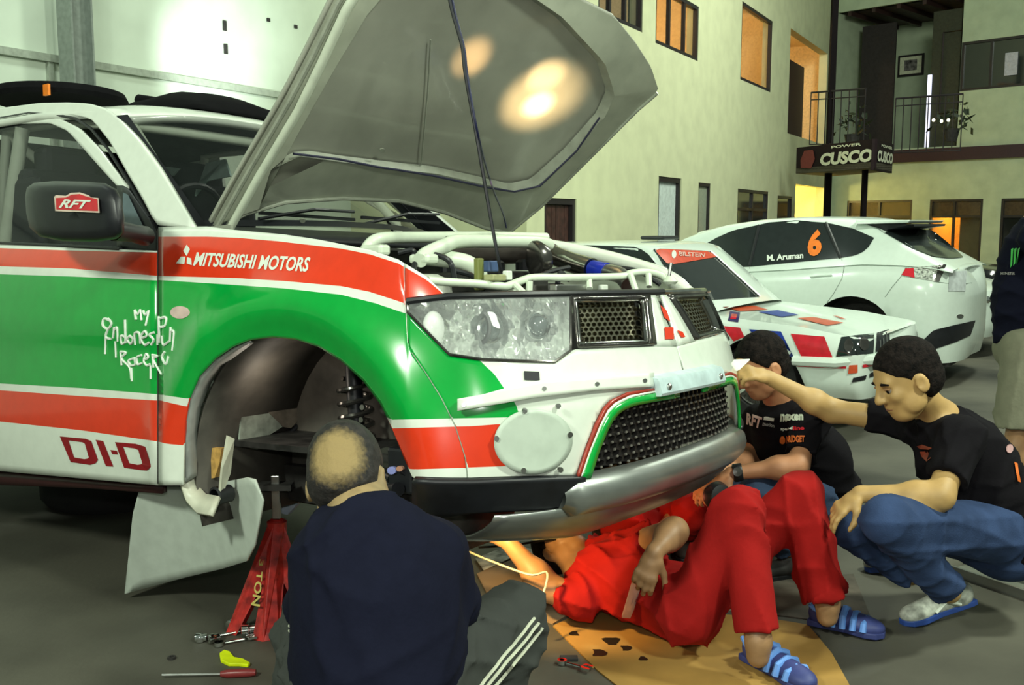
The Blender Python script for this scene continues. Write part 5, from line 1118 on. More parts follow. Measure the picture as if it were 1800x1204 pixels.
# ================================================================== PEOPLE: smooth bodies grown from blended limb volumes
class Body:
    def __init__(s): s.p = []
    def cone(s, a, b, ra, rb, k=.02, cut=None, flat=None, sub=False):
        s.p.append(('c', np.array(a, float), np.array(b, float), ra, rb, k, cut, flat, sub)); return s
    def ell(s, c, r, R=None, k=.02, sub=False):
        s.p.append(('e', np.array(c, float), np.array(r, float), np.eye(3) if R is None else np.array(R, float), 0, k, None, None, sub)); return s
    def mesh(s, name, m, parent, h=.008, clip=(), wrinkle=0., wf=30., smooth=True):
        lo = np.full(3, 1e9); hi = -lo
        for q in s.p:
            if q[8]: continue
            if q[0] == 'c': P = np.array([q[1], q[2]]); r = max(q[3], q[4])
            else: P = q[1][None]; r = q[2].max()
            lo = np.minimum(lo, P.min(0) - r); hi = np.maximum(hi, P.max(0) + r)
        lo -= 3 * h + .01; hi += 3 * h + .01; n = np.ceil((hi - lo) / h).astype(int) + 1
        F = np.full(n, 1., np.float32); ax = [lo[i] + h * np.arange(n[i]) for i in range(3)]
        for q in s.p:
            mg = q[5] + 3 * h
            if q[0] == 'c': P = np.array([q[1], q[2]]); r = max(q[3], q[4])
            else: P = q[1][None]; r = q[2].max()
            a = np.clip(np.floor((P.min(0) - r - mg - lo) / h).astype(int), 0, n - 1); b = np.clip(np.ceil((P.max(0) + r + mg - lo) / h).astype(int) + 1, 1, n)
            X, Y, Z = np.meshgrid(ax[0][a[0]:b[0]], ax[1][a[1]:b[1]], ax[2][a[2]:b[2]], indexing='ij'); G = np.stack([X, Y, Z], -1)
            if q[0] == 'c':
                d = q[2] - q[1]; L2 = d @ d + 1e-9; t = np.clip(((G - q[1]) @ d) / L2, 0, 1); V = G - q[1] - t[..., None] * d
                if q[7] is not None:      # flatten along an axis: (axis, factor)
                    ax_, fk = q[7]; ax_ = np.array(ax_, float); ax_ /= np.linalg.norm(ax_); V = V + (V @ ax_)[..., None] * ax_ * (1 / fk - 1)
                D = np.linalg.norm(V, axis=-1) - (q[3] + (q[4] - q[3]) * t)
                if q[7] is not None: D *= min(1, q[7][1] * 1.2)
                if q[6]:
                    dn = d / math.sqrt(L2)
                    if 'b' in q[6]: D = np.maximum(D, (G - q[2]) @ dn)
                    if 'a' in q[6]: D = np.maximum(D, -((G - q[1]) @ dn))
            else:
                V = (G - q[1]) @ q[3]; k0 = np.linalg.norm(V / q[2], axis=-1); k1 = np.linalg.norm(V / q[2] ** 2, axis=-1); D = k0 * (k0 - 1) / (k1 + 1e-6)
                D = np.where(k0 < .2, -q[2].min() * .8, D)
            S_ = F[a[0]:b[0], a[1]:b[1], a[2]:b[2]]; k = q[5]
            if q[8]:
                D = -D; hh = np.maximum(k - np.abs(S_ - D), 0) / k; S_[:] = np.maximum(S_, D) + hh * hh * k * .25
            else:
                hh = np.maximum(k - np.abs(S_ - D), 0) / k; S_[:] = np.minimum(S_, D) - hh * hh * k * .25
        if clip or wrinkle:
            X, Y, Z = np.meshgrid(*ax, indexing='ij')
            if wrinkle:
                rg = np.random.RandomState(len(s.p) + 3)
                for _ in range(5):
                    d = rg.normal(size=3); d[2] *= 1.5; d /= np.linalg.norm(d); e = rg.normal(size=3); ph = rg.uniform(0, 6, 3); kk = wf * rg.uniform(.7, 1.5)
                    q = X * d[0] + Y * d[1] + Z * d[2]; m2 = X * e[0] + Y * e[1] + Z * e[2]
                    r_ = 1 - np.abs(np.sin(kk * q * .5 + ph[0] + 1.4 * np.sin(m2 * 6 + ph[1]))); msk = np.clip(.5 + np.sin(m2 * 9 + q * 5 + ph[2]), 0, 1.3)
                    F -= (wrinkle * 1.5 * r_ ** 2 * msk - wrinkle * .25).astype(np.float32)
            for (c, nrm) in clip:   # keep the side the normal points away from
                c = np.array(c, float); nrm = np.array(nrm, float); nrm /= np.linalg.norm(nrm)
                F = np.maximum(F, ((X - c[0]) * nrm[0] + (Y - c[1]) * nrm[1] + (Z - c[2]) * nrm[2]).astype(np.float32))
        F[0] = F[-1] = 1; F[:, 0] = F[:, -1] = 1; F[:, :, 0] = F[:, :, -1] = 1
        return nets(F, lo, h, name, m, parent)
def nets(F, lo, h, name, m, parent):
    ins = F < 0; n = F.shape; c = np.zeros(tuple(np.array(n) - 1), np.int8)
    offs = [(i, j, k) for i in (0, 1) for j in (0, 1) for k in (0, 1)]
    for o in offs: c += ins[o[0]:n[0] - 1 + o[0], o[1]:n[1] - 1 + o[1], o[2]:n[2] - 1 + o[2]]
    idx = np.argwhere((c > 0) & (c < 8)); val = np.stack([F[idx[:, 0] + o[0], idx[:, 1] + o[1], idx[:, 2] + o[2]] for o in offs], 1)
    acc = np.zeros((len(idx), 3)); cnt = np.zeros(len(idx))
    for a in range(8):
        for b in range(a + 1, 8):
            if sum(x != y for x, y in zip(offs[a], offs[b])) != 1: continue
            s = (val[:, a] < 0) != (val[:, b] < 0); t = val[:, a] / np.where(s, val[:, a] - val[:, b], 1)
            p = np.array(offs[a]) + t[:, None] * (np.array(offs[b]) - np.array(offs[a])); acc[s] += p[s]; cnt[s] += 1
    V = lo + h * (idx + acc / cnt[:, None]); mp = -np.ones(c.shape, np.int64); mp[tuple(idx.T)] = np.arange(len(idx)); fs = []
    for ax in range(3):
        sl0 = [slice(None)] * 3; sl1 = [slice(None)] * 3; sl0[ax] = slice(0, -1); sl1[ax] = slice(1, None)
        e = np.argwhere(ins[tuple(sl0)] != ins[tuple(sl1)]); b, d = [x for x in range(3) if x != ax]
        e = e[(e[:, b] > 0) & (e[:, d] > 0)]; flip = ins[tuple(e.T)]
        q = []
        for db, dd in ((-1, -1), (0, -1), (0, 0), (-1, 0)):
            w = e.copy(); w[:, b] += db; w[:, d] += dd; w = np.minimum(w, np.array(c.shape) - 1); q.append(mp[tuple(w.T)])
        q = np.stack(q, 1); 
        if ax == 1: flip = ~flip
        q[~flip] = q[~flip][:, ::-1]; fs.append(q[(q >= 0).all(1)])
    f = np.vstack(fs); me = bpy.data.meshes.new(name)
    me.vertices.add(len(V)); me.vertices.foreach_set('co', V.astype(np.float32).ravel()); me.loops.add(f.size); me.loops.foreach_set('vertex_index', f.astype(np.int32).ravel())
    me.polygons.add(len(f)); me.polygons.foreach_set('loop_start', np.arange(0, f.size, 4, dtype=np.int32)); me.polygons.foreach_set('use_smooth', [True] * len(f)); me.materials.append(m); me.update(); me.validate()
    o = bpy.data.objects.new(name, me); C.objects.link(o)
    if parent is not None: o.parent = parent
    return o
def basis(f, up):
    f = np.array(f, float); f /= np.linalg.norm(f); up = np.array(up, float); up = up - f * (up @ f); up /= np.linalg.norm(up); return np.array([f, np.cross(up, f), up])   # rows: forward, left, up
SKIN = mat('skin_tan', (.50, .31, .115), .55, var=.05, scale=14); SKIN2 = mat('skin_warm', (.52, .24, .12), .55, var=.05, scale=14); SKIN3 = mat('skin_brown', (.36, .20, .095), .5, var=.06)
HAIR = mat('black_hair', (.010, .007, .006), .85, spec=.15, var=.4, scale=60, bump=.5, bscale=160); STUB = mat('cropped_hair', (.045, .032, .022), .8, var=.5, scale=40, bump=.4, bscale=200); EYEW = mat('eye_white', (.30, .27, .23), .3)
def V3(*a): return np.array(a, float)
def head(bd, c, f, up, s=1., nose=True):
    B = basis(f, up); g = lambda x, y, z: np.array(c) + (np.array([x, y, z]) * s) @ B; R = B.T; r = lambda *a: np.array(a) * s
    bd.ell(g(-.012, 0, .035), r(.098, .076, .090), R, .02).ell(g(.028, 0, -.035), r(.064, .058, .080), R, .03).ell(g(.050, 0, -.085), r(.035, .040, .028), R, .02)
    bd.cone(g(.074, -.034, .026), g(.074, .034, .026), .012 * s, .012 * s, .02)
    bd.cone(g(.086, 0, .018), g(.106, 0, -.022), .009 * s, .014 * s, .012).ell(g(.094, .012, -.026), r(.012, .010, .009), R, .008).ell(g(.094, -.012, -.026), r(.012, .010, .009), R, .008)
    bd.ell(g(.084, 0, -.052), r(.012, .025, .0065), R, .006).ell(g(.082, 0, -.064), r(.012, .021, .007), R, .006)
    for y in (-1, 1):
        bd.ell(g(.062, y * .038, -.018), r(.024, .022, .020), R, .02); bd.ell(g(.086, y * .032, .004), r(.014, .016, .010), R, .008, sub=True)
        bd.ell(g(-.008, y * .080, -.008), r(.021, .009, .030), R, .008); bd.ell(g(.000, y * .087, -.004), r(.012, .006, .018), R, .005, sub=True)
        bd.ell(g(.020, y * .050, -.058), r(.035, .018, .030), R, .02)
    return g, B
def headparts(root, g, B, s, hair=HAIR, front=.055, low=-.05, thick=.010, bald=None, h=.005, lash=True):
    R = B.T
    for y in (-1, 1):
        MB().ball(g(.0715, y * .032, .004), .0122 * s, 12).build('eye', EYEW, root, True); MB().ball(g(.0795, y * .032, .002), .0068 * s, 10).build('iris', HAIR, root, True)
        MB().tube([g(.086, y * .016, .024), g(.090, y * .030, .029), g(.078, y * .050, .024)], [.004 * s, .005 * s, .003 * s], 6).build('eyebrow', HAIR, root, True)
        MB().tube([g(.082, y * .020, .010), g(.087, y * .032, .013), g(.078, y * .046, .009)], .0042 * s, 6).build('eyelid', SKIN3, root, True)
    MB().tube([g(.088, -.022, -.058), g(.0955, 0, -.057), g(.088, .022, -.058)], [.001 * s, .0016 * s, .001 * s], 5).build('lips', mat('lip_dark', (.26, .09, .06), .5), root, True)
    hb = Body(); hb.ell(g(-.016, 0, .038), np.array([.098 + thick, .077 + thick, .092 + thick]) * s, R, .02); hb.ell(g(-.030, 0, -.020), np.array([.078 + thick, .070 + thick, .06]) * s, R, .03)
    up = B[2]; fw = B[0]; n1 = (fw * .78 - up * .62); cl = [(g(front, 0, .062), n1), (g(0, 0, low - .03), -up * 1. + fw * .25)]
    hb.ell(g(.055, 0, -.02), np.array([.075, .10, .065]) * s, R, .01, sub=True)
    for y in (-1, 1): hb.ell(g(-.004, y * .085, -.012), np.array([.028, .025, .038]) * s, R, .006, sub=True)
    if bald: hb.ell(bald[0], bald[1], None, .02, sub=True)
    return hb.mesh('hair', hair, root, h, clip=cl, wrinkle=.0008, wf=160)
def hand(bd, w, d, n, side, s=1., curl=.5, spread=.02, pinch=False, k=.006, thumb=None):
    """w wrist, d direction of the fingers, n back-of-hand normal, side +1/-1 puts the thumb"""
    d = np.array(d, float); d /= np.linalg.norm(d); n = np.array(n, float); n -= d * (n @ d); n /= np.linalg.norm(n); l = np.cross(n, d) * side
    bd.cone(w, w + d * .035 * s, .024 * s, .028 * s, .015, flat=(n, .75)); bd.cone(w + d * .03 * s + l * .014 * s, w + d * .078 * s + l * .020 * s, .020 * s, .016 * s, .012, flat=(n, .72)); bd.cone(w + d * .03 * s - l * .014 * s, w + d * .072 * s - l * .022 * s, .020 * s, .015 * s, .012, flat=(n, .72)); bd.cone(w + d * .03 * s, w + d * .078 * s, .022 * s, .016 * s, .012, flat=(n, .75))
    for i, (o, L) in enumerate(((.030, .074), (.010, .082), (-.011, .076), (-.031, .060))):
        c = curl if np.isscalar(curl) else curl[i]; p = w + (d * (.082 - .004 * abs(i - 1)) + l * o) * s; dd = d + l * spread * (1.5 - i); L *= s
        for j, (fr, r0, r1) in enumerate(((.46, .0095, .0085), (.30, .0085, .0078), (.24, .0078, .0065))):
            a = c * (j + .6); v = dd * math.cos(a) - n * math.sin(a); v /= np.linalg.norm(v); q = p + v * L * fr; bd.cone(p, q, r0 * s, r1 * s, k if j else .010); p = q
    t0 = w + (d * .025 + l * .024) * s; tv = thumb if thumb is not None else (d * .62 + l * .62 - n * .45); tv = np.array(tv, float); tv /= np.linalg.norm(tv)
    t1 = t0 + tv * .042 * s; t2 = t1 + (tv + d * .5) / np.linalg.norm(tv + d * .5) * .030 * s; t3 = t2 + (tv * .5 + d) / np.linalg.norm(tv * .5 + d) * .024 * s
    bd.cone(t0, t1, .015 * s, .0115 * s, .012).cone(t1, t2, .0115 * s, .0095 * s, k).cone(t2, t3, .0095 * s, .0075 * s, k)
def arm(bd, sh, el, wr, s=1.): bd.cone(sh, el, .050 * s, .040 * s, .03); bd.ell((el + wr) / 2 * .0 + el * .72 + wr * .28, np.array([.046, .046, .046]) * s, None, .03); bd.cone(el, wr, .042 * s, .026 * s, .03)
def mix(a, b, t): return np.array(a) * (1 - t) + np.array(b) * t
def shoe(name, root, heel, toe, m, sole=None, w=.042, up=(0, 0, 1)):
    heel = np.array(heel, float); toe = np.array(toe, float); d = toe - heel; L = np.linalg.norm(d); d /= L; up = np.array(up, float); up -= d * (up @ d); up /= np.linalg.norm(up); l = np.cross(up, d)
    R = np.array([d, l, up]).T; b = Body()
    b.ell(heel + d * .04 + up * .045, (.05, .036, .05), R, .03).ell(heel + d * L * .45 + up * .04, (L * .36, .040, .036), R, .03).ell(toe - d * .055 + up * .030, (.062, .046, .030), R, .03).cone(heel + d * .05 + up * .05, heel + d * .065 + up * .095, .038, .036, .02, cut='b')
    o = b.mesh(name, m, root, .007, clip=[(heel - up * .0 , -up)])
    if sole:
        out = [(0.0, -.030), (-.0, .030), (.05, .034), (.5, .036), (.78, .050), (.93, .042), (1.02, .016), (1.03, -.012), (.94, -.040), (.78, -.048), (.5, -.032), (.05, -.034)]
        p = [heel + d * (L * a - .008 * (a < .05)) + l * c for a, c in out]; MB().prism(p, up * .022).build('sole', sole, o, bev=.004)
    return o, d, l, up
NAVY = mat('navy_cotton', (.007, .008, .019), .95, spec=.1, var=.03, scale=30, bump=.12, bscale=90); BLK = mat('black_cotton', (.008, .007, .009), .95, spec=.1, var=.03, scale=30, bump=.12, bscale=90)
DENIM = mat('blue_denim', (.036, .062, .145), .9, spec=.15, var=.10, scale=9, bump=.2, bscale=220); DENIM2 = mat('faded_denim', (.055, .09, .17), .9, spec=.15, var=.10, scale=9, bump=.2, bscale=220)
ROV = mat('red_overall', (.33, .010, .009), .9, spec=.15, var=.03, scale=12, bump=.12, bscale=70)
# ------------------------------------------------ person squatting at the right, reaching for the nose tab
def person(label, c): return thing('person', label, 'person', loc=(0, 0, 0))
pr = person('man in black T-shirt and jeans squatting at right, arm stretched to the bumper tab', None)
hc = W(1594, 668, 3.42); f_ = az([-.90, -.10, -.42]); up_ = az([-.38, .05, .92])
shN, shF = W(1690, 772, 3.38), W(1590, 740, 3.72); neck = W(1655, 738, 3.55); chest = W(1690, 800, 3.58); hips = W(1755, 925, 3.62)
elN, wrN = W(1652, 872, 3.24), W(1512, 868, 3.32); elF, wrF = W(1462, 722, 3.84), W(1352, 664, 3.82)
hipN, hipF = W(1750, 935, 3.50), W(1715, 935, 3.74); knN, anN = W(1560, 915, 3.18), ground(1655, 1068, .10); anN = W(1668, 1040, 3.40)
knF, anF = W(1500, 925, 3.62), W(1600, 1010, 3.72)
b = Body(); g, Bs = head(b, hc, f_, up_, 1.12); b.cone(mix(hc, neck, .45), neck, .052, .060, .03).cone(neck, chest, .06, .11, .05).cone(shN, shF, .055, .055, .05).cone(chest, hips, .125, .13, .05)
arm(b, shN, elN, wrN, 1.05); arm(b, shF, elF, wrF, 1.05)
hand(b, wrN, V3(-.75, .05, -.62), V3(-.5, -.2, .8), 1, 1.05, (.35, .5, .6, .7)); hand(b, wrF, V3(-.85, -.15, .25), V3(.15, -.5, .85), -1, 1.05, (.75, .85, .9, .95), thumb=V3(-.9, -.2, -.35))
b.cone(hipN, knN, .085, .062, .03).cone(knN, anN, .058, .04, .03).cone(hipF, knF, .085, .062, .03).cone(knF, anF, .058, .04, .03)
b.mesh('body', SKIN, pr, .0065); headparts(pr, g, Bs, 1.12, front=.070, low=-.050, thick=.004)
sh = Body(); sh.cone(neck + V3(-.008, 0, .012), chest, .066, .135, .05, cut='a').cone(shN, shF, .072, .070, .06).cone(chest, hips, .148, .155, .06).ell(mix(chest, hips, .5), (.16, .15, .18), None, .06).cone(shN, mix(shN, elN, .72), .072, .064, .04, cut='b').cone(shF, mix(shF, elF, .50), .068, .062, .04, cut='b').ell(hips + V3(.03, 0, .0), (.175, .18, .14), None, .04).ell(hips + V3(.07, 0, -.05), (.13, .17, .12), None, .04)
sh.mesh('t_shirt', BLK, pr, .008, wrinkle=.0045, wf=60)
tr = Body(); tr.ell(hips + V3(.0, 0, -.04), (.14, .16, .12), None, .05).cone(hipN, knN, .105, .078, .05).cone(knN, mix(knN, anN, .95), .076, .062, .03, cut='b').cone(hipF, knF, .105, .076, .05).cone(knF, mix(knF, anF, .95), .072, .06, .03, cut='b'); tr.ell(hips + V3(.03, 0, -.10), (.12, .15, .10), None, .05)
tr.mesh('jeans', DENIM, pr, .0075, wrinkle=.0038, wf=60)
SH = mat('shoe_grey_white', (.55, .58, .50), .5, var=.2, scale=30); SOLE = mat('sole_blue', (.03, .08, .34), .5)
def trainer(root, heel, toe):
    o, d, l, u = shoe('shoe', root, heel, toe, SH, SOLE)
    L = np.linalg.norm(np.array(toe) - np.array(heel))
    for k in range(4):
        c = np.array(heel) + d * (L * (.42 + .09 * k)) + u * (.085 - .012 * k); MB().tube([c - l * .032 - u * .012, c + u * .004, c + l * .032 - u * .012], .005, 6).build('lace', BLK, o, True)
    for sg in (-1, 1): MB().tube([np.array(heel) + d * L * .25 + l * sg * .040 + u * .03, np.array(heel) + d * L * .45 + l * sg * .043 + u * .06, np.array(heel) + d * L * .62 + l * sg * .043 + u * .03], .006, 6).build('shoe_stripe', WHITE, o, True)
trainer(pr, V3(*ground(1712, 1090, .0)) + V3(0, .03, .055), V3(*ground(1588, 1098, 0)) + V3(0, 0, 0)); trainer(pr, V3(*ground(1640, 1030, 0)) + V3(.0, .1, .05), V3(*ground(1530, 1010, 0)) + V3(0, .05, 0))
# print on the shirt front and back: raised flat prints projected on the cloth
def cast_obj(o):
    fr = Frame((0, 0, 0), (1, 0, 0), (0, 1, 0), (0, 0, 1)); return caster([o], fr)
shirt_r = [c for c in pr.children if c.name.startswith('t_shirt')][0]; RS = cast_obj(shirt_r)
ORG = mat('orange_print', (.75, .16, .02), .6)
for pts in ([(1613, 784), (1622, 781), (1640, 788), (1634, 791), (1618, 788)], [(1618, 793), (1632, 793), (1638, 806), (1630, 812), (1622, 803)]): shape('chest_print', pts, RS, mat('dark_orange_print', (.30, .05, .02), .6), pr, .004)
bandq('back_print', [(1780, 812), (1786, 815), (1792, 848), (1787, 846)], ORG, pr, RS, .006); disc('back_print', RS, (1773, 789), 6, 8, mat('pink_print', (.6, .35, .35), .6), pr, .005, .002, 14)
# ------------------------------------------------ person in printed shirt behind the bumper corner
pm = person('man in black printed T-shirt with a wristwatch, crouching behind the bumper end', None)
hc = W(1338, 645, 4.0); f_ = az([-.80, -.35, -.42]); up_ = az([-.30, -.10, .92])
neck = W(1372, 700, 4.12); chest = W(1385, 760, 4.15); hips = W(1425, 865, 4.3); shN, shF = W(1425, 742, 3.98), W(1330, 742, 4.28)
elN, wrN = W(1402, 818, 3.86), W(1285, 832, 3.90); elF, wrF = W(1322, 800, 4.25), W(1262, 838, 4.02)
hipN, hipF = W(1430, 880, 4.15), W(1390, 880, 4.4); knN, knF = W(1335, 868, 3.95), W(1290, 850, 4.35)
anN = V3(knN[0] + .16, knN[1] + .12, .09); anF = V3(knF[0] + .14, knF[1] + .10, .09)
b = Body(); g, Bs = head(b, hc, f_, up_, 1.05); b.cone(mix(hc, neck, .4), neck, .050, .058, .03).cone(neck, chest, .06, .11, .05).cone(shN, shF, .052, .052, .05).cone(chest, hips, .12, .13, .05); arm(b, shN, elN, wrN); arm(b, shF, elF, wrF)
hand(b, wrN, V3(-.75, -.1, -.55), V3(-.4, -.4, .8), 1, 1.0, (.6, .7, .8, .8)); hand(b, wrF, V3(-.7, -.2, -.6), V3(-.4, -.4, .7), -1, 1.0, .6)
b.cone(hipN, knN, .085, .06, .03).cone(knN, anN, .056, .04, .03).cone(hipF, knF, .085, .06, .03).cone(knF, anF, .056, .04, .03)
b.mesh('body', SKIN2, pm, .0065); headparts(pm, g, Bs, 1.05, front=.060, low=-.050, thick=.008)
sh = Body(); sh.cone(neck + V3(0, 0, -.015), chest, .068, .13, .05).cone(shN, shF, .068, .066, .06).cone(chest, hips, .145, .155, .06).cone(shN, mix(shN, elN, .75), .068, .062, .04, cut='b').cone(shF, mix(shF, elF, .7), .064, .06, .04, cut='b').ell(mix(chest, hips, .55) + V3(.05, 0, 0), (.17, .16, .19), None, .06).ell(hips + V3(.06, 0, 0), (.16, .16, .12), None, .05)
o = sh.mesh('t_shirt', BLK, pm, .008, wrinkle=.0045, wf=60); MS = cast_obj(o)
tr = Body(); tr.ell(hips + V3(0, 0, -.05), (.14, .16, .11), None, .05).cone(hipN, knN, .10, .080, .05).cone(knN, mix(knN, anN, .9), .072, .06, .03, cut='b').cone(hipF, knF, .10, .075, .05).cone(knF, mix(knF, anF, .9), .07, .06, .03, cut='b'); tr.mesh('jeans', DENIM2, pm, .008, wrinkle=.0035, wf=60)
for an, kn in ((anN, knN), (anF, knF)): shoe('shoe', pm, V3(an[0] + .05, an[1], .0), V3(an[0] - .2, an[1] - .08, .0), DARK, BLACK)
lettering('RFT', [(1312, 726), (1342, 734), (1340, 754), (1314, 746)], MS, mat('print_pink', (.75, .55, .50), .6), pm, .006, shear=.2, bold=.05); lettering('motion', [(1343, 742), (1362, 746), (1362, 752), (1342, 749)], MS, mat('print_grey_text', (.35, .34, .32), .6), pm, .006); bandq('shirt_print', [(1344, 733), (1362, 735), (1361, 740), (1344, 738)], WHITE, pm, MS, .006)
lettering('nexen', [(1373, 729), (1413, 729), (1413, 740), (1372, 741)], MS, mat('print_pale', (.6, .66, .52), .6), pm, .006, bold=.05); lettering('speed', [(1373, 751), (1394, 751), (1394, 758), (1373, 758)], MS, WHITE, pm, .006, bold=.04); lettering('line', [(1395, 751), (1414, 750), (1414, 757), (1395, 758)], MS, SR, pm, .006, bold=.04)
disc('shirt_print', MS, (1376, 774), 5, 6, ORG, pm, .006, .002, 12); lettering('BRIDGET', [(1383, 767), (1414, 766), (1414, 778), (1383, 779)], MS, ORG, pm, .006, bold=.04)
c = mix(wrN, elN, .10); dv = az(elN - wrN); w_ = MB(); w_.lathe(c - dv * .018, dv, [(.033, 0), (.036, .004), (.036, .032), (.033, .036)], 20); wa = w_.build('wristwatch', BLACK, pm, True); MB().lathe(c + V3(-.01, -.036, .012), V3(-.1, -1, .3), [(.018, 0), (.018, .008), (.0001, .009)], 16).build('watch_face', SMOKE, wa, True)
o = MB().lathe(W(1262, 872, 3.86), (.3, -.9, .2), [(.02, -.04), (.05, -.03), (.058, 0), (.045, .03), (.02, .035), (.0001, .035)], 20).build('power_tool_head', BLACK, None, True); tag(o, 'black rounded tool held in the crouching man\'s hand below the bumper', 'tool')
# ------------------------------------------------ person lying on the cardboard in red overalls
pl = person('man in red overalls and blue clogs lying on his back on the cardboard', None); pl.location = (0, 0, .007)
hc = W(985, 985, 3.98); f_ = az([.10, -.30, .95]); up_ = az([-.72, .68, .10])
neck = W(1025, 1020, 3.80); chest = W(1070, 1030, 3.68); hips = W(1200, 1062, 3.42); shN, shF = W(1020, 1062, 3.58), W(1045, 985, 3.95)
elR, wrR = W(962, 1035, 3.60), W(895, 958, 3.60); elL, wrL = W(1185, 937, 3.46), W(1150, 975, 3.33)
hipN, hipF = W(1215, 1078, 3.30), W(1245, 1040, 3.50); knN, knF = W(1300, 902, 3.22), W(1405, 868, 3.46); anN, anF = W(1333, 1130, 3.12), W(1455, 1062, 3.42)
def low(p, z): p[2] = max(p[2], z); return p
hips = low(hips, .13); chest = low(chest, .15); hipN = low(hipN, .12); hipF = low(hipF, .12); shN = low(shN, .09); hc = low(hc, .16)
b = Body(); g, Bs = head(b, hc, f_, up_, 1.0); b.cone(mix(hc, neck, .4), neck, .050, .058, .03).cone(neck, chest, .06, .10, .05).cone(shN, shF, .052, .052, .05).cone(chest, hips, .10, .11, .05); arm(b, shN, elR, wrR, 1.15); arm(b, shF, elL, wrL, 1.1)
hand(b, wrR, W(878, 938, 3.60) - wrR, V3(-.2, -.9, .1), 1, 1.0, .35); hand(b, wrL, V3(-.35, -.3, -.8), V3(-.2, -.9, .2), 1, 1.05, (.6, .6, .7, .8))
b.cone(hipN, knN, .08, .06, .03).cone(knN, anN, .055, .037, .03).cone(hipF, knF, .08, .06, .03).cone(knF, anF, .055, .037, .03)
fN, fF = ground(1322, 1152), ground(1432, 1092)
for an, fd in ((anN, V3(*ground(1322, 1150))), (anF, V3(*ground(1430, 1085)))): b.cone(an, an + V3(.0, 0, -.05), .036, .036, .03)
b.mesh('body', SKIN3, pl, .0065); headparts(pl, g, Bs, 1.0, front=.075, thick=.004)
sh = Body(); sh.cone(neck + V3(.03, 0, 0), chest, .075, .125, .05, cut='a').cone(shN, shF, .066, .066, .06).cone(chest, hips, .112, .120, .06).ell(mix(chest, hips, .5), (.15, .13, .105), None, .05).cone(shN, mix(shN, elR, .70), .068, .060, .04, cut='b').cone(shF, mix(shF, elL, .72), .068, .060, .04, cut='b')
sh.ell(hips, (.13, .14, .11), None, .05).cone(hipN, knN, .100, .074, .05).cone(knN, mix(knN, anN, .95), .074, .078, .03, cut='b').cone(hipF, knF, .098, .076, .05).cone(knF, mix(knF, anF, .95), .076, .076, .03, cut='b')
sh.mesh('overalls', ROV, pl, .008, wrinkle=.007, wf=62, clip=[((0, 0, .0), (0, 0, -1))])
LS = cast_obj([c for c in pl.children if c.name.startswith('overalls')][0])
bands('side_stripe', LS, lin(1095, 1132, 6), [[(1095, 1080), (1118, 1012), (1132, 1012)], [(1095, 1085), (1112, 1086), (1132, 1030)]], [mat('stripe_pale', (.45, .25, .22), .7)], pl, off=.012)
CLOG = mat('clog_navy', (.045, .06, .22), .55); CLS = mat('clog_strap', (.16, .36, .88), .5)
def clog(root, heel, toe):
    heel = np.array(heel, float); toe = np.array(toe, float)
    o, d, l, u = shoe('clog', root, heel, toe, CLOG, CLOG); L = np.linalg.norm(toe - heel)
    for t, hgt in ((.34, .088), (.48, .080), (.62, .068), (.76, .056)):
        c = heel + d * L * t; wd = .044 + .006 * math.sin(t * 3)
        MB().tube([c - l * wd + u * .022, c - l * wd * .8 + u * hgt * .8, c + u * hgt, c + l * wd * .8 + u * hgt * .8, c + l * wd + u * .022], .012, 8).build('strap', CLS, o, True)
    MB().tube([heel + d * .055 + l * .040 + u * .045, heel - d * .0 + u * .075 + l * .02, heel - d * .0 - l * .02 + u * .075, heel + d * .055 - l * .040 + u * .045], .008, 8).build('heel_strap', CLS, o, True)
clog(pl, ground(1312, 1160), ground(1428, 1222)); clog(pl, ground(1425, 1098), ground(1552, 1124))
# ------------------------------------------------ person in red behind the bumper
pc_ = person('person in red work clothes crouched in the dark under the bumper', None)
hips = V3(*ground(1150, 948)) ; hips = W(1175, 915, 4.55); chest = W(1110, 872, 4.45); sA, sB = W(1060, 880, 4.30), W(1150, 850, 4.6); hc = W(1085, 790, 4.45)
b = Body(); g, Bs = head(b, hc, az([-.5, -.7, -.4]), az([-.1, -.2, .95]), 1.0); b.cone(hc, chest, .05, .09, .04).cone(sA, sB, .05, .05, .05).cone(chest, hips, .12, .13, .05)
eA, wA = W(1060, 935, 4.2), W(1110, 950, 4.1); eB, wB = W(1190, 905, 4.35), W(1150, 945, 4.2); arm(b, sA, eA, wA); arm(b, sB, eB, wB); hand(b, wA, V3(.5, -.4, -.5), V3(0, -.5, .8), 1, 1., .5); hand(b, wB, V3(-.5, -.5, -.4), V3(0, -.5, .8), -1, 1., .5)
k1, k2 = W(1090, 925, 4.15), W(1215, 900, 4.25); a1, a2 = V3(k1[0] + .1, k1[1] + .15, .09), V3(k2[0] + .02, k2[1] + .18, .09); b.cone(hips, k1, .085, .06, .03).cone(k1, a1, .055, .04, .03).cone(hips, k2, .085, .06, .03).cone(k2, a2, .055, .04, .03); b.mesh('body', SKIN3, pc_, .0075); headparts(pc_, g, Bs, 1.0, h=.006)
sh = Body(); sh.cone(chest + V3(0, 0, .08), chest, .09, .14, .05).cone(sA, sB, .07, .07, .06).cone(chest, hips, .145, .16, .06).cone(sA, mix(sA, eA, .8), .07, .062, .04, cut='b').cone(sB, mix(sB, eB, .8), .07, .062, .04, cut='b').cone(hips, k1, .11, .085, .05).cone(k1, mix(k1, a1, .9), .08, .07, .03, cut='b').cone(hips, k2, .11, .085, .05).cone(k2, mix(k2, a2, .9), .08, .07, .03, cut='b'); sh.mesh('overalls', ROV, pc_, .009, wrinkle=.005, wf=60)
for a in (a1, a2): shoe('shoe', pc_, V3(a[0] + .03, a[1] + .04, 0), V3(a[0] - .05, a[1] - .2, 0), DARK, BLACK)
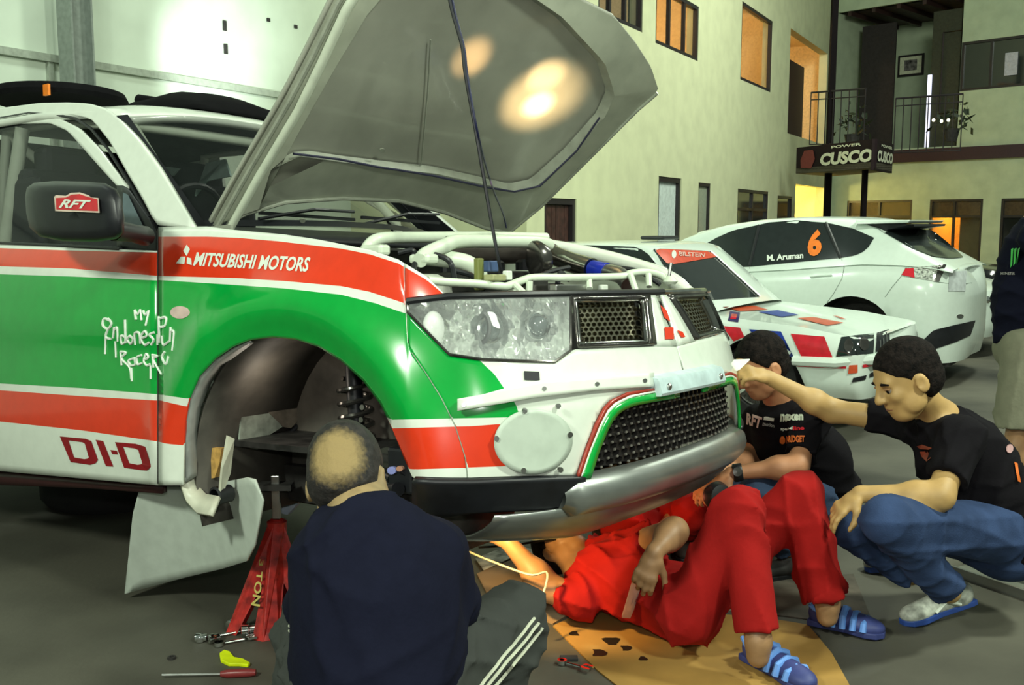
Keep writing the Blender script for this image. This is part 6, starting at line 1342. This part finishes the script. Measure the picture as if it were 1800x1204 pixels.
# ------------------------------------------------ foreground man seen from behind
pf = person('man in navy T-shirt with balding crown, seen from behind at the open wheel arch', None)
hc = W(610, 848, 2.30); f_ = az([.12, .72, -.60]); up_ = az([-.10, .55, .80])
neck = W(638, 915, 2.22); chest = W(655, 1000, 2.22); hips = W(668, 1190, 2.16); shL, shR = W(580, 980, 2.22), W(758, 978, 2.26)
elL, wrL = W(545, 1080, 2.40), W(600, 960, 2.62); elR, wrR = W(800, 1095, 2.36), W(700, 960, 2.62)
hpL, hpR = W(600, 1215, 2.2), W(740, 1215, 2.2); knL, knR = W(545, 1110, 2.60), W(900, 1092, 2.55); anL, anR = V3(knL[0] - .02, knL[1] - .2, .09), V3(knR[0] - .10, knR[1] - .22, .09)
b = Body(); g, Bs = head(b, hc, f_, up_, 1.06); b.cone(mix(hc, neck, .3), neck, .056, .064, .03).cone(neck, chest, .07, .12, .05).cone(shL, shR, .058, .058, .05).cone(chest, hips, .12, .13, .05); arm(b, shL, elL, wrL, 1.1); arm(b, shR, elR, wrR, 1.1)
hand(b, wrL, V3(.2, .8, .3), V3(0, -.3, .9), -1, 1.0, .6); hand(b, wrR, V3(-.2, .8, .3), V3(0, -.3, .9), 1, 1.0, .6)
b.cone(hpL, knL, .09, .065, .03).cone(knL, anL, .06, .04, .03).cone(hpR, knR, .09, .065, .03).cone(knR, anR, .06, .04, .03); b.mesh('body', mat('skin_scalp', (.30, .21, .10), .6, var=.08, scale=30), pf, .0065)
BALDM = mat('thinning_hair', (.014, .011, .010), .75, var=.3, scale=60, bump=.25, bscale=160)
_n = BALDM.node_tree; _g = _n.nodes.new('ShaderNodeNewGeometry'); _d = _n.nodes.new('ShaderNodeVectorMath'); _d.operation = 'DISTANCE'; _d.inputs[1].default_value = tuple(hc + az(CAM - hc) * .085 + V3(-.022, 0, .062))
_z = _n.nodes.new('ShaderNodeTexNoise'); _z.inputs['Scale'].default_value = 90; _a2 = _n.nodes.new('ShaderNodeMath'); _a2.operation = 'MULTIPLY_ADD'; _a2.inputs[1].default_value = .030
_r = _n.nodes.new('ShaderNodeMapRange'); _r.inputs[1].default_value = .058; _r.inputs[2].default_value = .092; _m = _n.nodes.new('ShaderNodeMix'); _m.data_type = 'RGBA'; _m.inputs[6].default_value = (.27, .19, .075, 1)
_b = _n.nodes['Principled BSDF']; _src = _b.inputs['Base Color'].links[0].from_socket
_n.links.new(_g.outputs['Position'], _d.inputs[0]); _n.links.new(_g.outputs['Position'], _z.inputs['Vector']); _n.links.new(_z.outputs[0], _a2.inputs[0]); _n.links.new(_d.outputs['Value'], _a2.inputs[2]); _n.links.new(_a2.outputs[0], _r.inputs[0]); _n.links.new(_r.outputs[0], _m.inputs[0]); _n.links.new(_src, _m.inputs[7]); _n.links.new(_m.outputs[2], _b.inputs['Base Color'])
headparts(pf, g, Bs, 1.06, hair=BALDM, front=.12, low=-.085, thick=.004, bald=None)
sh = Body(); sh.cone(neck + V3(0, .0, -.02), chest, .070, .13, .06).cone(shL, shR, .072, .072, .07).cone(chest, hips, .150, .160, .07).ell(mix(chest, hips, .3), (.178, .12, .22), None, .06).ell(mix(chest, hips, .75), (.180, .14, .24), None, .06)
sh.cone(shL, mix(shL, elL, .92), .080, .072, .04, cut='b').cone(shR, mix(shR, elR, .92), .082, .074, .04, cut='b'); sh.mesh('t_shirt', NAVY, pf, .008, wrinkle=.005, wf=42)
TP = mat('track_pants_grey', (.030, .034, .030), .85, var=.04, bump=.1)
tr = Body(); tr.ell(hips + V3(0, 0, -.10), (.19, .16, .12), None, .05).cone(hpL, knL, .112, .085, .05).cone(knL, mix(knL, anL, .93), .082, .07, .03, cut='b').cone(hpR, knR, .115, .088, .05).cone(knR, mix(knR, anR, .93), .086, .075, .03, cut='b'); o = tr.mesh('track_pants', TP, pf, .008, wrinkle=.006, wf=60); FS = cast_obj(o)
PSW = mat('stripe_cream', (.62, .64, .50), .7)
for k in range(3):
    MB().tube(FS(densify([(938 + k * 7, 1088 + k * 8), (900 + k * 9, 1135 + k * 6), (850 + k * 10, 1196 + k * 4), (830 + k * 10, 1225)], 14), .003), .0042, 6).build('leg_stripe', PSW, pf, True)
    MB().tube(FS(densify([(510, 1092 + k * 9), (517, 1100 + k * 9), (524, 1098 + k * 9)], 4), .003), .004, 6).build('leg_stripe', PSW, pf, True)
MB().tube(FS(densify([(522, 1122), (526, 1160), (538, 1195)], 8), .003), .004, 6).build('leg_stripe', PSW, pf, True)
for a in (anL, anR): shoe('shoe', pf, V3(a[0], a[1] - .05, 0), V3(a[0] + .02, a[1] + .2, 0), DARK, BLACK)
o = MB().box((hips[0], hips[1] + .02, (hips[2] - .24) / 2), (.30, .24, max(.05, hips[2] - .24))).build('wooden_stool', mat('stool_wood', (.16, .09, .04), .6), bev=.01); tag(o, 'low wooden block stool under the man in navy', 'stool')
# ------------------------------------------------ standing man at the right edge
ps = person('man standing at the right edge in navy T-shirt with green emblem and khaki shorts', None)
X0 = W(1815, 500, 4.75); gx = X0[0]; gy = X0[1]
P = lambda dx, dy, z: V3(gx + dx, gy + dy, z)
hc = P(.05, -.02, 1.54); b = Body(); g, Bs = head(b, hc, az([.9, .35, -.15]), (0, 0, 1), 1.0); neck = P(0, 0, 1.43); chest = P(0, 0, 1.28); hips = P(0, .0, .90); s1, s2 = P(-.09, -.19, 1.38), P(.06, .20, 1.38)
b.cone(hc, neck, .05, .06, .03).cone(neck, chest, .06, .11, .05).cone(s1, s2, .055, .055, .05).cone(chest, hips, .12, .13, .05); e1, w1_ = P(.02, -.24, 1.10), P(.20, -.22, .96); e2, w2_ = P(.12, .26, 1.10), P(.25, .2, .95); arm(b, s1, e1, w1_); arm(b, s2, e2, w2_); hand(b, w1_, V3(.8, .1, -.3), V3(0, -.9, .3), 1, 1., .5); hand(b, w2_, V3(.8, .1, -.3), V3(0, .9, .3), 1, 1., .5)
L1 = [P(-.05, -.10, .86), P(-.08, -.13, .48), P(-.10, -.14, .09)]; L2 = [P(.04, .10, .86), P(.09, .10, .48), P(.10, .12, .09)]
for L_ in (L1, L2): b.cone(L_[0], L_[1], .085, .058, .03).cone(L_[1], L_[2], .056, .038, .03); b.ell(mix(L_[1], L_[2], .3) + V3(-.02, 0, 0), (.058, .055, .11), None, .03)
b.mesh('body', SKIN3, ps, .0075); headparts(ps, g, Bs, 1.0, h=.006)
sh = Body(); sh.cone(neck + V3(0, 0, -.02), chest, .08, .135, .05).cone(s1, s2, .075, .075, .06).cone(chest, hips + V3(0, 0, -.03), .15, .16, .06, cut='b').ell(mix(chest, hips, .5), (.165, .20, .22), None, .06).cone(s1, mix(s1, e1, .8), .075, .07, .04, cut='b').cone(s2, mix(s2, e2, .8), .075, .07, .04, cut='b'); o = sh.mesh('t_shirt', NAVY, ps, .009, wrinkle=.005, wf=50, clip=[(P(0, 0, .84), (0, 0, -1))]); TS = cast_obj(o)
sh = Body(); sh.ell(P(0, 0, .84), (.15, .19, .13), None, .05)
for L_ in (L1, L2): sh.cone(L_[0], L_[1] + V3(0, 0, .0), .118, .110, .05, cut='b')
sh.mesh('shorts', mat('khaki_cloth', (.22, .22, .15), .9, var=.05, scale=12, bump=.15), ps, .009, wrinkle=.004, wf=50)
for L_ in (L1, L2): shoe('shoe', ps, L_[2] * V3(1, 1, 0) + V3(-.06, -.02, 0), L_[2] * V3(1, 1, 0) + V3(.19, .03, 0), DARK, BLACK)
for k in range(3): shape('shirt_emblem', [(1779 + k * 6, 438 - k), (1783 + k * 6, 436 - k), (1780 + k * 5, 466 - k * 2), (1777 + k * 5, 470 - k * 2)], TS, mat('emblem_green', (.05, .55, .08), .5), ps, .006)
lettering('MONSTER', [(1761, 478), (1785, 478), (1785, 483), (1761, 483)], TS, mat('print_grey_text', (.35, .34, .32), .6), ps, .006)
# ================================================================== THINGS ON AND NEAR THE FLOOR
def fl(px, py, z=0.): return V3(*ground(px, py, z))
# jack stand
js = thing('jack_stand', 'red steel axle stand under the pickup beside the mud flap', 'jack stand', loc=(0, 0, 0))
JR = mat('jack_red', (.42, .02, .015), .4, coat=.3, var=.2, scale=30); JN = mat('jack_print', (.60, .50, .13), .6)
base = fl(478, 1118); d0 = 3.55; topz = W(452, 965, 3.72)
c = V3(base[0], base[1] + .12, 0); tp = c + V3(0, 0, .37)
e = [V3(-.15, -.13, 0), V3(.0, -.17, 0), V3(.16, -.10, 0), V3(.10, .14, 0), V3(-.12, .13, 0)]
for i, (a, a2) in enumerate(((V3(-.17, -.10, 0), V3(-.02, -.17, 0)), (V3(-.02, -.17, 0), V3(.17, -.09, 0)), (V3(.17, -.09, 0), V3(.0, .17, 0)), (V3(.0, .17, 0), V3(-.17, -.10, 0)))):
    m_ = (a + a2) / 2; w = .035
    n = np.cross(a2 - a, V3(0, 0, 1)); n /= np.linalg.norm(n); n = -n * .004
    P1 = [c + a, c + a + (a2 - a) * .28, c + m_ * .45 + V3(0, 0, .17), c + a + (a2 - a) * .72, c + a2, tp + az(a2) * .035, tp + az(a) * .035]
    MB().prism(P1, n).build('stand_side', JR, js, bev=.002)
MB().lathe(tp - V3(0, 0, .04), (0, 0, 1), [(.036, 0), (.036, .05), (.028, .055), (.024, .055), (.024, .02)], 16).build('stand_collar', JR, js, True)
MB().box(tp + V3(0, 0, .10), (.030, .022, .16)).build('ratchet_bar', STEEL, js, bev=.003); MB().hexa([tp + V3(-.06, -.03, .13), tp + V3(.06, -.03, .13), tp + V3(.06, .03, .13), tp + V3(-.06, .03, .13)], [tp + V3(-.06, -.03, .15), tp + V3(.06, -.03, .15), tp + V3(.06, .03, .15), tp + V3(-.06, .03, .15)]).build('saddle', DARK, js)
def onface(s, z):
    a, a2 = V3(-.17, -.10, 0), V3(-.02, -.17, 0); k = z / .37; p = c + (a + (a2 - a) * s) * (1 - k) + az(a) * .035 * k; p[2] = z; n = np.cross(a2 - a, V3(0, 0, 1)); return p + n / np.linalg.norm(n) * .008
v, f = text_mesh('3 TON', 0, .02); mn, mx = v.min(0), v.max(0); t = (v - mn) / (mx - mn); raw('lettering', [onface(.55 + .35 * y, .26 - .15 * x) for x, y in t], f, JN, js, False)
_rg = V3(*fl(505, 960)) + V3(0, .45, .0); tag(MB().prism([W(x, y, 3.75) for x, y in ((478, 872), (520, 868), (528, 880), (505, 905), (484, 900))], (.01, .02, 0)).build('rag', mat('pale_blue_rag', (.35, .42, .50), .9)), 'pale blue rag hanging by the suspension above the red axle stand', 'rag')
# cardboard
cb = [(972, 1102), (1040, 1068), (1180, 1078), (1330, 1085), (1420, 1100), (1462, 1150), (1492, 1204), (1500, 1225), (1120, 1235), (1050, 1180)]
CARD = mat('cardboard', (.42, .24, .055), .85, var=.10, scale=3, bump=.05, bscale=30)
mb = MB(); mb.prism([fl(*p) for p in cb], (0, 0, .005)); tag(mb.build('cardboard_sheet', CARD), 'flattened brown cardboard sheet under the man in red overalls', 'cardboard')
cb2 = [(838, 1010), (900, 985), (985, 1010), (1020, 1070), (972, 1098), (860, 1052)]
tag(MB().prism([fl(*p) + V3(0, 0, .0) for p in cb2], (0, 0, .005)).build('cardboard_sheet', mat('pale_cardboard', (.30, .21, .12), .85, var=.2, scale=4)), 'pale oil-marked board under the bumper beside the navy shirt', 'cardboard')
wp_ = [(835, 985), (900, 960), (960, 975), (985, 1000), (900, 983), (850, 1006)]
tag(MB().prism([fl(*p) + V3(0, 0, .007) for p in wp_], (0, 0, .003)).build('oily_paper', mat('oily_paper', (.42, .42, .36), .8, var=.5, scale=14)), 'white paper with oil spots on the floor under the bumper', 'paper')
tag(MB().prism([fl(*p) for p in ((1180, 1035), (1500, 1010), (1530, 1085), (1440, 1092), (1330, 1078), (1200, 1070))], (0, 0, .004)).build('floor_mat', mat('greasy_mat', (.12, .10, .075), .8, var=.3, scale=5)), 'greasy dark mat on the floor behind the red legs', 'mat')
for i, (x, y, w) in enumerate(((1075, 1130, 14), (1100, 1142, 9), (1052, 1150, 12), (1130, 1160, 7), (1010, 1116, 8))):
    oc = fl(x, y) + V3(0, 0, .0055); _r = w / 1750 * 3.3
    tag(MB().prism([oc + V3(math.cos(q) * _r * (1 + .4 * math.sin(3 * q + i)), math.sin(q) * _r * 1.6 * (1 + .3 * math.cos(2 * q)), 0) for q in np.linspace(0, 2 * math.pi, 14, endpoint=False)], (0, 0, .0008)).build('oil_spot', mat('oil_black', (.02, .016, .01), .4)), ('largest black oil spot on the brown cardboard, near its middle', 'oil spot right of the largest one on the cardboard', 'oil spot at the left part of the cardboard, below the others', 'smallest oil spot, farthest right on the cardboard', 'oil spot nearest the top left corner of the cardboard')[i], 'oil spot')
# sockets and wrenches left of the stand
def lay(px0, py0, px1, py1, z=.012): return fl(px0, py0) + V3(0, 0, z), fl(px1, py1) + V3(0, 0, z)
def wrench(px0, py0, px1, py1, label, r=.008):
    a, b_ = lay(px0, py0, px1, py1, .010); d = az(b_ - a); r_ = thing('spanner', label, 'tool', loc=(0, 0, 0))
    MB().tube([a + d * .02, b_ - d * .02], r * .8, 8, flat=.6).build('shaft', CHROME, r_, True); MB().lathe(a, (0, 0, 1), [(r, -.007), (r * 2, -.007), (r * 2, .007), (r, .007), (r, -.007)], 14).build('ring_end', CHROME, r_)
    l = V3(-d[1], d[0], 0); mb = MB()
    for sg in (-1, 1): mb.prism([b_ - d * .015 + l * sg * .002, b_ - d * .01 + l * sg * r * 2.2, b_ + d * .02 + l * sg * r * 2.0, b_ + d * .018 + l * sg * r * .9, b_ + l * sg * r * .8], (0, 0, .008))
    mb.build('open_end', CHROME, r_)
def socket_(px, py, label, r=.016, L=.04, ang=0):
    p = fl(px, py) + V3(0, 0, r); d = V3(math.cos(ang), math.sin(ang), 0); mb = MB(); mb.lathe(p, d, [(r * .7, 0), (r, .002), (r, L * .5), (r * .8, L * .6), (r * .8, L), (r * .4, L), (r * .4, L * .6)], 18); tag(mb.build('socket', CHROME, None, True), label, 'tool')
wrench(352, 1128, 432, 1112, 'chrome spanner lying between the sockets and the red stand'); wrench(385, 1136, 440, 1126, 'shorter chrome spanner in front of the other, left of the red stand')
socket_(344, 1128, 'chrome socket at the left end of the tool pile'); socket_(366, 1132, 'second chrome socket, just right of the leftmost one', ang=.6); socket_(404, 1110, 'chrome socket behind the spanners, nearest the stand', .02, .05, 1.2); socket_(424, 1120, 'large chrome socket at the right end of the tool pile', .022, .05, .3)
YL = mat('yellow_plastic', (.80, .95, .0), .5)
yk = [(386, 1153), (394, 1147), (404, 1150), (412, 1160), (428, 1163), (440, 1170), (436, 1174), (420, 1172), (402, 1172), (388, 1165)]
tag(MB().prism([fl(*p) for p in yk], (0, 0, .012)).build('yellow_marker', YL, bev=.003), 'bright yellow plastic tag on the floor below the tools', 'tag')
a, b_ = lay(285, 1193, 388, 1191, .012); c_ = lay(388, 1191, 450, 1189, .014)[1]; sd = thing('screwdriver', 'long screwdriver with a red handle lying at the bottom left', 'screwdriver', loc=(0, 0, 0))
MB().tube([a, b_], .004, 8).build('blade', STEEL, sd, True); MB().tube([b_, mix(b_, c_, .2), mix(b_, c_, .8), c_], [.009, .014, .014, .010], 10).build('handle', mat('handle_red', (.25, .03, .03), .35), sd, True)
wrench(988, 1168, 1030, 1180, 'small spanner on the floor by the striped track pants'); 
tag(MB().box(fl(1000, 1160) + V3(0, 0, .006), (.06, .03, .012)).build('cable_tie_pack', mat('dark_rag', (.03, .03, .03), .9), bev=.003), 'small dark clip beside the spanner near the cardboard edge', 'clip')
tag(MB().box(fl(552, 1168) + V3(0, 0, .003), (.02, .02, .006)).build('nut', STEEL), 'loose nut on the floor beside the navy shirt', 'nut')
tag(MB().lathe(fl(302, 1158), (0, 0, 1), [(.014, 0), (.014, .008), (.007, .008), (.007, 0)], 10).build('washer', DARK), 'dark washer on the floor left of the yellow tag', 'washer')
# rail at the right
a, b_ = fl(1700, 1008), fl(1800, 1042); d = az(b_ - a); l = V3(-d[1], d[0], 0); rl = thing('floor_rail', 'grey steel channel lying on the floor at the right edge', 'rail', loc=(0, 0, 0))
a = a - d * .05; b_ = b_ + d * .9
def barr(p, q, w, h, z0, nm, m): MB().hexa([p - l * w + V3(0, 0, z0), p + l * w + V3(0, 0, z0), p + l * w + V3(0, 0, z0 + h), p - l * w + V3(0, 0, z0 + h)], [q - l * w + V3(0, 0, z0), q + l * w + V3(0, 0, z0), q + l * w + V3(0, 0, z0 + h), q - l * w + V3(0, 0, z0 + h)]).build(nm, m, rl)
barr(a, b_, .07, .012, 0, 'channel_base', mat('rail_grey', (.22, .23, .19), .5, metal=.4)); barr(a + l * .07, b_ + l * .07, .006, .04, 0, 'channel_flange', SILVER); barr(a - l * .07, b_ - l * .07, .006, .04, 0, 'channel_flange', SILVER)
# wheel lying under the pickup
c = fl(160, 905) + V3(0, .35, .0); wl = thing('spare_wheel', 'dark wheel lying flat under the pickup door', 'wheel', loc=(0, 0, 0))
MB().lathe(c + V3(0, 0, .0), (0, 0, 1), [(.20, 0), (.35, 0), (.38, .04), (.38, .18), (.35, .13), (.22, .13), (.20, .18)], 32).build('tyre', RUBBER, wl, True); MB().lathe(c + V3(0, 0, .0), (0, 0, 1), [(.20, .02), (.20, .17), (.16, .14), (.06, .13), (.05, .15), (.0001, .15)], 28).build('wheel_rim', SILVER, wl, True)
# white tab pinched by the reaching hand
tb = [W(1262, 648, 3.80), W(1285, 634, 3.82), W(1318, 633, 3.84), W(1300, 650, 3.80), W(1278, 660, 3.78)]
tag(MB().prism(tb, (0, .004, .004)).build('bumper_tab', mat('tab_white', (.80, .84, .70), .5)), 'white plastic tab pinched between fingers at the far bumper corner', 'tab')
# cables beneath the bumper and the work lamp that lights the arm
tag(MB().tube(bez([W(820, 968, 3.7), W(860, 985, 3.6), W(930, 1010, 3.5), W(962, 1008, 3.5), W(950, 1060, 3.45), W(945, 1075, 3.44)], 8), .004, 6).build('white_cable', mat('cable_white', (.55, .58, .45), .6), None, True), 'thin pale cable looping below the lying man\'s reaching arm', 'cable')
tag(MB().tube(bez([W(842, 962, 3.9), W(900, 958, 3.85), W(985, 948, 3.9), W(990, 975, 3.9)], 8), .005, 6).build('black_cable', BLACK, None, True), 'black cable sagging under the bumper beside the lying man\'s head', 'cable')
tag(MB().tube(bez([fl(1190, 958, .01), fl(1215, 950, .01), fl(1240, 962, .01), fl(1225, 978, .01), fl(1200, 972, .01)], 8), .005, 6).build('coiled_cable', mat('cable_grey', (.16, .20, .17), .6), None, True), 'coiled grey cable on the floor between the red overalls', 'cable')
il = thing('inspection_lamp', 'small inspection lamp beneath the bumper that lights the mechanic\'s arm', 'lamp', loc=(0, 0, 0)); q = W(835, 946, 3.75)
q = W(990, 905, 4.0)
MB().lathe(q, (-.6, -.5, -.4), [(.02, -.09), (.02, -.02), (.045, 0), (.045, .01)], 16).build('lamp_housing', BLACK, il, True); MB().ball(q + az([-.6, -.5, -.4]) * .012, .028, 12).build('bulb', mat('bulb_warm', (1, .75, .4), .4, emit=12), il, True)
